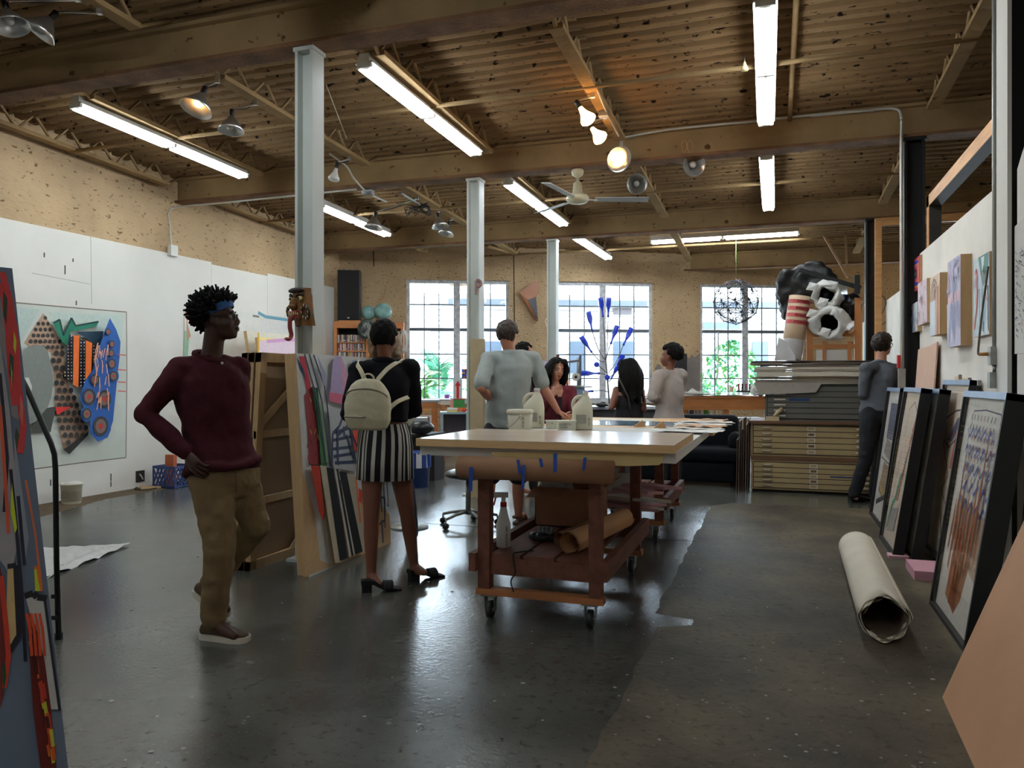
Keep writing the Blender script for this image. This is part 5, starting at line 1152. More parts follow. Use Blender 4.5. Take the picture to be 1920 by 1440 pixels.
for s in (-1, 1):
    b = MB(); b.ball(fr_(s*.045, .080, .062), (.030, .012, .016), mcr, Rm, 14, 8); b.ball(fr_(s*.045, .091, .062), (.010, .006, .011), flat((30, 24, 18)), Rm, 10, 6); b.out('eye', t)
    b = MB(); b.tube([fr_(s*.015, .092, .075), fr_(s*.045, .088, .095), fr_(s*.08, .065, .085)], .008, md, 6); b.out('eyebrow', t)
    b = MB(); b.tube([fr_(s*.085 + .036*math.cos(q), .055+.01*math.sin(q), -.035+.045*math.sin(q)) for q in [2*math.pi*i/16 for i in range(16)]], .012, md, 8, closed=True)
    for i in range(0, 16, 2): q = 2*math.pi*i/16; b.ball(fr_(s*.085 + .036*math.cos(q), .062+.01*math.sin(q), -.035+.045*math.sin(q)), (.004, .010, .012), mcr, Rm, 6, 5)
    b.out('ring_ornament', t)
b = MB(); b.tube([fr_(.06*math.sin(q), .085+.02*math.cos(q), -.028-.01*math.cos(q)) for q in [(-1.3+2.6*i/12) for i in range(13)]], .011, mrd, 8); b.tube([fr_(.05*math.sin(q), .08+.02*math.cos(q), -.075) for q in [(-1.3+2.6*i/12) for i in range(13)]], .009, mrd, 8); b.out('lips', t)
for i in range(7):
    q = -1.05+2.1*i/6; b = MB(); b.tube([fr_(.058*math.sin(q), .088+.022*math.cos(q), -.034), fr_(.056*math.sin(q), .088+.022*math.cos(q), -.058)], [.008, .004], mcr, 6); b.out('tooth', t)
b = MB(); b.tube(spline([fr_(0, .085, -.06), fr_(0, .12, -.075), fr_(0, .128, -.14), fr_(0, .115, -.20), fr_(0, .135, -.232), fr_(0, .16, -.226)], 5), .021, mrd, 10, flatten=.55); b.out('tongue', t)
# foreground: the big canvas at the left edge, on its stand
R0, R1 = V((-2.10, 1.83, .0)), V((-2.53, 1.965, 1.717)); dv = V((-.30, -.954, 0)).normalized(); Wd = 1.35
L0, L1 = R0 + dv*Wd, R1 + dv*Wd; n = (R0-L0).cross(L1-L0).normalized()
t = thing('big_canvas', 'big blue grey abstract canvas leaning at the left edge of the picture', 'painting', (R0+L0)/2)
b = MB(); b.prism([L0, R0, R1, L1], -n*.05, flat((112, 124, 142))); b.out('stretcher', t)
f_ = MB(); f_.poly([p + n*.0006 for p in (L0, R0, R1, L1)], M('blue_grey_ground', (112, 124, 144), .75, var=.1, scale=2)); A = Art(f_, R0 + n*.0012, n)
A.k = 0
A.fill([(2, 520), (12, 530), (24, 610), (32, 690), (40, 790), (22, 780), (14, 700), (0, 640)], (150, 140, 140))
for pts in ([(0, 530), (8, 560), (16, 620), (20, 690), (28, 760)], [(24, 600), (30, 640), (34, 720), (44, 800), (38, 850)], [(4, 510), (20, 570), (26, 640)]): A.line(pts, .02, (214, 70, 70))
for pts, c_ in (([(6, 545), (14, 560), (12, 610), (6, 590)], (60, 72, 56)), ([(18, 660), (26, 670), (24, 720), (17, 700)], (64, 76, 60)), ([(26, 620), (31, 640), (29, 665), (25, 650)], (214, 206, 60)), ([(30, 800), (36, 815), (30, 860), (26, 830)], (70, 84, 60)), ([(38, 740), (44, 760), (43, 800), (37, 780)], (220, 120, 110)), ([(20, 680), (23, 700), (22, 730)], (210, 200, 60))): A.fill(pts, c_)
A.fill([(0, 640), (18, 770), (30, 900), (36, 1010), (20, 1080), (0, 1050)], (168, 162, 164)); A.fill([(26, 810), (36, 880), (54, 1010), (46, 1060), (30, 960)], (150, 156, 168))
for pts in ([(20, 880), (28, 960), (40, 1100), (48, 1240)], [(34, 930), (46, 1060)], [(0, 700), (14, 860), (8, 960)]): A.line(pts, .010, (40, 42, 58))
A.fill([(22, 905), (26, 940), (32, 990), (28, 1000), (20, 960)], (206, 220, 50)); A.line([(0, 760), (10, 900), (16, 1000)], .01, (222, 96, 60)); A.line([(48, 900), (66, 1000), (78, 1100)], .007, (222, 120, 80))
A.fill([(14, 1068), (30, 1064), (36, 1190), (20, 1215), (12, 1150)], (222, 190, 130)); A.line([(14, 1062), (30, 1060), (36, 1190), (18, 1222)], .016, (36, 34, 46))
A.fill([(48, 1120), (84, 1120), (112, 1330), (96, 1330), (80, 1240)], (206, 204, 198)); A.line([(46, 1118), (62, 1112), (70, 1120), (88, 1122)], .02, (34, 34, 40)); A.line([(84, 1125), (98, 1230), (112, 1332)], .008, (40, 40, 48))
A.fill([(64, 1065), (72, 1068), (78, 1108), (66, 1108)], (206, 220, 50)); A.line([(64, 1066), (70, 1062), (78, 1108)], .008, (230, 120, 50))
A.fill([(0, 1060), (8, 1100), (14, 1190), (8, 1300), (0, 1330)], (120, 40, 34)); A.line([(2, 1080), (12, 1180), (16, 1230), (8, 1290)], .014, (214, 66, 44)); A.fill([(4, 1250), (10, 1240), (12, 1270), (6, 1300)], (40, 84, 44))
A.fill([(52, 1180), (66, 1170), (84, 1240), (96, 1330), (106, 1440), (76, 1440), (62, 1330)], (112, 34, 26))
for i in range(26):
    u = rnd.uniform(0, 1); x = 52+u*44+rnd.uniform(-2, 8); y = 1160+u*260+rnd.uniform(-20, 10); A.line([(x, y), (x+4, y+rnd.uniform(18, 44))], rnd.choice((.006, .010)), rnd.choice(((226, 96, 40), (206, 200, 60), (200, 60, 40), (70, 24, 20))))
for x in (50, 58, 66, 74): A.line([(x, 1150), (x+6, 1180), (x+10, 1230)], .008, (226, 80, 40))
f_.out('canvas_face', t, fix=False)
t = thing('display_stand', 'black bent metal stand behind the big blue grey canvas', 'stand', H(110, 1198)); b = MB(); m = flat((16, 16, 17), .4)
pts = [P(30, 690, 3.86), P(52, 732, 3.86), P(96, 832, 3.86), P(102, 852, 3.86), P(104, 880, 3.86), P(106, 1050, 3.88), P(110, 1190, 3.9)]; pts[-1].z = .0; b.tube(pts, .0135, m, 10); b.out('tube_frame', t)
for y in (1118, 1158):
    b = MB(); a = P(108, y, 3.88); b.bar(a, a - RT*.03, .014, .02, m); b.out('bracket', t)
b = MB(); a = H(110, 1198); b.lathe([(.02, 0), (.02, .03), (.014, .035)], a, m, 12); b.out('foot', t)
b = MB(); pts = [P(30, 690, 3.86), P(30, 690, 3.86) + V((-.5, -.3, -.05)), P(110, 1190, 3.9) + V((-.6, -.3, 0))]; pts[-1].z = 0; b.tube(pts, .0135, m, 10); b.out('rear_tube', t)
# bucket, crate, outlet, lead, board and plastic sheet by the left wall
c = XW(134, 938, -7.0); c = H(134, 944); t = thing('paint_bucket', 'small white paint bucket with a label standing by the left wall', 'bucket', c); m = M('pail_white', (222, 216, 194), .5)
b = MB(); b.lathe([(.088, 0), (.092, .005), (.106, .205), (.112, .206), (.112, .222), (.104, .222), (.098, .03), (0, .03)], c, m, 24); b.out('pail_body', t)
b = MB(); b.tube(arc(c + UP*.21, .112, math.pi*.0, math.pi, 12, RT, (TC*.6 - UP*.8).normalized()), .003, m_steel, 6); b.out('bail', t)
b = MB(); b.ball(c + UP*.21 + RT*.02, (.09, .09, .03), m_paper, None, 12, 8); b.out('rag', t)
for i, s in enumerate(('GESSO', 'ACRYLIC', 'WHITE')): text(s, c - RT*.045 + TC*.106 + UP*(.13-.03*i), RT, UP, .026, flat((130, 120, 112)), t)
c = H(326, 912); t = thing('milk_crate', 'blue plastic milk crate against the left wall', 'crate', c); mbl = M('crate_blue', (44, 66, 118), .5); b = MB(); sx, sy = .17, .17; h = .27
for z in (0, h-.03): 
    for (x0, y0, x1, y1) in ((-sx, -sy, sx, -sy+.012), (-sx, sy-.012, sx, sy), (-sx, -sy, -sx+.012, sy), (sx-.012, -sy, sx, sy)): b.b2(c+V((x0, y0, z)), c+V((x1, y1, z+.03)), mbl)
for a0, a1 in (((-sx, -sy), (sx, -sy)), ((sx, -sy), (sx, sy)), ((-sx, sy), (sx, sy)), ((-sx, -sy), (-sx, sy))):
    for i in range(-4, 9):
        for sg in (1, -1):
            p0 = i/6; p1 = p0 + sg*.3
            lo_, hi_ = V((*a0, .03)), V((*a1, .03)); u0, u1 = p0, p1
            z0, z1 = .03, h-.03
            if min(u0, u1) < 0 or max(u0, u1) > 1: continue
            q0 = V(lo_).lerp(V(hi_), u0); q1 = V(lo_).lerp(V(hi_), u1); b.bar(c+V((q0.x, q0.y, z0)), c+V((q1.x, q1.y, z1)), .012, .012, mbl)
for x in (-sx+.006, sx-.006):
    for y in (-sy+.006, sy-.006): b.b2(c+V((x-.008, y-.008, 0)), c+V((x+.008, y+.008, h)), mbl)
b.b2(c+V((-sx, -sy, .0)), c+V((sx, sy, .008)), mbl); b.out('crate_body', t)
b = MB(); b.prism([c+V((-.10, -.05, .012)), c+V((.03, -.05, .012)), c+V((.04, -.05, .40)), c+V((-.09, -.05, .40))], (0, .06, 0), M('terracotta', (178, 92, 58), .8)); tag(b.out('wood_offcut'), 'orange brown wood offcut standing in the blue crate', 'wood offcut')
c = XW(263, 893, -7.447); t = thing('wall_outlet', 'black wall outlet low on the white wall', 'outlet', c); b = MB(); b.box(c, (.012, .13, .14), flat((40, 38, 36))); b.out('cover_plate', t)
b = MB(); b.tube([c+V((.006, -.02, .03)), c+V((.03, -.01, .0)), c+V((.02, .02, -.04))], .008, flat((200, 196, 188)), 6); b.out('plug', t)
b = MB(); g = [H(x, y, .01) for x, y in ((246, 915), (262, 908), (280, 906), (300, 912), (276, 918), (252, 917), (268, 909))]; b.tube(spline(g, 6), .006, flat((24, 24, 24)), 6); tag(b.out('extension_lead'), 'black extension lead coiled on the floor below the outlet', 'cord')
b = MB(); b.prism([H(262, 914, .003), H(300, 911, .003), H(302, 915, .003), H(264, 919, .003)], (0, 0, .02), flat((190, 160, 120))); tag(b.out('wood_strip'), 'pale wood strip lying on the floor by the outlet', 'wood strip')
b = MB(); b.grid(lambda u, v: H(60+190*u*(.55+.45*(1-abs(2*v-1)**.8)) if False else (70+(175-60*v)*u), 1022+8*(1-u)+(62-36*u)*v - 0, .0) + UP*(.012+.012*math.sin(u*14+v*9)*v+.01*noise.noise(V((u*9, v*7, 0)))+.05*max(0, u-.86)*(v < .4)), 40, 14, M('white_plastic_sheet', (214, 214, 212), .35, var=.05, bump=.5, bscale=20)); tag(b.out('plastic_sheet'), 'white plastic sheet spread on the floor behind the black metal stand', 'plastic sheet')
# padding and letter on the second column
c = V((-3.28, 8.25, 0)); t = MB(); mp_ = M('kraft_pad', (176, 158, 126), .85, var=.08, scale=5, bump=.3, bscale=18); a = YW(882, 636, 8.06); t.b2((a.x, 8.05, 0), (a.x+.155, 8.125, a.z), mp_); tag(t.out('cardboard_pad'), 'tall tan cardboard pad strapped to the front of the second column', 'cardboard pad')
t = MB(); c = YW(898, 538, 8.155); m = M('letter_rust', (150, 116, 112), .6, .3, var=.3); t.bar(c+UP*.07-RT*.03, c-UP*.085-RT*.03, .035, .02, m, TC); t.tube([c+UP*.04+RT*(.0+.045*math.sin(q))+UP*.04*math.cos(q)-RT*.02 for q in [math.pi*i/12 for i in range(13)]], .016, m, 8); t.bar(c+UP*.08-RT*.03, c+UP*.08-RT*.015, .03, .02, m, TC); t.bar(c-RT*.03, c-RT*.01, .03, .02, m, TC); tag(t.out('letter_p'), 'rusty metal letter P hung on the second column', 'letter')
# ------------------------------------------------------------------ back of the room
ZR = Matrix((WBD, -WBN, UP)).transposed()                        # local frame of things set square to the window wall: x along, y away, z up
def at(px, Z, z=0.0): p = P(px, CY, Z); return V((p.x, p.y, z))
class LB(MB):                                                    # boxes in a local frame
    def __init__(s, o, Rm): super().__init__(); s.o = V(o); s.R = Rm
    def p(s, x, y, z): return s.o + s.R @ V((x, y, z))
    def bx(s, a, b, m): a, b = V(a), V(b); c = (a+b)/2; return s.box(s.p(*c), [abs(q) for q in (b-a)], m, s.R)
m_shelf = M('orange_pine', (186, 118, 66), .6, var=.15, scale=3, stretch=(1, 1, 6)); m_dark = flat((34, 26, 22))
# bookcase with CDs
o = at(626, 13.25); t = thing('bookcase', 'tall orange pine bookcase of CDs in the far left corner', 'bookcase', o); Wd, Hh = 1.20, 2.36
b = LB(o, ZR); b.bx((0, 0, 0), (.05, .3, Hh), m_shelf); b.out('side_panel', t); b = LB(o, ZR); b.bx((Wd-.05, 0, 0), (Wd, .3, Hh), m_shelf); b.out('side_panel', t)
b = LB(o, ZR); b.bx((.545, 0, 0), (.61, .3, Hh-.1), m_shelf); b.out('divider', t); b = LB(o, ZR); b.bx((.05, .0, Hh-.11), (Wd-.05, .3, Hh), m_shelf); b.out('top', t)
b = LB(o, ZR); b.bx((.05, .285, 0), (Wd-.05, .3, Hh-.11), m_dark); b.out('back_panel', t)
SHZ = [1.985, 1.835, 1.685, 1.535, 1.385]
for z in SHZ:
    for x0, x1 in ((.05, .545), (.61, Wd-.05)):
        b = LB(o, ZR); b.bx((x0, .01, z), (x1, .285, z+.02), m_shelf); b.out('shelf', t)
cols = [(206, 200, 190), (60, 52, 54), (150, 60, 64), (120, 130, 140), (190, 170, 150), (44, 44, 52), (160, 120, 130), (214, 210, 206), (90, 100, 96), (170, 150, 90)]
cd_m = [flat(c, .4) for c in cols]; rnd = random.Random(21); first = {}
for zi, z in enumerate(SHZ[:3]):
    for x0, x1 in ((.056, .54), (.615, .74)):
        x = x0
        while x < x1-.018:
            w_ = rnd.choice((.014, .016, .02)); h = rnd.choice((.122, .125, .128)); m = rnd.choice(cd_m); key = (w_, h, m.name)
            if key not in first:
                b = MB(); b.b2((0, .03, 0), (w_*.92, .165, h), m); b.b2((0, .0295, h*.15), (w_*.92, .0298, h*.28), rnd.choice(cd_m)); q = b.out('compact_disc', local=True); first[key] = q
            else: q = first[key].copy(); C.objects.link(q)
            q.matrix_world = Matrix.Translation(o + ZR @ V((x, 0, z+.0205))) @ ZR.to_4x4()
            tag(q, 'slim CD case standing on the %s CD shelf of the bookcase' % ('top', 'middle', 'lowest visible')[zi], 'CD', 'CD cases on the %s shelf' % ('top', 'middle', 'lowest')[zi]); x += w_
# loudspeaker, globes, clock
oo = o + ZR @ V((.06, 0, Hh)); t = thing('loudspeaker', 'tall black loudspeaker standing on top of the bookcase', 'speaker', oo); b = LB(oo, ZR); b.bx((.02, .0, 0), (.40, .3, .02), m_shelf); b.bx((0, .02, .02), (.385, .3, .90), flat((40, 30, 28), .5)); b.out('cabinet', t)
b = LB(oo, ZR); b.bx((.008, .0, .03), (.37, .02, .89), M('speaker_cloth', (24, 22, 22), .9, var=.2, scale=80)); g = b.out('grille', t); b = LB(oo, ZR); b.bx((.17, -.004, .055), (.205, .0, .075), flat((206, 206, 206))); b.out('badge', g)
for px, py, r, lb in ((691, 596, .13, 'teal globe with an orange patch on the bookcase, next to the speaker'), (718, 594, .152, 'larger teal globe on the bookcase, right of the other globe')):
    c = P(px, py, 13.42); base = V((c.x, c.y, oo.z)); c.z = base.z+.03+r; t = thing('globe', lb, 'globe', base); m = M('globe_sea%d' % px, (120, 158, 152), .35, var=.45, scale=7)
    b = MB(); b.ball(c, r, m, None, 24, 16); b.out('sphere', t); b = MB(); b.lathe([(.08, 0), (.07, .012), (.015, .02), (.015, .034)], base, flat((120, 92, 60)), 16); b.out('base', t)
    b = MB(); b.tube(arc(c, r+.012, -1.4, 1.5, 14, RT, UP), .006, flat((190, 180, 150), .4), 6); b.out('meridian', t)
c = P(688, 617, 13.15); t = thing('wall_clock', 'round clock with a dark green rim on the front of the bookcase', 'clock', c); n = -ZR.col[1].normalized() if False else WBN; u = WBD
Rc = Matrix((u, UP, n)).transposed()
b = MB(); b.lathe([(.128, -.02), (.158, -.02), (.162, .0), (.155, .022), (.130, .02)], c, M('clock_green', (22, 52, 40), .4), 32, Rc, cap=False); b.lathe([(0, -.02), (.13, -.02)], c, m_dark, 32, Rc); b.out('rim', t)
b = MB(); b.lathe([(0, .006), (.134, .006)], c, flat((224, 226, 220)), 32, Rc); f_ = b.out('dial', t)
for k in range(12):
    q = 2*math.pi*k/12; d = u*math.sin(q)+UP*math.cos(q); text(str(k or 12), c + d*.103 + n*.0075 - UP*.011, u, UP, .030, m_dark, t, 'numeral', 'CENTER')
for a, l, w_ in ((-.25, .065, .012), (-2.05, .095, .009)): b = MB(); d = u*math.sin(a)+UP*math.cos(a); b.bar(c+n*.009-d*.012, c+n*.009+d*l, w_, .003, m_dark, n); b.out('clock_hand', t)
for i, (x0, y0, x1, y1, lb) in enumerate(((750, 482, 705, 600, 'pale thin rod leaning against the back wall above the globes'), (742, 505, 718, 560, 'shorter pale rod hanging on the back wall by the long one'))):
    b = MB(); b.tube([W(x0, y0, .03), W(x1, y1, .05)], .006, flat((196, 170, 130)), 6); tag(b.out('thin_rod'), lb, 'rod')
b = MB(); p = P(757, 640, 13.3)
for k in range(5): b.tube([p + RT*(.035+.008*k)*math.cos(q) + UP*(.16+.01*k)*math.sin(q) + FW*.01*k for q in [2*math.pi*i/18 for i in range(18)]], .006, flat((206, 204, 200)), 5, closed=True)
b.bar(p+UP*.17, p+UP*.17+FW*.0-RT*.09, .012, .012, m_steel); tag(b.out('cable_coil'), 'white and black cable coiled on the right end of the bookcase', 'cable')
# workbench by the first window
o = at(772, 12.9); t = thing('workbench', 'orange wooden workbench on casters below the first window', 'workbench', o); b = LB(o, ZR); b.bx((0, -.02, .965), (.46, .75, 1.005), M('bench_top_grey', (150, 152, 154), .4)); b.out('bench_top', t)
b = LB(o, ZR); b.bx((.02, 0, .86), (.44, .03, .965), m_shelf); b.out('apron', t); b = LB(o, ZR); b.bx((.10, .0, .79), (.30, .4, .86), m_wood); b.out('drawer', t)
for x, y in ((.33, 0), (.02, 0), (.36, .68), (.02, .68)):
    b = LB(o, ZR); b.bx((x, y, .12), (x+.08, y+.07, .86), m_shelf); b.out('leg', t); p = b.p(x+.04, y+.035, .045); b = MB(); b.lathe([(.045, -.015), (.045, .015)], p, m_rub, 14, Matrix.Rotation(math.pi/2, 3, 'Y')); b.bar(p+UP*.0, p+UP*.08, .03, .03, m_steel, FW); b.out('caster', t)
o = at(823, 12.7); t = thing('workbench', 'second wooden bench, its leg right of the first workbench', 'workbench', o); b = LB(o, ZR); b.bx((.02, 0, .93), (.18, .7, 1.0), flat((206, 196, 180))); b.bx((.015, -.01, 1.0), (.20, .7, 1.02), M('bench_top_grey', (150, 152, 154))); b.out('bench_top', t)
for y in (0, .62): b = LB(o, ZR); b.bx((.035, y, 0), (.105, y+.07, .93), m_shelf); b.out('leg', t)
# blue steel side table with things on it
o = at(828, 11.9); zt = 1.32-58*11.9/1431; t = thing('side_table', 'pale blue steel side table below the first window', 'table', o); mbs = M('pale_blue_steel', (150, 176, 186), .5)
b = LB(o, ZR); b.bx((-.02, 0, zt-.03), (.46, .5, zt), mbs); b.out('tabletop', t)
for x in (-.01, .40):
    for y in (.02, .44): b = LB(o, ZR); b.bx((x, y, 0), (x+.035, y+.035, zt-.03), mbs); b.out('leg', t)
b = LB(o, ZR); b.bx((.04, .48, .2), (.4, .5, zt-.04), flat((92, 82, 88))); b.out('rear_panel', t)
def item(name, lb, cat, px, dx, w_, d_, h, m, Z=11.98, z=None, top=None):
    b = LB(at(px, Z), ZR); z = zt if z is None else z; b.bx((0, dx, z+.001), (w_, dx+d_, z+h), m)
    if top: b.bx((w_*.0-.004, dx-.004, z+h), (w_+.01, dx+d_, z+h+.02), top)
    return tag(b.out(name), lb, cat), b
item('book', 'yellow book lying on the pale blue side table', 'book', 838, .02, .16, .2, .03, flat((222, 200, 120)))
item('book', 'white book stacked on the yellow book on the side table', 'book', 839, .02, .155, .2, .03, m_paper, z=zt+.031)
item('carton', 'small pink and white carton on the side table beside the green box', 'carton', 845, .25, .05, .08, .19, flat((226, 150, 140)))
o2, b = item('food_box', 'green printed food box with yellow lettering on the side table', 'box', 851, .12, .175, .1, .19, M('box_green', (56, 128, 60), .5, var=.25, scale=12), top=flat((150, 70, 50)))
text('Yobi', b.p(.06, .118, zt+.11), WBD, UP, .055, flat((236, 206, 70)), o2) if False else None
lt = text('Yobi', b.p(.05, .117, zt+.11), WBD, UP, .06, flat((240, 214, 90)), None); lt.parent = o2; lt.matrix_local = Matrix.Translation(-ORG[o2.name]) @ lt.matrix_local
bb = LB(at(851, 11.98), ZR); bb.bx((.0, .114, zt+.002), (.175, .118, zt+.065), M('box_orange_print', (206, 110, 60), .5, var=.4, scale=30)); bb.out('printed_band', o2)
b = MB(); c = at(871, 12.02, zt); b.ball(c+UP*.03, (.045, .04, .03), flat((200, 70, 44)), None, 12, 8); b.ball(c+UP*.05+RT*.05, (.03, .03, .025), flat((210, 200, 190)), None, 10, 8); b.tube([c+RT*.04+UP*.02, c+RT*.07+UP*.08], .012, flat((40, 60, 70)), 6); tag(b.out('toy'), 'red and white toy lying on the side table beside the green box', 'toy')
# arrow sign, purple cup, stained glass square
o = at(850, 13.4); b = LB(o, ZR); b.bx((0, 0, .95), (.155, .02, 1.36), flat((196, 198, 200))); s_ = tag(b.out('arrow_sign'), 'grey board with a red upward arrow in front of the window mullion', 'sign'); ar = LB(o, ZR); ar.prism([ar.p(x, -.001, z) for x, z in ((.055, .96), (.10, .96), (.10, 1.24), (.13, 1.24), (.0775, 1.33), (.025, 1.24), (.055, 1.24))], -ZR.col[1]*.002, flat((206, 34, 38))); ar.out('red_arrow', s_)
c = W(838, 750, -.03); c.z = .957; t = thing('cup', 'purple tinted cup standing on the first window sill', 'cup', c); m = M('purple_glass', (170, 110, 190), .15, var=.1, alpha=.75); b = MB(); b.lathe([(.035, 0), (.05, .09), (.062, .12), (.056, .12), (.03, .01), (0, .01)], c, m, 16); b.out('bowl', t)
b = MB(); b.tube(arc(c+UP*.065+RT*.05, .032, -1.4, 1.4, 8, RT, UP), .007, m, 6); b.out('handle', t)
o = W(866, 720, -.075); b = MB(); z0 = 1.32+(715-709)*14.2/1431; a = W(866, 709, -.075); 
g = MB(); rnd = random.Random(3); nn = 6; sz = .17; pal = [(240, 214, 60), (40, 70, 190), (226, 230, 236), (206, 60, 40), (60, 60, 70), (236, 150, 50)]
for i in range(nn):
    for k in range(nn): p = a + WBD*sz*i/nn + UP*sz*k/nn; g.prism([p, p+WBD*sz/nn, p+WBD*sz/nn+UP*sz/nn, p+UP*sz/nn], WBN*.006, M('stain%d' % rnd.randrange(6), pal[rnd.randrange(6)], .3, var=.1))
tag(g.out('mosaic_tile'), 'small square of coloured glass mosaic hanging in the first window', 'glass panel')
# tray stand, black bag and blue bin seen between the woman and the table
c = at(768, 6.9); t = thing('tray_stand', 'white tray on a chrome post behind the woman with the backpack', 'stand', c); zt2 = 1.32-71*6.9/1431; b = MB(); b.box(c+UP*zt2+RT*.04, (.24, .16, .03), flat((206, 212, 220), .4), Matrix.Rotation(.5, 3, 'Z')); b.out('tray', t)
b = MB(); b.tube([c+UP*.03, c+UP*(zt2-.015)], .016, m_steel, 10); b.out('post', t); b = MB(); b.lathe([(.17, 0), (.17, .015), (.02, .03)], c, m_steel, 20); b.out('base', t)
c = at(782, 9.55); t = thing('storage_bin', 'round blue plastic bin with a striped paper collar behind the work table', 'bin', c); b = MB(); b.lathe([(.145, 0), (.17, .42), (.174, .42), (.174, .44), (.16, .44), (.13, .02), (0, .02)], c, M('bin_blue', (40, 66, 130), .45), 24); b.out('bin_body', t)
b = MB(); 
for k in range(16): q0, q1 = 2*math.pi*k/16, 2*math.pi*(k+1)/16; r = .176; b.add([c+V((r*math.cos(q0), r*math.sin(q0), .25)), c+V((r*math.cos(q1), r*math.sin(q1), .25)), c+V((r*math.cos(q1), r*math.sin(q1), .435)), c+V((r*math.cos(q0), r*math.sin(q0), .435))], [(0, 1, 2, 3)], flat((206, 208, 210)) if k % 2 else flat((36, 60, 130)))
b.out('striped_collar', t, fix=False)
c = at(788, 9.9); b = MB(); b.ball(c+UP*.72, (.19, .15, .09), M('black_vinyl', (24, 24, 26)), None, 18, 10); o3 = tag(b.out('black_bag'), 'black bag with bright buckles on a low shelf below the workbench', 'bag'); b = MB(); b.tube([c+UP*.80-RT*.12-FW*.02, c+UP*.82-FW*.03, c+UP*.79+RT*.13], .006, m_steel, 5); b.out('zip', o3)
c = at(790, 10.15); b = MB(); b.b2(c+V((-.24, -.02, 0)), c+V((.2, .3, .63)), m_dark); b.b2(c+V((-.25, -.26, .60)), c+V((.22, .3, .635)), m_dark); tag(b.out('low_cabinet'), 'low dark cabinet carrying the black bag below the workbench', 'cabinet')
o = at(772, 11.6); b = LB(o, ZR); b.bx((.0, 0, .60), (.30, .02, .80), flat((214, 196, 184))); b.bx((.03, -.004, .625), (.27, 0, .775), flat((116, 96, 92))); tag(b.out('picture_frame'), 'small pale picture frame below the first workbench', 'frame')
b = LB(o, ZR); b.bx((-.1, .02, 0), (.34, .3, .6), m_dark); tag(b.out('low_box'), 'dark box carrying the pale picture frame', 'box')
# plywood sculpture on the wall
pts = [(1003, 525), (1010, 532), (1012, 545), (1005, 556), (1004, 558), (1007, 585), (1009, 603), (1003, 597), (985, 565), (974, 550), (976, 546)]
t = thing('wall_sculpture', 'bent copper brown plywood form hung on the back wall between windows', 'sculpture', W(992, 560)); mcu = M('copper_ply', (166, 112, 84), .35, var=.15, scale=3); b = MB(); 
upl = [(1003, 525), (1010, 531), (1012, 545), (1005, 556), (990, 563), (976, 552), (974, 549), (977, 545)]; low = [(974, 549), (990, 563), (996, 560), (1003, 590), (1009, 603), (1003, 597), (985, 568)]
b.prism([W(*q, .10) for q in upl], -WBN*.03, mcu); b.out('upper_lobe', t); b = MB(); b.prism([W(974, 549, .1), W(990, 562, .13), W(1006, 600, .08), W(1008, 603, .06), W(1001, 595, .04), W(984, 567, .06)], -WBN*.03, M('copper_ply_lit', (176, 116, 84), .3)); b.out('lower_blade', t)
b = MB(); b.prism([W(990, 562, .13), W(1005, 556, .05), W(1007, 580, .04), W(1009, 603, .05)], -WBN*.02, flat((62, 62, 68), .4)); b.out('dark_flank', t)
b = MB(); b.tube([W(1025, 597, .02), W(1022, 602, .03), W(1032, 630, .03)], .008, flat((226, 214, 190)), 6); tag(b.out('bent_rod'), 'white bent rod on the back wall beside the second column', 'rod')
# display things between the facing woman and the column
o = at(1000, 11.5); b = LB(o, ZR); b.bx((0, 0, 1.38), (.26, .04, 1.62), M('print_sheet', (196, 190, 204), .4, var=.3, scale=9)); b.bx((-.015, .04, 1.36), (.27, .06, 1.64), flat((170, 166, 166))); s_ = tag(b.out('framed_print'), 'pale framed print standing on the shelf unit behind the facing woman', 'framed print')
t = thing('shelf_unit', 'pale shelf unit with white binders behind the facing woman', 'shelf unit', o); b = LB(o, ZR); b.bx((-.10, .0, 1.33), (.30, .3, 1.36), flat((200, 196, 190))); b.bx((-.1, 0, .0), (-.08, .3, 1.33), flat((200, 196, 190))); b.bx((.28, 0, 0), (.30, .3, 1.33), flat((200, 196, 190))); b.bx((-.08, 0, .95), (.28, .3, .97), flat((200, 196, 190))); b.out('carcass', t)
for i, x in enumerate((-.07, -.02, .04, .10, .16, .21)):
    b = LB(o, ZR); b.bx((x, .02, .972), (x+.042, .26, 1.27-.02*(i % 3)), flat(((40, 40, 44), (206, 200, 196), (196, 190, 190), (60, 50, 50), (210, 206, 200), (180, 170, 166))[i])); tag(b.out('binder'), ['black binder at the left end of the pale shelf unit', 'white binder next to the black one on the shelf unit', 'second white binder from the black one on the shelf unit', 'dark brown binder in the middle of the shelf unit', 'white binder right of the dark brown one on the shelf unit', 'grey binder at the right end of the shelf unit'][i], 'binder', 'binders on the shelf unit')
# window counter with the bottle tree
zc = .955; o = at(1062, 10.9); t = thing('window_counter', 'long white topped counter with dark sides under the second window', 'counter', o)
b = LB(o, ZR); b.bx((.2, -.02, zc-.04), (1.40, .75, zc), M('counter_top', (206, 208, 212), .35)); b.out('counter_top', t); b = LB(o, ZR); b.bx((.22, .02, 0), (1.38, .7, zc-.04), flat((70, 68, 72))); b.out('counter_body', t)
oc = at(1050, 10.5); b = LB(oc, ZR); b.bx((0, 0, 0), (.33, .35, 1.235), M('drum_blue', (36, 92, 164), .4)); t = tag(b.out('blue_cabinet'), 'tall blue cabinet draped with clear plastic behind the facing woman', 'cabinet'); b = LB(oc, ZR); b.bx((.12, -.012, .7), (.335, -.002, 1.235), M('clear_film_blue', (176, 206, 232), .2, alpha=.7, var=.2)); b.out('plastic_drape', t); b = LB(oc, ZR); b.bx((-.03, -.05, 1.236), (.44, .4, 1.25), m_steel); b.out('lid', t)
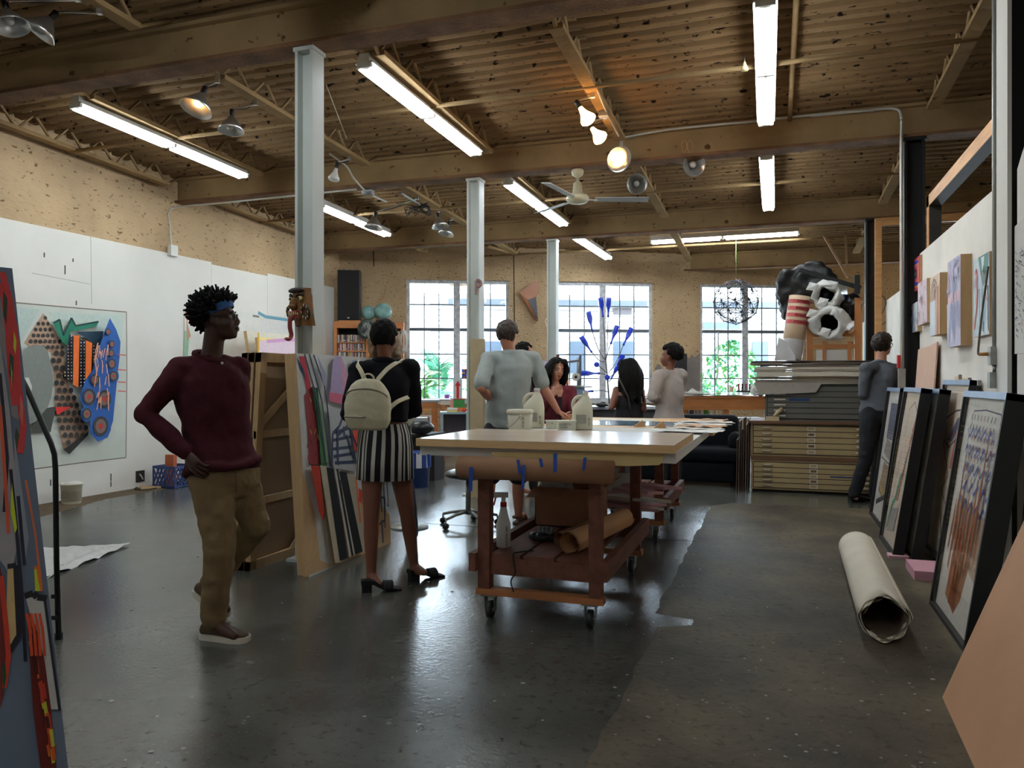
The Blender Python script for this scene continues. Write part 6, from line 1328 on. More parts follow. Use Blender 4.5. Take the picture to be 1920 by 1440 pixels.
ps = at(1084, 10.65, 1.251); t = thing('drill_press', 'small grey bench drill press with yellow handle on the blue cabinet', 'drill press', ps)
b = MB(); b.tube([ps, ps+UP*.40], .02, m_steel, 10); b.bar(ps+UP*.0+RT*.03, ps+UP*.43+RT*.03, .03, .03, flat((96, 108, 120)), FW); b.out('column', t); b = MB(); b.b2(ps+V((-.12, -.1, 0)), ps+V((.06, .1, .012)), m_steel); b.out('base', t)
b = MB(); b.lathe([(.04, -.05), (.055, -.05), (.055, .05), (.04, .05)], ps+UP*.13-RT*.02, flat((200, 196, 190), .4), 16, Matrix.Rotation(math.pi/2, 3, 'X')); b.lathe([(.022, -.052), (.022, .052)], ps+UP*.13-RT*.02, m_dark, 12, Matrix.Rotation(math.pi/2, 3, 'X')); b.out('motor', t)
b = MB(); b.bar(ps+UP*.33-RT*.2, ps+UP*.36+RT*.04, .04, .03, flat((120, 120, 124))); b.out('arm', t); b = MB(); b.tube([ps-RT*.20+UP*.33, ps-RT*.165+UP*.2, ps-RT*.15+UP*.08], [.03, .026, .02], M('tool_yellow', (220, 180, 100), .5), 8); b.ball(ps-RT*.2+UP*.355, (.045, .045, .03), flat((120, 76, 56)), None, 12, 8); b.tube([ps-RT*.15+UP*.08, ps-RT*.15+UP*.0], .018, flat((200, 100, 50)), 8); b.out('feed_handle', t)
b = MB(); c = YW(1046, 672, 11.49); b.bar(c+UP*.06, c-UP*.1, .045, .06, flat((84, 44, 34)), FW); tag(b.out('clamp_block'), 'dark red brown block clamped to the second window column', 'block')
# bottle tree
Zb = 11.2; base = P(1143, 745, Zb); base.z = zc; t = thing('bottle_tree', 'bare metal bottle tree standing on the window counter', 'bottle tree', base); mtree = M('tree_metal', (86, 80, 80), .5, .5)
b = MB(); b.lathe([(.10, 0), (.10, .012), (.02, .03)], base, mtree, 16); b.tube([base, P(1139, 712, Zb), P(1136, 676, Zb)], .011, mtree, 8); b.out('trunk', t)
mbt = M('cobalt_glass', (36, 66, 226), .08, var=.15, scale=6, emit=0.0, alpha=.86)
BT = [((1135, 676), (1134, 640), (1131, 598), (1128, 573), 'tall cobalt bottle at the top left of the bottle tree'), ((1136, 676), (1139, 640), (1140, 598), (1141, 571), 'tall cobalt bottle at the top right of the bottle tree'), ((1134, 674), (1122, 655), (1111, 624), (1107, 603), 'cobalt bottle below the top left pair of the bottle tree'),
      ((1134, 678), (1124, 676), (1112, 664), (1097, 642), 'cobalt bottle tilted up left on the bottle tree'), ((1137, 672), (1141, 655), (1144, 648), (1150, 631), 'short cobalt bottle just right of the trunk'), ((1140, 700), (1155, 680), (1167, 651), (1178, 628), 'cobalt bottle tilted up right above the long haired woman'),
      ((1138, 705), (1134, 702), (1128, 700), (1102, 700), 'cobalt bottle lying level at the left of the bottle tree'), ((1139, 705), (1141, 715), (1144, 714), (1154, 695), 'cobalt bottle leaning right beside the trunk, low down'), ((1140, 708), (1148, 704), (1150, 701), (1161, 680), 'cobalt bottle partly behind the long haired woman'),
      ((1140, 735), (1128, 732), (1116, 733), (1100, 734), 'lowest cobalt bottle, lying level near the counter')]
def bottle(a, e, lb):                                             # a: neck end, e: base end
    d = (e-a).normalized(); L = .285; Rq = d.to_track_quat('Z', 'Y').to_matrix(); o = thing('glass_bottle', lb, 'bottle', a, 'cobalt bottles on the bottle tree'); b = MB()
    b.lathe([(.014, 0), (.014, .02), (.0165, .022), (.013, .03), (.0135, .085), (.024, .13), (.037, .165), (.038, .27), (.034, .282), (0, .276)], a, mbt, 18, Rq); b.out('bottle_glass', o)
    b = MB(); b.lathe([(.016, -.002), (.017, .008), (.016, .018)], a, flat((24, 40, 150), .2), 12, Rq); b.out('neck_ring', o)
for i, (p0, p1, p2, p3, lb) in enumerate(BT):
    dep = (0, .03, -.06, -.1, .06, -.02, -.12, .08, -.05, -.15)[i]; q = [P(*p0, Zb), P(*p1, Zb+dep*.6), P(*p2, Zb+dep)]; e = P(*p3, Zb+dep); dd = (e-q[2]).normalized()
    b = MB(); b.tube(spline([q[0], q[1], q[2]+dd*.03], 5), .006, mtree, 6); b.out('branch', t); bottle(q[2]+dd*.03, q[2]+dd*.3, lb)
for px, py, lb in ((1118, 684, 'cobalt bottle seen end on, left of the trunk'), (1138, 708, 'cobalt bottle seen end on, in front of the trunk')):
    a = P(px+2, py-1, Zb-.10); e = P(px, py, Zb-.5); b = MB(); b.tube([P(1138, 700, Zb), a], .006, mtree, 6); b.out('branch', t); bottle(a, e, lb)
c = at(1128, 10.9, zc); b = MB(); b.ball(c+UP*.03, (.09, .06, .035), flat((60, 56, 58), .4), None, 14, 8); b.ball(c+UP*.05+RT*.02, (.05, .045, .03), flat((30, 30, 32), .3), None, 12, 8); tag(b.out('computer_mouse'), 'dark rounded tool lying on the counter beside the bottle tree', 'tool')
# black flat panel on the wall, right bench with papers
o = at(1262, 13.2); b = LB(o, ZR); b.bx((0, 0, 1.30), (.25, .04, 1.80), flat((26, 26, 30), .35)); s_ = tag(b.out('monitor'), 'black flat monitor behind the woman with folded arms', 'monitor'); b = LB(o, ZR); b.bx((.01, -.003, 1.315), (.24, 0, 1.79), flat((40, 38, 44), .25)); b.out('screen', s_); b = LB(o, ZR); b.bx((.10, .02, 1.09), (.15, .05, 1.30), flat((20, 20, 22))); b.out('stand', s_)
zb = 1.08; Zb2 = 12.2; o = at(1275, Zb2); t = thing('long_bench', 'long orange wooden bench piled with papers under the third window', 'bench', o)
b = LB(o, ZR); b.bx((0, -.02, zb-.03), (1.6, 1.0, zb), m_shelf); b.out('bench_top', t); b = LB(o, ZR); b.bx((.02, 0, zb-.22), (1.6, .04, zb-.03), m_shelf); b.out('apron', t); 
for x in (.06, .75, 1.5): b = LB(o, ZR); b.bx((x, .04, 0), (x+.08, .12, zb-.22), m_shelf); b.out('leg', t)
rnd = random.Random(31); PAL = [(214, 212, 206), (206, 200, 190), (196, 190, 180), (222, 222, 220), (180, 172, 160)]
for i in range(13):
    x = rnd.uniform(.12, 1.15); y = rnd.uniform(.05, .5); a = rnd.uniform(-.35, .35); l, w_ = rnd.uniform(.16, .3), rnd.uniform(.1, .2); z = zb+.002+.0045*i; b = LB(o, ZR); cs, sn = math.cos(a), math.sin(a)
    b.prism([b.p(x+cs*l*u-sn*w_*v, y+sn*l*u+cs*w_*v, z+.012*(u > 0)*(i % 3 == 0)) for u, v in ((-1, -1), (1, -1), (1, 1), (-1, 1))], (0, 0, .003), flat(PAL[i % 5])); tag(b.out('loose_paper'), 'loose sheet in the paper pile on the long bench', 'paper', 'papers on the long bench')
b = LB(o, ZR); b.prism([b.p(.16, .12, zb+.06), b.p(.36, .12, zb+.06), b.p(.26, .16, zb+.13)], ZR.col[1]*.004, m_paper); tag(b.out('folded_card'), 'folded white card standing up on the left of the paper pile', 'card')
b = LB(o, ZR); b.lathe([(.035, 0), (.042, .1), (.036, .1), (.03, .01), (0, .01)], b.p(.93, .2, zb+.06), flat((214, 190, 160)), 14); tag(b.out('paper_cup'), 'tan paper cup on the paper pile of the long bench', 'cup')
t2 = thing('pen_rack', 'rack of red and black handled tools standing on the long bench', 'tool rack', o + ZR @ V((1.05, .12, zb+.061))); b = LB(o, ZR); b.bx((1.0, .1, zb+.061), (1.26, .16, zb+.085), m_dark); b.out('rack', t2)
for i in range(8):
    x = 1.015+.031*i; b = LB(o, ZR); b.tube([b.p(x, .13, zb+.08), b.p(x+.012*(-1)**i, .13, zb+.12)], .009, m_steel, 6); b.tube([b.p(x+.012*(-1)**i, .13, zb+.12), b.p(x+.02*(-1)**i, .13, zb+.20)], .011, flat((176, 44, 44)) if i % 4 < 2 else flat((30, 34, 50)), 6); tag(b.out('hand_tool'), 'small hand tool with a %s handle standing in the rack on the bench' % ('red' if i % 4 < 2 else 'dark blue'), 'tool', 'tools in the rack, %s handles' % ('red' if i % 4 < 2 else 'blue'))
b = LB(o, ZR); rnd = random.Random(6)
for i in range(9): b.ball(b.p(1.33+rnd.uniform(-.07, .07), .1+rnd.uniform(-.05, .05), zb+.09+rnd.uniform(-.09, .09)), (.06, .04, .05), m_paper, Matrix.Rotation(rnd.uniform(0, 3), 3, 'X'), 8, 6)
tag(b.out('crumpled_paper'), 'crumpled white paper hanging over the right end of the long bench', 'paper')
t = thing('steel_shelf', 'low white wire shelf with jars under the long bench', 'shelf', o); b = LB(o, ZR); b.bx((.12, .15, .70), (1.5, .5, .72), flat((206, 204, 200))); b.out('shelf_board', t); 
for x in (.12, .62, 1.48): b = LB(o, ZR); b.bx((x, .15, 0), (x+.02, .17, .95 if x > .5 else .70), flat((206, 204, 200))); b.out('post', t)
for i, (x, c_) in enumerate(((.17, (70, 66, 64)), (.26, (90, 84, 80)), (.35, (206, 204, 200)), (.43, (214, 214, 210)), (.50, (96, 190, 60)), (.56, (226, 222, 220)))):
    lb = ['dark jar at the left end of the shelf under the long bench', 'grey jar second from left on the shelf under the bench', 'white tub beside the grey jar under the bench', 'white tub just left of the green bottle under the bench', 'green bottle on the shelf under the long bench', 'white bottle right of the green one under the bench'][i]
    j_ = LB(o, ZR); c = j_.p(x, .2, .721); b = MB(); b.lathe([(.036, 0), (.038, .13), (.025, .15), (.025, .17)], c, flat(c_, .4), 14); b.lathe([(.028, .165), (.028, .185)], c, flat((40, 40, 40) if i % 2 else (210, 206, 200)), 12); tag(b.out('jar'), lb, 'jar', 'jars under the long bench')
# armchair
xr = H(1384, 914).x; yf = H(1384, 914).y; t = thing('armchair', 'black upholstered armchair beyond the work tables', 'armchair', (xr-.6, yf+.4, 0)); m = M('black_fabric', (20, 22, 27), .9, var=.15, scale=20, spec=.15)
def cushion(name, a, b_, r=.05):
    b = MB(); b.b2(a, b_, m); o_ = b.out(name, t); md = o_.modifiers.new('bevel', 'BEVEL'); md.width = r; md.segments = 4
    for p in o_.data.polygons: p.use_smooth = True
x0 = xr-1.25
cushion('base', (x0, yf, .04), (xr-.02, yf+.85, .30)); cushion('seat_cushion', (x0+.2, yf-.02, .30), (xr-.0, yf+.7, .47), .06); cushion('backrest', (x0+.1, yf+.62, .30), (xr-.02, yf+.92, .87), .09)
for x in (x0, xr-.14): cushion('arm', (x, yf+.25, .44), (x+.17, yf+.85, .66), .08)
for x in (x0+.05, xr-.1):
    for y in (yf+.05, yf+.78): b = MB(); b.b2((x, y, 0), (x+.05, y+.05, .05), m_dark); b.out('foot', t)
# flat panels leaning on the side of the plan chest
CX0 = H(1408, 921).x; CY0 = H(1408, 921).y
for i in range(6):
    x = CX0-.03-.026*i; h = (.86, .80, .88, .74, .84, .62)[i]; b = MB(); b.prism([(x-.012, CY0-.05-.03*(i % 3), .0), (x, CY0-.05-.03*(i % 3), 0), (x+.012, CY0-.05-.03*(i % 3), h), (x, CY0-.05-.03*(i % 3), h)], (0, .7, .0), M('panel%d' % (i % 3), ((92, 60, 44), (120, 92, 74), (70, 56, 50))[i % 3], .7, var=.2)); L = ['against the plan chest', 'second from the plan chest', 'third from the plan chest', 'fourth from the plan chest', 'fifth from the plan chest', 'lowest, nearest the armchair'][i]
    tag(b.out('board_panel'), 'thin brown board standing on edge, ' + L, 'board', 'boards between armchair and plan chest')
# plan chests
m_beige = M('plan_chest_beige', (178, 156, 114), .5, var=.07, scale=3); m_gry = M('plan_chest_grey', (104, 104, 98), .5, var=.06, scale=3); m_chr = M('pull_steel', (214, 206, 190), .4, .3)
CX1 = 1.18
def chest(name, label, x0, x1, z0, z1, n, m, y, kind):
    t = thing(name, label, 'plan chest', ((x0+x1)/2, y+.4, z0)); b = MB(); b.b2((x0, y+.012, z0), (x1, y+.78, z1), m); b.b2((x0+.022, y+.006, z0+.02), (x1-.022, y+.0125, z1-.02), m_dark); b.out('carcass', t); g = .012; hh = (z1-z0-.05)/n  # thin dark sheet behind the drawer fronts stands in for shade in the gaps
    for i in range(n):
        a = z0+.025+hh*i; d = MB(); d.b2((x0+.03, y-.006, a+.004), (x1-.03, y+.008, a+hh-.004), m); D_ = d.out('drawer', t)
        for fx in (.13, .87):
            xx = x0+(x1-x0)*fx; z = a+hh*.55; h_ = MB()
            if kind: h_.tube([(xx-.05, y-.007, z-.004), (xx-.035, y-.03, z), (xx+.035, y-.03, z), (xx+.05, y-.007, z-.004)], .0095, m_chr, 6)
            else: h_.b2((xx-.065, y-.02, z-.008), (xx+.065, y-.006, z+.008), m_chr)
            h_.out('pull', D_)
        if kind: h_ = MB(); xx = (x0+x1)/2-.02; z = a+hh*.5; h_.b2((xx-.045, y-.009, z-.025), (xx+.045, y-.006, z+.025), m_chr); h_.b2((xx-.032, y-.0105, z-.014), (xx+.032, y-.009, z+.014), flat((120, 92, 60)) if i % 2 else m); h_.out('card_holder', D_)
    return t
z1, z2, z3 = 1.32-(858-715)*9.2/1431, 1.32-(788-715)*9.2/1431, 1.32-(720-715)*9.25/1431
t = chest('plan_chest', 'beige plan chest at the bottom of the stack, standing on the floor', CX0, CX1, .03, z1-.02, 5, m_beige, CY0, True); b = MB(); b.b2((CX0+.02, CY0+.05, 0), (CX1-.02, CY0+.75, .03), m_dark); b.out('plinth', t)
b = MB(); b.b2((.62, CY0-.008, .20), (.88, CY0-.0065, .215), flat((30, 60, 130))); b.out('blue_tape', t)
t = chest('plan_chest', 'beige plan chest in the middle, below the grey one', CX0+.0, CX1-.05, z1+.03, z2-.03, 5, m_beige, CY0+.01, True); b = MB(); b.b2((CX0, CY0+.0, z1-.02), (CX1, CY0+.78, z1+.03), M('brown_board', (110, 78, 54), .7)); tag(b.out('spacer_board'), 'brown spacer board between the two beige plan chests', 'board')
b = MB(); b.b2((CX0-.03, CY0-.04, z2-.03), (CX1, CY0+.8, z2), M('brown_board', (110, 78, 54))); tag(b.out('spacer_board'), 'brown board under the grey plan chest', 'board')
t = chest('plan_chest', 'grey steel plan chest on top of the two beige ones', CX0+.16, CX1, z2, z3, 6, m_gry, CY0+.05, False); b = MB(); b.b2((CX0+.43, CY0+.042, z2+.235), (CX0+.66, CY0+.0435, z2+.27), flat((44, 72, 120))); b.out('blue_tape', t)
b = MB(); b.prism([(CX0+.66, CY0+.043, z3-.05), (CX0+.72, CY0+.043, z3-.05), (CX0+.72, CY0+.043, z3), (CX0+.66, CY0+.043, z3)], (0, .001, 0), m_dark); b.out('black_tape', t)
# figurine on the ledge, tan patch
c = V((CX0+.22, CY0+.0, z2)); b = MB(); mt = flat((196, 176, 140)); b.b2(c+V((-.05, -.03, 0)), c+V((.10, .03, .05)), mt); b.tube([c+V((.05, 0, .05)), c+V((.08, 0, .10)), c+V((.12, .0, .13))], .022, mt, 8); b.ball(c+V((.125, 0, .135)), .025, flat((150, 120, 84)), None, 8, 6); tag(b.out('figurine'), 'small tan figurine on the ledge left of the grey plan chest', 'figurine')
# stack of big papers on the grey chest
rnd = random.Random(17); z = z3+.002; LBP = ['lowest', 'second', 'third', 'fourth', 'fifth', 'sixth', 'seventh', 'topmost']
for i in range(8):
    h = (.05, .028, .05, .018, .03, .022, .02, .012)[i]; x0 = CX0+.03+rnd.uniform(-.05, .08); x1 = CX1-.04+rnd.uniform(-.05, .03); y0 = CY0-.02+rnd.uniform(-.06, .05); m = flat(((206, 198, 180), (180, 168, 150), (214, 206, 188), (150, 140, 128), (200, 192, 176), (120, 112, 104), (190, 180, 164), (84, 78, 74))[i], .8)
    b = MB(); b.grid(lambda u, v: V((x0+(x1-x0)*u, y0+.03*noise.noise(V((u*3, i, 0))), z+h*(1-v)+.012*noise.noise(V((u*4, i*3, v)))*(1 if i else .3))), 30, 1, m, False)
    b.grid(lambda u, v: V((x0+(x1-x0)*u, y0+.03*noise.noise(V((u*3, i, 0)))*(1-v)+.75*v, z+h+.012*noise.noise(V((u*4, i*3, 0)))*(1-v)*(1 if i else .3))), 30, 4, m); b.grid(lambda u, v: V((x0 if u < .5 else x1, y0+.75*v, z+h*(u*2 % 1 if u < 1 else 1))), 2, 4, m, False)
    if i == 0: b.prism([(x0+.05, y0-.03, z-.13), (x0+.68, y0-.03, z-.10), (x0+.75, y0-.02, z+.02), (x0-.02, y0-.02, z+.02)], (0, .006, 0), flat((176, 170, 160)))
    tag(b.out('paper_stack', fix=False), LBP[i] + ' bundle of big papers in the pile on the grey plan chest', 'paper bundle', 'paper bundles on the plan chest'); z += h+.006
ztop = z+.004
# wooden easel lying on the pile, rolls and tarp
me_ = M('easel_wood', (190, 124, 70), .5, var=.12, scale=3); Ye = CY0+.35; EX = lambda px: YW(px, 600, Ye).x; EZ = lambda py, px=1560: YW(px, py, Ye).z
t = thing('easel', 'orange wooden easel standing on the pile of papers', 'easel', (EX(1565), Ye, ztop)); 
for px, y0 in ((1518, 574), (1608, 560)): b = MB(); x = EX(px); b.b2((x-.035, Ye-.03, ztop), (x+.035, Ye+.03, EZ(y0)), me_); b.out('upright', t)
for py, h in ((626, .07), (650, .05)): b = MB(); b.b2((EX(1518), Ye-.04, EZ(py)-h/2), (EX(1608), Ye+.02, EZ(py)+h/2), me_); b.out('cross_rail', t)
for px in (1545, 1592): b = MB(); x = EX(px); b.b2((x-.02, Ye-.05, ztop), (x+.02, Ye-.03, EZ(640)), me_); b.out('slat', t)
b = MB(); b.b2((EX(1530), Ye-.02, ztop), (EX(1598), Ye-.01, EZ(656)), m_paper); tag(b.out('white_board'), 'white board standing behind the lower slats of the easel', 'board')
b = MB(); c = YW(1596, 622, Ye-.08); b.tube([c-RT*.04-UP*.01, c, c+RT*.03+UP*.03], [.03, .022, .01], flat((206, 160, 120)), 8); tag(b.out('wooden_knob'), 'pale wooden handle sticking out of the easel', 'handle')
# pink printed roll of wrap
a = YW(1482, 672, Ye-.05); a.z = ztop; e = YW(1500, 556, Ye-.02); d = (e-a).normalized(); t = thing('wrapped_roll', 'upright roll wrapped in tape with red printing beside the easel', 'roll', a); sx = d.cross(FW).normalized(); rr = .125
b = MB(); b.tube([a, e], rr, M('roll_tan', (196, 170, 140), .6, var=.06), 28); b.out('roll_core', t); L = (e-a).length
for k in range(4):
    u0 = L*(.56+.105*k); b = MB(); b.tube([a+d*u0, a+d*(u0+L*.06)], rr+.002, M('tape_red', (196, 84, 84), .5, var=.25, scale=14), 28, False); T_ = b.out('red_band', t)
    for w_ in (0, 1): text('williams', a+d*(u0+L*.012)-FW*(rr*.86)-sx*(.12-.12*w_) - FW*.022, sx, d, .062, flat((120, 24, 32)), t) if w_ == 0 else None
b = MB(); b.tube([a+d*.02, a+d*L*.33], rr+.004, M('clear_wrap', (216, 216, 216), .25, alpha=.75), 28, False); b.out('clear_film', t)
b = MB(); q = [YW(*p, Ye-.19) for p in ((1452, 676), (1460, 632), (1474, 640), (1490, 665), (1492, 676))]; b.prism(q, (0, .05, 0), M('white_film', (216, 216, 216), .3)); b.out('film_skirt', t)
def prollend(px, py, rad, label):
    c = YW(px, py, Ye-.16); t = thing('plastic_wrapped_roll', label, 'roll', c); b = MB(); m = M('milky_film', (214, 214, 210), .25, var=.12, scale=12, bump=.5, bscale=18)
    dr = V((.25, 1, .1)).normalized(); Rq = dr.to_track_quat('Z', 'Y').to_matrix()
    b.lathe([(rad*.55, .03), (rad*.60, -.01), (rad*.72, -.025), (rad*.88, -.03), (rad*.97, .0), (rad*1.0, .06), (rad*1.0, .2), (rad*1.0, .35), (rad*1.0, .5), (rad*.9, .52)], c, m, 26, Rq, cap=False)
    b.v = [v_ + V((noise.noise(v_*9), noise.noise(v_*9+V((5, 0, 0))), noise.noise(v_*9+V((0, 7, 0)))))*.055 for v_ in b.v]
    for k in range(3): q_ = 2.1*k+.5; e_ = c + Rq @ V((rad*.75*math.cos(q_), rad*.75*math.sin(q_), -.03)); b.prism([e_, e_+Rq @ V((.10, .02, -.02)), e_+Rq @ V((.06, .11, .01)), e_+Rq @ V((-.04, .08, .0))], Rq @ V((0, 0, .004)), m)
    b.out('film_wrap', t)
    b = MB()
    for k in range(4): b.lathe([(rad*(.58+.1*k), .0), (rad*(.58+.1*k), .45), (rad*(.55+.1*k), .45)], c, flat((206, 200, 180)), 24, Rq, cap=False)
    b.lathe([(rad*.54, .02), (rad*.54, .46)], c, flat((20, 20, 20)), 20, Rq, cap=False); b.lathe([(0, .3), (rad*.54, .3)], c, flat((12, 12, 12)), 20, Rq); b.out('paper_core', t)
prollend(1548, 554, .17, 'plastic wrapped roll end, upper of the two above the easel'); prollend(1552, 606, .205, 'plastic wrapped paper roll with a dark open end, lower of the two')
b = MB(); rnd = random.Random(8); mt = M('black_tarp', (15, 16, 18), .5, var=.3, scale=8, bump=.6, bscale=9)
q = [(1457, 523), (1470, 506), (1500, 495), (1527, 486), (1545, 494), (1572, 515), (1580, 540), (1572, 580), (1540, 560), (1500, 556), (1486, 560), (1476, 590), (1470, 600), (1460, 560)]
b.prism([YW(*p, Ye+.02) for p in q], (0, .35, 0), mt); r = remesh(b, .03, 3, .05, 6); r.mats = [mt]; tag(r.out('black_tarp', fix=False), 'bundled black tarp behind the red printed roll', 'tarp')
b = MB(); c = YW(1598, 575, Ye+.08); b.ball(c, (.11, .1, .17), mt, None, 18, 14); b.ball(c+V((-.08, 0, .04)), (.08, .08, .11), mt, None, 14, 10); r = remesh(b, .02, 1, .03, 12); r.mats = [M('black_bin_bag', (20, 20, 23), .3, var=.2, bump=.5, bscale=20)]; tag(r.out('black_bag', fix=False), 'shiny black plastic bag behind the right upright of the easel', 'bag'); b = MB(); b.b2(YW(1576, 562, Ye-.02), YW(1584, 552, Ye+.02), flat((50, 90, 160))); tag(b.out('blue_tag'), 'blue label tag beside the upper plastic roll', 'label tag')
t = thing('bar_clamp', 'black metal clamp arm reaching across the tarp from the black column', 'arm', P(1612, 535, 9.6)); b = MB(); b.bar(YW(1500, 506, Ye-.1), YW(1614, 540, Ye-.1), .03, .05, flat((22, 22, 24))); b.bar(YW(1500, 506, Ye-.1), YW(1488, 522, Ye-.1), .02, .02, flat((22, 22, 24))); b.out('bar', t); b = MB(); c = YW(1607, 535, Ye-.1); b.b2(c+V((-.03, -.03, -.1)), c+V((.03, .03, .12)), flat((30, 28, 28))); b.out('clamp', t)
# expanding wire ball hung in front of the third window
c = P(1380, 566, 12.4); t = thing('wire_ball', 'openwork ball of thin coloured rods hanging in front of the third window', 'hanging ball', c); rad = .365
import bmesh as _bm
bm = _bm.new(); _bm.ops.create_icosphere(bm, subdivisions=2, radius=rad); sc = [flat((70, 74, 84)), flat((90, 84, 76)), flat((60, 80, 100))]; b = MB()
for i, e in enumerate(bm.edges):
    a_, b_ = e.verts[0].co.copy(), e.verts[1].co.copy(); mid = (a_+b_)/2; off = mid.cross(b_-a_).normalized()*.028; b.tube([c+a_, c+mid+off, c+b_], .0048, sc[i % 3], 4); b.tube([c+a_, c+mid-off, c+b_], .0048, sc[(i+1) % 3], 4)
vsb = [v.co.copy() for v in bm.verts]; bm.free(); b.out('lattice', t, fix=False)
for i in range(3): q = MB(); aa = vsb[i*5]; q.tube([c+aa, c-aa], .006, flat((50, 46, 44)), 5); q.out('cross_rod', t)
q = MB()
for v_ in vsb: q.ball(c+v_, .013, flat((170, 50, 50)) if v_.z > .2 else flat((40, 40, 44)), None, 6, 4)
tag(q.out('joints', t, fix=False), kind='stuff'); q = MB(); q.tube([c+UP*rad, V((c.x, c.y, roof(c.x, c.y)+.1))], .004, flat((150, 190, 120)), 5); q.out('cord', t)
b = MB(); b.tube([W(1347, 622, -.04), W(1346, 700, -.04), W(1343, 712, -.04)], .012, flat((176, 176, 170)), 6); tag(b.out('sash_chain'), 'pale chain hanging down the left half of the third window', 'chain')
# ------------------------------------------------------------------ right-hand side
WXP = 1.30
def wall_canvas(name, label, q, th, base, paint):
    """small canvas on the partition: q = face corners in the photo (TL, TR, BR, BL)"""
    x = WXP-th; c = [XW(*p, x) for p in q]; y0 = min(c[1].y, c[2].y); y1 = max(c[0].y, c[3].y); zt = (c[0].z+c[1].z)/2; zb = (c[2].z+c[3].z)/2
    t = thing(name, label, 'painting', (WXP, (y0+y1)/2, zb), 'small paintings on the partition'); b = MB(); b.b2((x+.001, y0, zb), (WXP-.001, y1, zt), m_str); b.out('cradle', t)
    b = MB(); b.poly([(x, y1, zb), (x, y0, zb), (x, y0, zt), (x, y1, zt)], flat(base)); A = Art(b, (x, y0, zb), (-1, 0, 0)); A.k = 1
    f = lambda u, v: (0, 0)
    def at_(u, v): A.k = A.k; return V((x-.0005*A.k, y1+(y0-y1)*u, zb+(zt-zb)*v))
    for kind, pts, c_, w_ in paint:
        A.k += 1; m = flat(c_); p = [at_(*q_) for q_ in pts]
        if kind == 'f': b.poly(p, m)
        else:
            for a, e in zip(p, p[1:]):
                s = (e-a).cross(V((1, 0, 0))).normalized()*w_/2; b.poly([a-s, a+s, e+s, e-s], m)
    b.out('painted_face', t, fix=False)
rnd = random.Random(77)
def scrib(n, cols, w_=.006, x0=0.05, x1=.95, y0=.05, y1=.95, dx=.15, dy=.15): return [('l', [(min(1, max(0, (a := rnd.uniform(x0, x1)))), (b_ := rnd.uniform(y0, y1))), (min(.98, max(.02, a+rnd.uniform(-dx, dx))), min(.98, max(.02, b_+rnd.uniform(-dy, dy)))), (min(.98, max(.02, a+rnd.uniform(-dx, dx)*1.5)), min(.98, max(.02, b_+rnd.uniform(-dy, dy)*1.6)))], rnd.choice(cols), w_) for _ in range(n)]
R_ = lambda a, b, c, d: [(a, b), (c, b), (c, d), (a, d)]
wall_canvas('small_painting', 'small red, orange and pink painting, highest at the far end of the partition', [(1708, 491), (1725, 479), (1724, 541), (1709, 551)], .02, (206, 54, 84), [('f', R_(.12, .08, .88, .94), (236, 150, 90), 0), ('f', R_(.2, .28, .8, .76), (226, 90, 120), 0), ('f', R_(.32, .38, .68, .66), (60, 56, 80), 0), ('f', R_(.42, .46, .6, .58), (90, 140, 110), 0), ('l', [(.15, .82), (.5, .87), (.85, .84)], (50, 60, 190), .03), ('l', [(.15, .18), (.5, .23), (.85, .18)], (50, 60, 190), .03)])
wall_canvas('small_painting', 'narrow pale blue study, lowest of the small paintings at the far end', [(1710, 570), (1720, 566), (1719, 621), (1710, 624)], .04, (196, 204, 214), scrib(14, [(150, 176, 206), (226, 190, 170), (180, 190, 210)], .02))
wall_canvas('small_painting', 'pinkish white scribbled canvas beside the red and orange one', [(1721, 531), (1738, 523), (1738, 606), (1721, 609)], .05, (214, 196, 202), scrib(26, [(120, 90, 100), (190, 150, 160), (160, 120, 110)], .007))
wall_canvas('small_painting', 'small canvas with arched brown stripes and a blue white block', [(1746, 519), (1762, 513), (1761, 628), (1744, 629)], .085, (206, 180, 160), [('f', R_(.0, .0, .55, .58), (206, 212, 220), 0), ('f', R_(.72, 0, .9, .8), (190, 120, 80), 0), ('l', [(.1, .6), (.2, .85), (.45, .95), (.7, .85), (.8, .5)], (120, 100, 84), .012), ('l', [(.25, .6), (.32, .8), (.5, .86), (.62, .7)], (130, 90, 70), .012), ('l', [(.4, .6), (.5, .76), (.55, .6)], (110, 96, 84), .012)])
wall_canvas('small_painting', 'tallest canvas on the partition, pale lilac with pink and blue drips', [(1777, 490), (1800, 480), (1801, 649), (1778, 650)], .07, (190, 186, 206), [('f', R_(.05, .5, .95, .62), (214, 180, 190), 0)] + scrib(22, [(150, 150, 180), (210, 170, 180), (170, 180, 206)], .010, y0=.6) + [('l', [(x_, .5), (x_+.03, rnd.uniform(.05, .3))], rnd.choice([(200, 170, 186), (160, 176, 206), (214, 206, 216)]), .02) for x_ in (.12, .25, .38, .5, .62, .75, .88)])
wall_canvas('small_painting', 'teal and white dripping canvas, nearest the white post', [(1827, 490), (1853, 470), (1855, 626), (1826, 633)], .03, (190, 202, 206), [('f', [(.3, 1), (.95, 1), (.95, .72), (.6, .6), (.45, .8)], (96, 136, 130), 0), ('f', [(.5, .98), (.7, .98), (.6, .7)], (206, 220, 220), 0), ('l', [(.1, .8), (.2, .86), (.25, .6), (.2, .4)], (226, 150, 160), .04), ('l', [(.05, .1), (.2, .35), (.28, .6)], (214, 110, 100), .02)] + [('l', [(x_, .6), (x_+.02, rnd.uniform(.03, .2))], rnd.choice([(170, 200, 214), (220, 226, 228), (150, 176, 186)]), .03) for x_ in (.4, .5, .6, .7, .8, .9)] + scrib(8, [(206, 90, 90), (60, 90, 90)], .006, y0=.5))
b = MB()
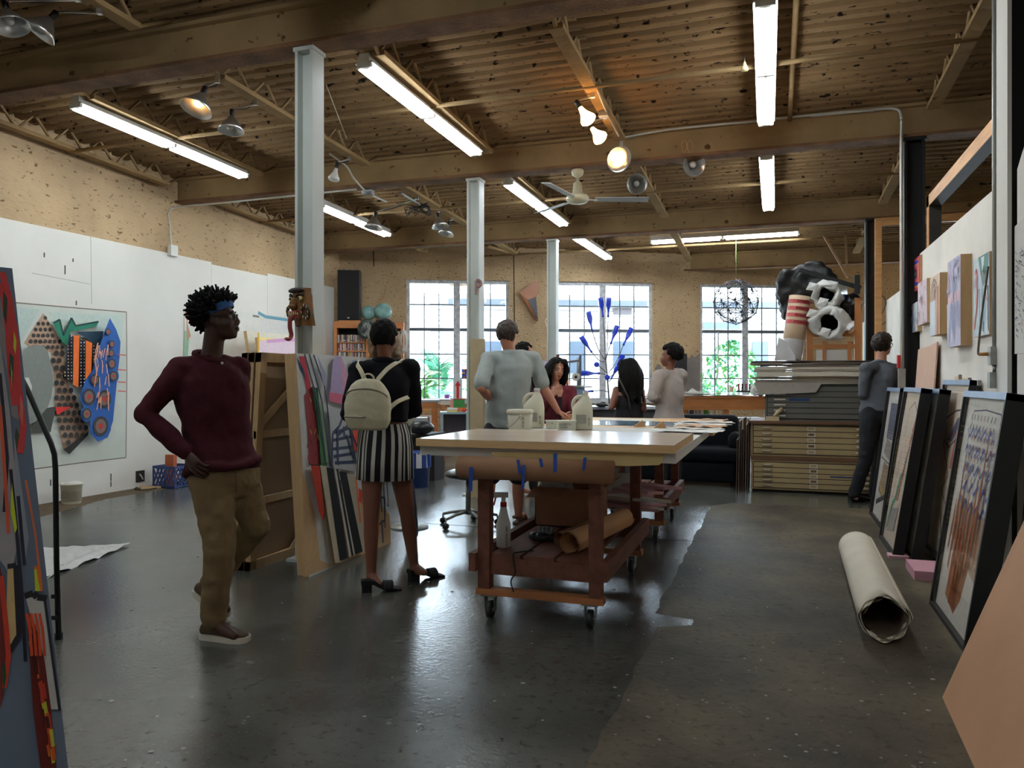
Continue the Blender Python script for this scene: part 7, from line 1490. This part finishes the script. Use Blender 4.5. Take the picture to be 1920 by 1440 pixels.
for i in range(16): p = XW(1707-rnd.uniform(0, 8), 560+rnd.uniform(0, 60), WXP-.001); b.box(p, (.001, .015, rnd.uniform(.01, .05)), flat((40, 40, 44)))
tag(b.out('ink_marks', bpy.data.objects['wall_partition']), kind='structure')
# cardboard sheet behind the frames
y0, y1 = XW(1744, 700, 1.22).y, min(7.95, XW(1702, 700, 1.22).y); z = XW(1725, 648, 1.26).z; t = MB(); t.prism([(1.16, y0, 0), (1.16, y1, 0), (1.27, y1, z-.03), (1.27, y0+.3, z-.02), (1.27, y0, z)], (.012, 0, 0), M('card_pinkish', (206, 170, 148), .8, var=.04)); tag(t.out('cardboard_sheet'), 'pinkish cardboard sheet leaning on the partition behind the framed pictures', 'cardboard')
m_fb = M('frame_black', (18, 17, 17), .5, var=.1); m_ft = M('frame_top_blue_grey', (140, 160, 186), .35, .2); m_mat = M('mat_board', (238, 234, 224), .6, var=.04)
m_pg = bpy.data.materials.new('picture_glass'); m_pg.use_nodes = True; nt = m_pg.node_tree; nt.nodes.clear(); o_ = nt.nodes.new('ShaderNodeOutputMaterial'); mx = nt.nodes.new('ShaderNodeMixShader'); tr = nt.nodes.new('ShaderNodeBsdfTransparent'); gl = nt.nodes.new('ShaderNodeBsdfGlossy'); fr = nt.nodes.new('ShaderNodeFresnel'); gl.inputs['Roughness'].default_value = .03; fr.inputs[0].default_value = 1.14
nt.links.new(fr.outputs[0], mx.inputs[0]); nt.links.new(tr.outputs[0], mx.inputs[1]); nt.links.new(gl.outputs[0], mx.inputs[2]); nt.links.new(mx.outputs[0], o_.inputs[0])
def framed(label, xb, xt, y0, y1, z0, z1, th, base, art):
    """deep black frame leaning on the partition: bottom front edge at xb, top at xt"""
    t = thing('framed_picture', label, 'framed picture', (xb, (y0+y1)/2, z0), 'framed drawings along the partition'); up = V((xt-xb, 0, z1-z0)); H_ = up.length; up /= H_; sd = V((0, -1, 0)); n = sd.cross(up); n = n if n.x < 0 else -n; o = V((xb, y1, z0)); Wf = y1-y0; fwd = 0.022
    def q(u, v, d=0.0): return o + sd*u + up*v - n*d
    for (u0, v0, u1, v1, m, nm) in ((0, 0, fwd, H_, m_fb, 'frame_side'), (Wf-fwd, 0, Wf, H_, m_fb, 'frame_side'), (fwd, 0, Wf-fwd, fwd, m_fb, 'frame_bottom'), (0, H_-fwd-.012, Wf, H_, m_ft, 'frame_top')):
        b = MB(); e = .001 if nm == 'frame_top' else 0; b.prism([q(u0, v0, -e), q(u1, v0, -e), q(u1, v1+e, -e), q(u0, v1+e, -e)], -n*(th+e), m); b.out(nm, t)
    b = MB(); b.prism([q(fwd, fwd, .03), q(Wf-fwd, fwd, .03), q(Wf-fwd, H_-fwd, .03), q(fwd, H_-fwd, .03)], -n*(th-.035), m_mat)
    A = Art(b, q(0, 0, .0295), n); A.k = 0
    stp = .02/max(20, len(art)+2)
    for kind, pts, c_, w_ in art:
        A.k += 1; m = flat(c_); p = [q(fwd+(Wf-2*fwd)*u, fwd+(H_-2*fwd)*v, .0295-min(.0004, stp)*A.k) for u, v in pts]
        if kind == 'f': b.poly(p, m)
        else:
            for a, e in zip(p, p[1:]):
                s = (e-a).cross(n).normalized()*w_/2; b.poly([a-s, a+s, e+s, e-s], m)
    b.out('drawing', t, fix=False)
    b = MB(); b.poly([q(fwd, fwd, .006), q(Wf-fwd, fwd, .006), q(Wf-fwd, H_-fwd, .006), q(fwd, H_-fwd, .006)], m_pg); b.f = [list(reversed(f_)) if (b.v[f_[1]]-b.v[f_[0]]).cross(b.v[f_[2]]-b.v[f_[1]]).dot(n) < 0 else f_ for f_ in b.f]; b.out('glass', t, fix=False)
    return t
rnd = random.Random(9); BL = (84, 104, 186); BR = (176, 104, 60); GR = (96, 100, 112)
art4 = [('f', R_(.0, .0, 1, 1), (236, 232, 222), 0), ('f', [(.1, .35), (.95, .22), (.9, .5), (.15, .55)], (196, 170, 150), 0), ('f', [(.22, .08), (.5, .04), (.62, .12), (.7, .3), (.3, .4)], (176, 122, 84), 0), ('f', [(.32, .0+.06), (.52, .055), (.5, .22), (.36, .24)], (150, 84, 46), 0), ('l', [(.18, .62), (.16, .8), (.2, .93), (.5, .94), (.85, .93), (.9, .86)], GR, .008)]
art4 += [('l', [(.18+.012*i, .50+.001*(i % 7) + .04*k + .018*math.sin(i*.5+k)), (.19+.012*i, .52+.04*k + .02*math.sin(i*.5+k+.6))], BL, .007) for k in range(0, 9, 2) for i in range(0, 58)]
for u in (.25, .33, .41, .5, .58, .66, .75, .83): art4 += [('l', [(u, .62+.045*k), (u+.01, .645+.045*k)], rnd.choice([GR, (70, 74, 96), BR]), .012) for k in range(7)]
for u, v0, v1 in ((.2, .30, .55), (.28, .22, .75), (.36, .16, .60), (.44, .14, .52), (.52, .2, .62), (.60, .24, .55), (.68, .28, .68), (.76, .32, .86), (.86, .3, .5)): art4 += [('f', [(u-.022, v0), (u+.012, v0-.02), (u+.03, (v0+v1)/2), (u+.012, v1), (u-.004, v1-.1)], rnd.choice([(186, 104, 52), (164, 92, 50), (196, 126, 76)]), 0), ('l', [(u+.016, v0), (u+.03, (v0+v1)/2), (u+.012, v1)], (110, 66, 44), .006)]
framed('nearest framed drawing, brown brush forms under blue lines, leaning by the canvas roll', .872, 1.055, 4.225, 5.10, 0, 1.265, .10, 0, art4)
art3 = [('f', R_(0, 0, 1, 1), (236, 220, 202), 0), ('f', [(.5, .5), (.9, .55), (.95, .72), (.6, .72)], (206, 110, 96), 0), ('l', [(.1, .78), (.5, .84), (.9, .86), (.7, .7), (.4, .62), (.1, .66)], (60, 56, 66), .012), ('l', [(.1, .66), (.5, .46), (.3, .36), (.9, .2), (.5, .1), (.4, .25)], (130, 60, 52), .014), ('f', [(.3, .66), (.6, .8), (.8, .82), (.5, .66)], (100, 96, 120), 0)]
framed('framed drawing with red and brown loops, standing behind the nearest one on pink foam', 1.085, 1.225, 5.75, 6.60, .065, 1.33, .06, 0, art3)
art2 = [('f', R_(0, 0, 1, 1), (238, 222, 202), 0)] + [('f', [(.62-.2*k, .62-.18*k), (.74-.2*k, .66-.18*k), (.62-.2*k, .46-.18*k), (.5-.2*k, .42-.18*k)], (70, 160, 120), 0) for k in range(3)] + [('l', [(.8-.05*k, .82-.09*k), (.72-.05*k, .74-.09*k)], (196, 120, 100), .05) for k in range(6)] + [('l', [(.3, .7), (.35, .88), (.6, .93), (.85, .86), (.9, .76)], (110, 100, 100), .008), ('l', [(.1, .05), (.2, .3), (.3, .6)], (120, 104, 96), .01), ('f', [(.2, .06), (.6, .1), (.7, .26), (.3, .22)], (190, 180, 174), 0)]
framed('framed drawing with green leaf shapes on cream, second from the far end', .84, 1.035, 6.34, 7.13, 0, 1.27, .075, 0, art2)
framed('black backed frame leaning edge on behind the green leaf drawing', .945, 1.13, 6.20, 7.0, 0, 1.265, .075, 0, [])
art1 = [('f', R_(0, 0, 1, 1), (232, 228, 220), 0), ('f', R_(.25, .62, .9, .9), (104, 106, 124), 0), ('f', [(.2, .5), (.85, .46), (.9, .6), (.3, .62)], (160, 152, 146), 0), ('f', [(.2, .2), (.7, .16), (.85, .42), (.35, .44)], (166, 140, 110), 0), ('l', [(.15, .1), (.8, .2)], (70, 70, 76), .05), ('l', [(.2, .26), (.6, .2), (.8, .26)], (190, 170, 100), .03), ('l', [(.1, .46), (.95, .44)], (120, 116, 116), .02)]
framed('farthest framed drawing, dark grey rectangle over brown shapes', .90, 1.065, 7.57, 8.05, 0, 1.26, .07, 0, art1) if False else framed('farthest framed drawing, dark grey rectangle over brown shapes', .90, 1.065, 7.55, 8.38, 0, 1.26, .07, 0, art1)
framed('frame with pale blue top edge at the right edge, behind the nearest drawing', 1.10, 1.20, 3.55, 4.35, 0, 1.27, .05, 0, [])
b = MB(); 
for a, d in ((H(1692, 1056), (.20, .26, .058)), ): b.b2((a.x+.0, 5.66, 0), (a.x+.28, 6.02, .062), M('pink_foam_block', (206, 150, 164), .7, var=.05))
tag(b.out('foam_block'), 'pink foam block on the floor under the framed drawings', 'foam block')
b = MB(); a = H(1660, 1045); b.b2((a.x+.02, 6.3, 0), (a.x+.16, 6.42, .02), flat((206, 160, 170))); tag(b.out('foam_scrap'), 'thin pink foam scrap under the green leaf drawing', 'foam scrap')
# canvas roll on the floor
a = P(1658, 1162, 3.86); e = P(1606, 1024, 5.55); a.z = .122; e.z = .118; d = (e-a).normalized(); s = d.cross(UP).normalized(); u = s.cross(d); mcv = M('primed_canvas', (214, 204, 184), .8, var=.05, scale=5, bump=.2, bscale=30); t = thing('canvas_roll', 'long roll of cream canvas lying on the brown floor', 'canvas roll', (a+e)/2 - UP*.12)
def rl(r0, ph, m, turns=1.06, wob=.006):
    b = MB(); n = 52
    def fn(i, v):
        q = 2*math.pi*turns*i+ph; rr = r0*(1+.03*math.sin(q*2+1))*(1-.02*v) + .006*i + wob*math.sin(q*5)*(1-v)*.5; x_ = -.02*(1-v)*math.sin(q*7+ph) - .03*(1-v)*math.sin(q*3); return a + d*((e-a).length*v + x_) + s*rr*math.cos(q) + u*rr*math.sin(q)*.97
    b.grid(fn, n, 12, m); return b
for k, (r0, ph) in enumerate(((.114, .4), (.107, 2.0), (.100, 4.1))): o2 = rl(r0, ph, mcv).out('canvas_layer', t, fix=False); md = o2.modifiers.new('solid', 'SOLIDIFY'); md.thickness = .003
o2 = rl(.092, 1.1, flat((120, 104, 84)), 1.0, .002).out('core', t, fix=False)
b = MB(); b.tube([H(1614, 1160, .01)+UP*.1, H(1617, 1172, .01)+UP*.1], .003, flat((40, 40, 60)), 4)
# foreground cardboard sheet
b = MB(); p = [V((.665, 3.60, 0)), V((.63, 2.3, 0)), V((1.15, 2.3, 1.30)), V((1.17, 3.60, 1.30))]; b.prism(p, V((.012, 0, -.003)), M('big_cardboard', (196, 148, 112), .8, var=.05, scale=3)); tag(b.out('cardboard_sheet'), 'big tan cardboard sheet leaning in the near right corner', 'cardboard')
# pinned drawing on the near panel
c = [XW(*q, 1.198) for q in ((1903, 425), (1925, 405), (1925, 668), (1902, 664))]; y0, y1 = c[0].y-.5, c[0].y; t = MB(); t.prism([(1.198, y1, c[3].z), (1.198, y0, c[3].z-.0), (1.198, y0, c[0].z+.05), (1.198, y1, c[0].z)], (-.002, 0, 0), M('drawing_paper', (206, 202, 192), .7, var=.04)); A = Art(t, (1.195, 0, 0), (-1, 0, 0))
for i in range(46):
    y = 468+i*3.6+rnd.uniform(-4, 4); x = rnd.uniform(1903, 1919); A.line([(x, y), (x+rnd.uniform(-2, 5), y+rnd.uniform(-4, 4)), (x+rnd.uniform(0, 5), y+rnd.uniform(2, 8))], .006, rnd.choice([(90, 90, 110), (150, 110, 120), (70, 70, 80), (150, 160, 180)]))
tag(t.out('drawing', fix=False), 'pale scribbled drawing pinned on the white panel at the right edge', 'drawing')
# conduits with boxes
def boxc(t, p, d, m, nm='junction_box'): b = MB(); b.box(p, d, m); o = b.out(nm, t); return o
m_lblk0 = flat((70, 66, 60)); yc = 4.92; xk = 1.13; p = lambda px, py: YW(px, py, yc)
pl = p(1864, 660); t = thing('conduit_run', 'steel conduit with two junction boxes on the near white post', 'conduit', V((pl.x, yc, pl.z))); b = MB(); x = pl.x; b.tube([V((x, yc, p(1864, 690).z)), V((x, yc, roof(x, yc)-.01))], .011, m_conduit, 8); b.tube([V((x+.024, yc+.02, p(1864, 650).z)), V((x+.024, yc+.02, roof(x, yc)-.01))], .006, m_lblk0, 8); b.out('pipe', t)
mbx = M('box_zinc', (158, 158, 150), .45, .3, var=.15, scale=10); z0, z1 = p(1864, 684).z, p(1864, 650).z; boxc(t, V((x+.01, yc-.01, (z0+z1)/2)), (.075, .06, z1-z0), mbx); z2, z3 = p(1864, 728).z, p(1864, 698).z; boxc(t, V((x+.005, yc-.01, (z2+z3)/2)), (.07, .055, z3-z2), mbx)
b = MB(); b.tube([V((x, yc-.01, z0)), V((x, yc-.01, z3))], .011, m_steel, 8); b.out('nipple', t); b = MB(); b.tube([V((x-.03, yc-.01, z0+.06)), V((x-.075, yc, z0+.06))], .010, flat((190, 130, 60), .4), 8); b.out('brass_fitting', t)
b = MB(); b.tube(spline([V((x-.075, yc, z0+.06)), XW(1834, 655, 1.13), XW(1841, 590, 1.2), XW(1853, 500, 1.26)], 6), .006, flat((70, 52, 40)), 6); b.out('cable', t)
a = XW(1693, 700, 1.155); yk = 8.08; p = lambda px, py: YW(px, py, yk); x = p(1690, 500).x; t = thing('conduit_run', 'pale conduit with red switch box on the middle black column', 'conduit', V((x, yk, 1.3))); b = MB(); zt = roof(x, yk); b.tube(spline([V((x, yk, p(1690, 720).z)), V((x, yk, zt-.12)), V((x, yk, zt+.18)), V((x-.06, yk, zt+.27)), V((x-.3, yk, zt+.28)), V((x-.8, yk, zt+.285))], 6), .014, m_conduit, 8); b.out('pipe', t)
boxc(t, V((x, yk-.02, p(1690, 704).z)), (.06, .05, .13), mbx); boxc(t, V((x+.0, yk-.02, p(1690, 726).z)), (.06, .05, .10), mbx); b = MB(); q = p(1684, 676); b.bar(V((q.x, yk-.03, p(1684, 690).z)), V((q.x, yk-.03, p(1684, 666).z)), .025, .02, flat((196, 40, 40)), FW); b.out('red_handle', t)
# timber frame standing on the partition
mfr = M('dark_painted_timber', (48, 44, 40), .7, var=.2); a = XW(1745, 380, 1.36); t = thing('timber_gantry', 'dark painted timber frame with raw wood edges above the partition', 'frame', (1.40, a.y, 2.46)); b = MB(); zb = 3.02; b.b2((1.34, a.y-.05, 2.46), (1.44, a.y+.05, zb), mfr); b.b2((1.335, a.y-.05, 2.46), (1.34, a.y+.05, zb), m_wood); b.out('post', t); b = MB(); b.b2((1.34, 4.98, zb-.10), (1.44, a.y+.05, zb), mfr); b.b2((1.335, 4.98, zb-.10), (1.34, a.y+.05, zb), m_wood); b.out('rail', t)
# beyond the opening: painting, cord and lamp on the far partition, timber bits
b = MB(); q = [XW(*p, 1.40) for p in ((1620, 603), (1645, 592), (1645, 672), (1620, 676))]; b.b2((1.375, q[1].y, q[2].z), (1.418, q[0].y, (q[0].z+q[1].z)/2), m_str); A = Art(b, (1.374, 0, 0), (-1, 0, 0)); A.fill([(1619, 606), (1641, 594), (1641, 674), (1619, 677)], (170, 186, 176)); A.fill([(1622, 610), (1634, 602), (1632, 630), (1628, 652), (1624, 640)], (206, 110, 60)); A.fill([(1634, 600), (1641, 596), (1641, 672), (1637, 672)], (206, 196, 110)); A.fill([(1620, 640), (1628, 655), (1626, 674), (1620, 676)], (150, 180, 190)); tag(b.out('small_painting', fix=False), 'blue green and orange painting on the far partition beyond the man in grey', 'painting')
b = MB(); b.tube(spline([XW(*p, 1.39) for p in ((1622, 574), (1632, 560), (1650, 553), (1661, 566), (1655, 585), (1648, 600), (1652, 610), (1660, 604))], 6), .006, flat((30, 28, 28)), 6); s_ = tag(b.out('cord'), 'black looping cord with a wooden plug on the far partition', 'cord'); b = MB(); c = XW(1622, 572, 1.39); b.tube([c-V((0, -.05, .02)), c, c+V((0, -.03, .02))], [.02, .024, .012], flat((150, 90, 60)), 8); b.out('wooden_plug', s_)
for x0, y0, x1, y1, yy, lb in ((1545, 442, 1590, 520, 12.4, 'loose timber strut slanting below the roof behind the tarp'), (1586, 440, 1588, 500, 12.6, 'thin rod hanging below the roof beside the slanting strut')): b = MB(); b.bar(YW(x0, y0, yy), YW(x1, y1, yy), .05 if 'timber' in lb else .02, .03, flat((150, 120, 84))); tag(b.out('timber_strut' if 'timber' in lb else 'hanging_rod'), lb, 'strut' if 'timber' in lb else 'rod')
b = MB(); a = YW(1645, 410, 11.3); b.b2((a.x-.03, 11.26, 0), (a.x+.05, 11.34, a.z), m_wood); tag(b.out('timber_post'), 'raw timber post beside the far black column', 'post'); b = MB(); b.b2((a.x+.05, 11.26, a.z-.10), (3.4, 11.32, a.z), m_wood); tag(b.out('timber_rail'), 'raw timber rail running right from the timber post under the beam', 'rail')
b = MB(); b.prism([XW(*p, 1.29) for p in ((1798, 706), (1838, 719), (1838, 724), (1798, 711))], (-.03, 0, 0), m_pine2); s_ = tag(b.out('wood_ledge'), 'small wooden ledge with clips on the partition above the frames', 'ledge')
for px, py in ((1800, 707), (1818, 713), (1836, 718)): b = MB(); b.box(XW(px, py, 1.25), (.02, .02, .035), m_steel); b.out('clip', s_)
# ------------------------------------------------------------------ hung from the ceiling
m_alu = M('spun_aluminium', (200, 200, 198), .28, .9, var=.08); m_hot = M('warm_bulb', (255, 190, 110), .4, var=0, emit=26); m_bulb = M('frosted_bulb', (206, 204, 198), .35, var=.03); m_lblk = flat((26, 24, 22), .5)
def clamp_lamp(p, d, label, lit=False, par=False, k=1.0, wire=None):
    p = V(p); d = V(d).normalized(); Rq = d.to_track_quat('Z', 'Y').to_matrix(); t = thing('clamp_lamp', label, 'lamp', p, 'clamp lamps under the roof')
    if not par:
        b = MB(); b.lathe([(.022*k, -.02*k), (.035*k, .0), (.055*k, .03*k), (.085*k, .075*k), (.115*k, .12*k), (.118*k, .12*k), (.088*k, .074*k), (.058*k, .028*k), (.03*k, .002)], p, m_alu, 24, Rq); b.out('reflector', t)
    b = MB(); b.lathe([(.018*k, -.085*k), (.022*k, -.08*k), (.022*k, -.02*k), (.018*k, -.015*k)], p, m_lblk, 12, Rq); b.out('socket', t)
    b = MB()
    if par: b.lathe([(.018*k, -.015*k), (.022*k, .01*k), (.03*k, .04*k), (.062*k, .10*k), (.064*k, .115*k), (.05*k, .128*k), (0, .134*k)], p, m_hot if lit else m_bulb, 20, Rq)
    else: b.ball(p+d*.055*k, (.034*k, .034*k, .045*k), m_hot if lit else m_bulb, Rq, 14, 10)
    b.out('bulb', t)
    top = V(wire) if wire is not None else V((p.x, p.y, roof(p.x, p.y)+.14)); a = p - d*.085*k
    b = MB(); b.tube(spline([a, a.lerp(top, .5)+V((.03, .02, -.03)), top], 5), .005, m_lblk, 6); b.out('cord', t)
    b = MB(); b.bar(top-UP*.05, top+UP*.03, .035, .03, m_alu, FW); b.bar(a, top-UP*.04, .012, .012, m_alu); b.out('clamp', t)
def lp(px, py, dz=-.02): return R(px, py, dz)
JN = lambda x: min(JX, key=lambda q: abs(q-x))
def lamp(px, py, d, label, dz=-.02, **k):
    p = R(px, py, dz); jx = JN(p.x); w_ = V((jx, p.y, roof(jx, p.y)+.12)) if abs(jx-p.x) < .7 else None; clamp_lamp(p, d, label, wire=w_, **k)
S = lambda a, b, c: RT*a + UP*b + TC*c
lamp(14, 22, S(.35, -1, .1), 'aluminium clamp lamp in the top left corner, farthest left', .1); lamp(92, 38, S(-.5, -.8, .2), 'aluminium clamp lamp second from the top left corner', .1)
lamp(378, 180, S(-.25, -1, .35), 'big clamp lamp pointing down left of the masked column, glowing inside', lit=True, k=1.15); lamp(434, 222, S(.0, -1, .1), 'clamp lamp hanging straight down just left of the masked column')
lamp(630, 318, S(-.2, -1, .15), 'lit spot bulb just right of the masked column', lit=False, par=True)
lamp(1090, 205, S(.45, -.8, .25), 'upper lit spot bulb of the three on the joist', lit=True, par=True, k=1.1); lamp(1112, 243, S(.5, -.75, .35), 'middle lit spot bulb of the three on the joist', lit=True, par=True, k=1.1)
lamp(1150, 292, S(.35, -.55, .9), 'lit clamp lamp facing us, lowest of the three on the joist', lit=True, k=1.15); lamp(1297, 308, S(.0, -.35, 1), 'unlit clamp lamp facing us right of the lit ones', k=1.0); lamp(1193, 344, S(-.1, -.3, 1), 'unlit clamp lamp facing us beside the ceiling fan', k=1.0)
lamp(703, 410, S(-.15, -1, .1), 'small clamp lamp pointing down over the far left fixture', -.14, k=1.1); lamp(822, 410, S(.2, -.9, .1), 'left one of the two small clamp lamps near the wrapped column', k=1.0); lamp(840, 425, S(-.25, -1, .15), 'right one of the two small clamp lamps near the wrapped column', k=1.0)
# ceiling fan
c = R(1083, 322, -.02); hub = V((c.x, c.y, YW(1083, 374, c.y).z)); t = thing('ceiling_fan', 'cream ceiling fan with three blades below the second beam', 'ceiling fan', hub); mf = M('fan_cream', (206, 202, 172), .4, var=.03); zt = roof(c.x, c.y)
b = MB(); b.tube([hub+UP*.06, V((c.x, c.y, hub.z+.30))], .014, mf, 10); b.out('downrod', t); b = MB(); b.lathe([(.02, .24), (.06, .27), (.07, .31), (.05, .35), (.015, .37)], hub, mf, 20); b.out('canopy', t)
b = MB(); b.lathe([(.02, .20), (.045, .18), (.06, .06), (.11, .045), (.125, .02), (.125, -.01), (.10, -.035), (.03, -.05), (0, -.05)], hub, mf, 28); b.out('motor', t)
b = MB(); b.tube(spline([V((c.x, c.y, hub.z+.36)), V((c.x, c.y, zt+.18)), V((c.x-.06, c.y, zt+.27)), V((c.x-.5, c.y, zt+.28)), V((c.x-1.3, c.y, zt+.29))], 6), .011, m_conduit, 8); b.out('conduit', t)
for i, a in enumerate((math.radians(2), math.radians(122), math.radians(242))):
    d = RT*math.cos(a) + FW*math.sin(a); s = d.cross(UP); b = MB(); br = MB(); br.bar(hub+d*.10, hub+d*.22-UP*.005, .035, .008, mf); br.out('blade_bracket', t)
    b.prism([hub+d*.19+s*.055+UP*.008, hub+d*.78+s*.07+UP*.012, hub+d*.80-s*.05-UP*.012, hub+d*.19-s*.05-UP*.010], UP*.006, M('fan_blade', (176, 180, 180), .4)); b.out('blade', t)
# conduits and small things along the beams
def run(pts, label, r=.011, m=None): b = MB(); b.tube(spline(pts, 5), r, m or m_conduit, 8); return tag(b.out('conduit'), label, 'conduit')
a = [XW(*p, -7.42) for p in ((322, 470), (318, 420), (316, 398))]; y2 = 8.06; b2_ = YW(335, 388, y2); o2 = run(a + [b2_, YW(420, 380, y2), YW(560, 366, y2), YW(668, 355, y2)], 'pale conduit bending from the left wall along the second beam'); b = MB(); c = XW(324, 470, -7.42); b.box(c, (.06, .12, .14), M('fixture_enamel', (214, 212, 204))); b.out('outlet_box', o2)
c = R(690, 362, -.04); o2 = run([R(618, 288, .2), R(650, 312, .1), R(664, 335, .0), c, R(725, 378, -.02)], 'conduit dropping across the second beam right of the masked column'); b = MB(); b.box(c, (.14, .08, .06), m_steel); b.out('junction_box', o2)
o2 = run([R(752, 362, .0), R(800, 392, .0)], 'short bright conduit under the joist left of the wrapped column', .014, m_steel); b = MB(); rnd = random.Random(13); c = R(782, 388, -.03); b.tube([c, V((c.x, c.y, roof(c.x, c.y)+.34))], .006, m_lblk, 5)
for i in range(7): q = [c + V((rnd.uniform(-.2, .2), rnd.uniform(-.1, .1), rnd.uniform(-.16, .06))) for _ in range(4)]; b.tube(spline([c]+q, 4), .006, m_lblk, 5)
tag(b.out('wire_tangle'), 'tangle of black lamp cords hanging left of the wrapped column', 'wires', kind='stuff')
yb2 = 8.05; run([YW(1168, 258, yb2), YW(1240, 245, yb2), YW(1330, 235, yb2), YW(1420, 227, yb2)], 'conduit along the top of the second beam, right of the fan', .012)
run([YW(1455, 222, yb2), YW(1560, 212, yb2), YW(1640, 207, yb2)], 'conduit along the second beam beyond the overhead fixture', .012)
x = .15; run([V((x, 4.9, roof(x, 4.9)+.27)), V((x, 8.1, roof(x, 8.1)+.27))], 'thin flat conduit across the roof right of the overhead fixture', .022, m_beam)
o2 = run([R(1118, 165, .12), R(1135, 205, .1), R(1150, 235, .08), R(1160, 255, .08)], 'grey cable and box on the joist above the lit spot bulbs', .009, m_steel); b = MB(); b.box(R(1132, 212, .1), (.09, .08, .07), m_steel); b.out('junction_box', o2)
b = MB(); c = YW(1283, 282, 8.03)
for k in (0, 1): b.tube([c + RT*(.06*k+.028*math.cos(q)) + UP*(.06*math.sin(q)+.04) for q in [2*math.pi*i/14 for i in range(14)]], .004, flat((176, 130, 80)), 5, closed=True)
tag(b.out('string_loops'), 'two loops of string hanging on the second beam', 'string')
b = MB(); c = R(1396, 122, .02); b.tube([c+UP*.09, c+UP*.02], .003, m_lblk, 4); b.lathe([(.004, .03), (.03, -.04), (0, -.05)], c, flat((206, 190, 140)), 8); tag(b.out('paper_scrap'), 'tiny cream paper scrap hanging from the roof pipe', 'paper')
b = MB(); b.tube([R(612, 160, .3), P(650, 260, 7.4)], .003, flat((190, 180, 160)), 4); tag(b.out('pull_cord'), 'thin pale pull cord hanging right of the masked column', 'cord')
for (px0, py0, px1, py1) in ((915, 462, 962, 476), (1265, 462, 1290, 476), (1440, 450, 1449, 466), (780, 466, 800, 472)): 
    b = MB(); b.bar(W(px0, py0, .35), W(px1, py1, .05), .05, .04, flat((206, 170, 120))); tag(b.out('joist_end'), kind='structure')
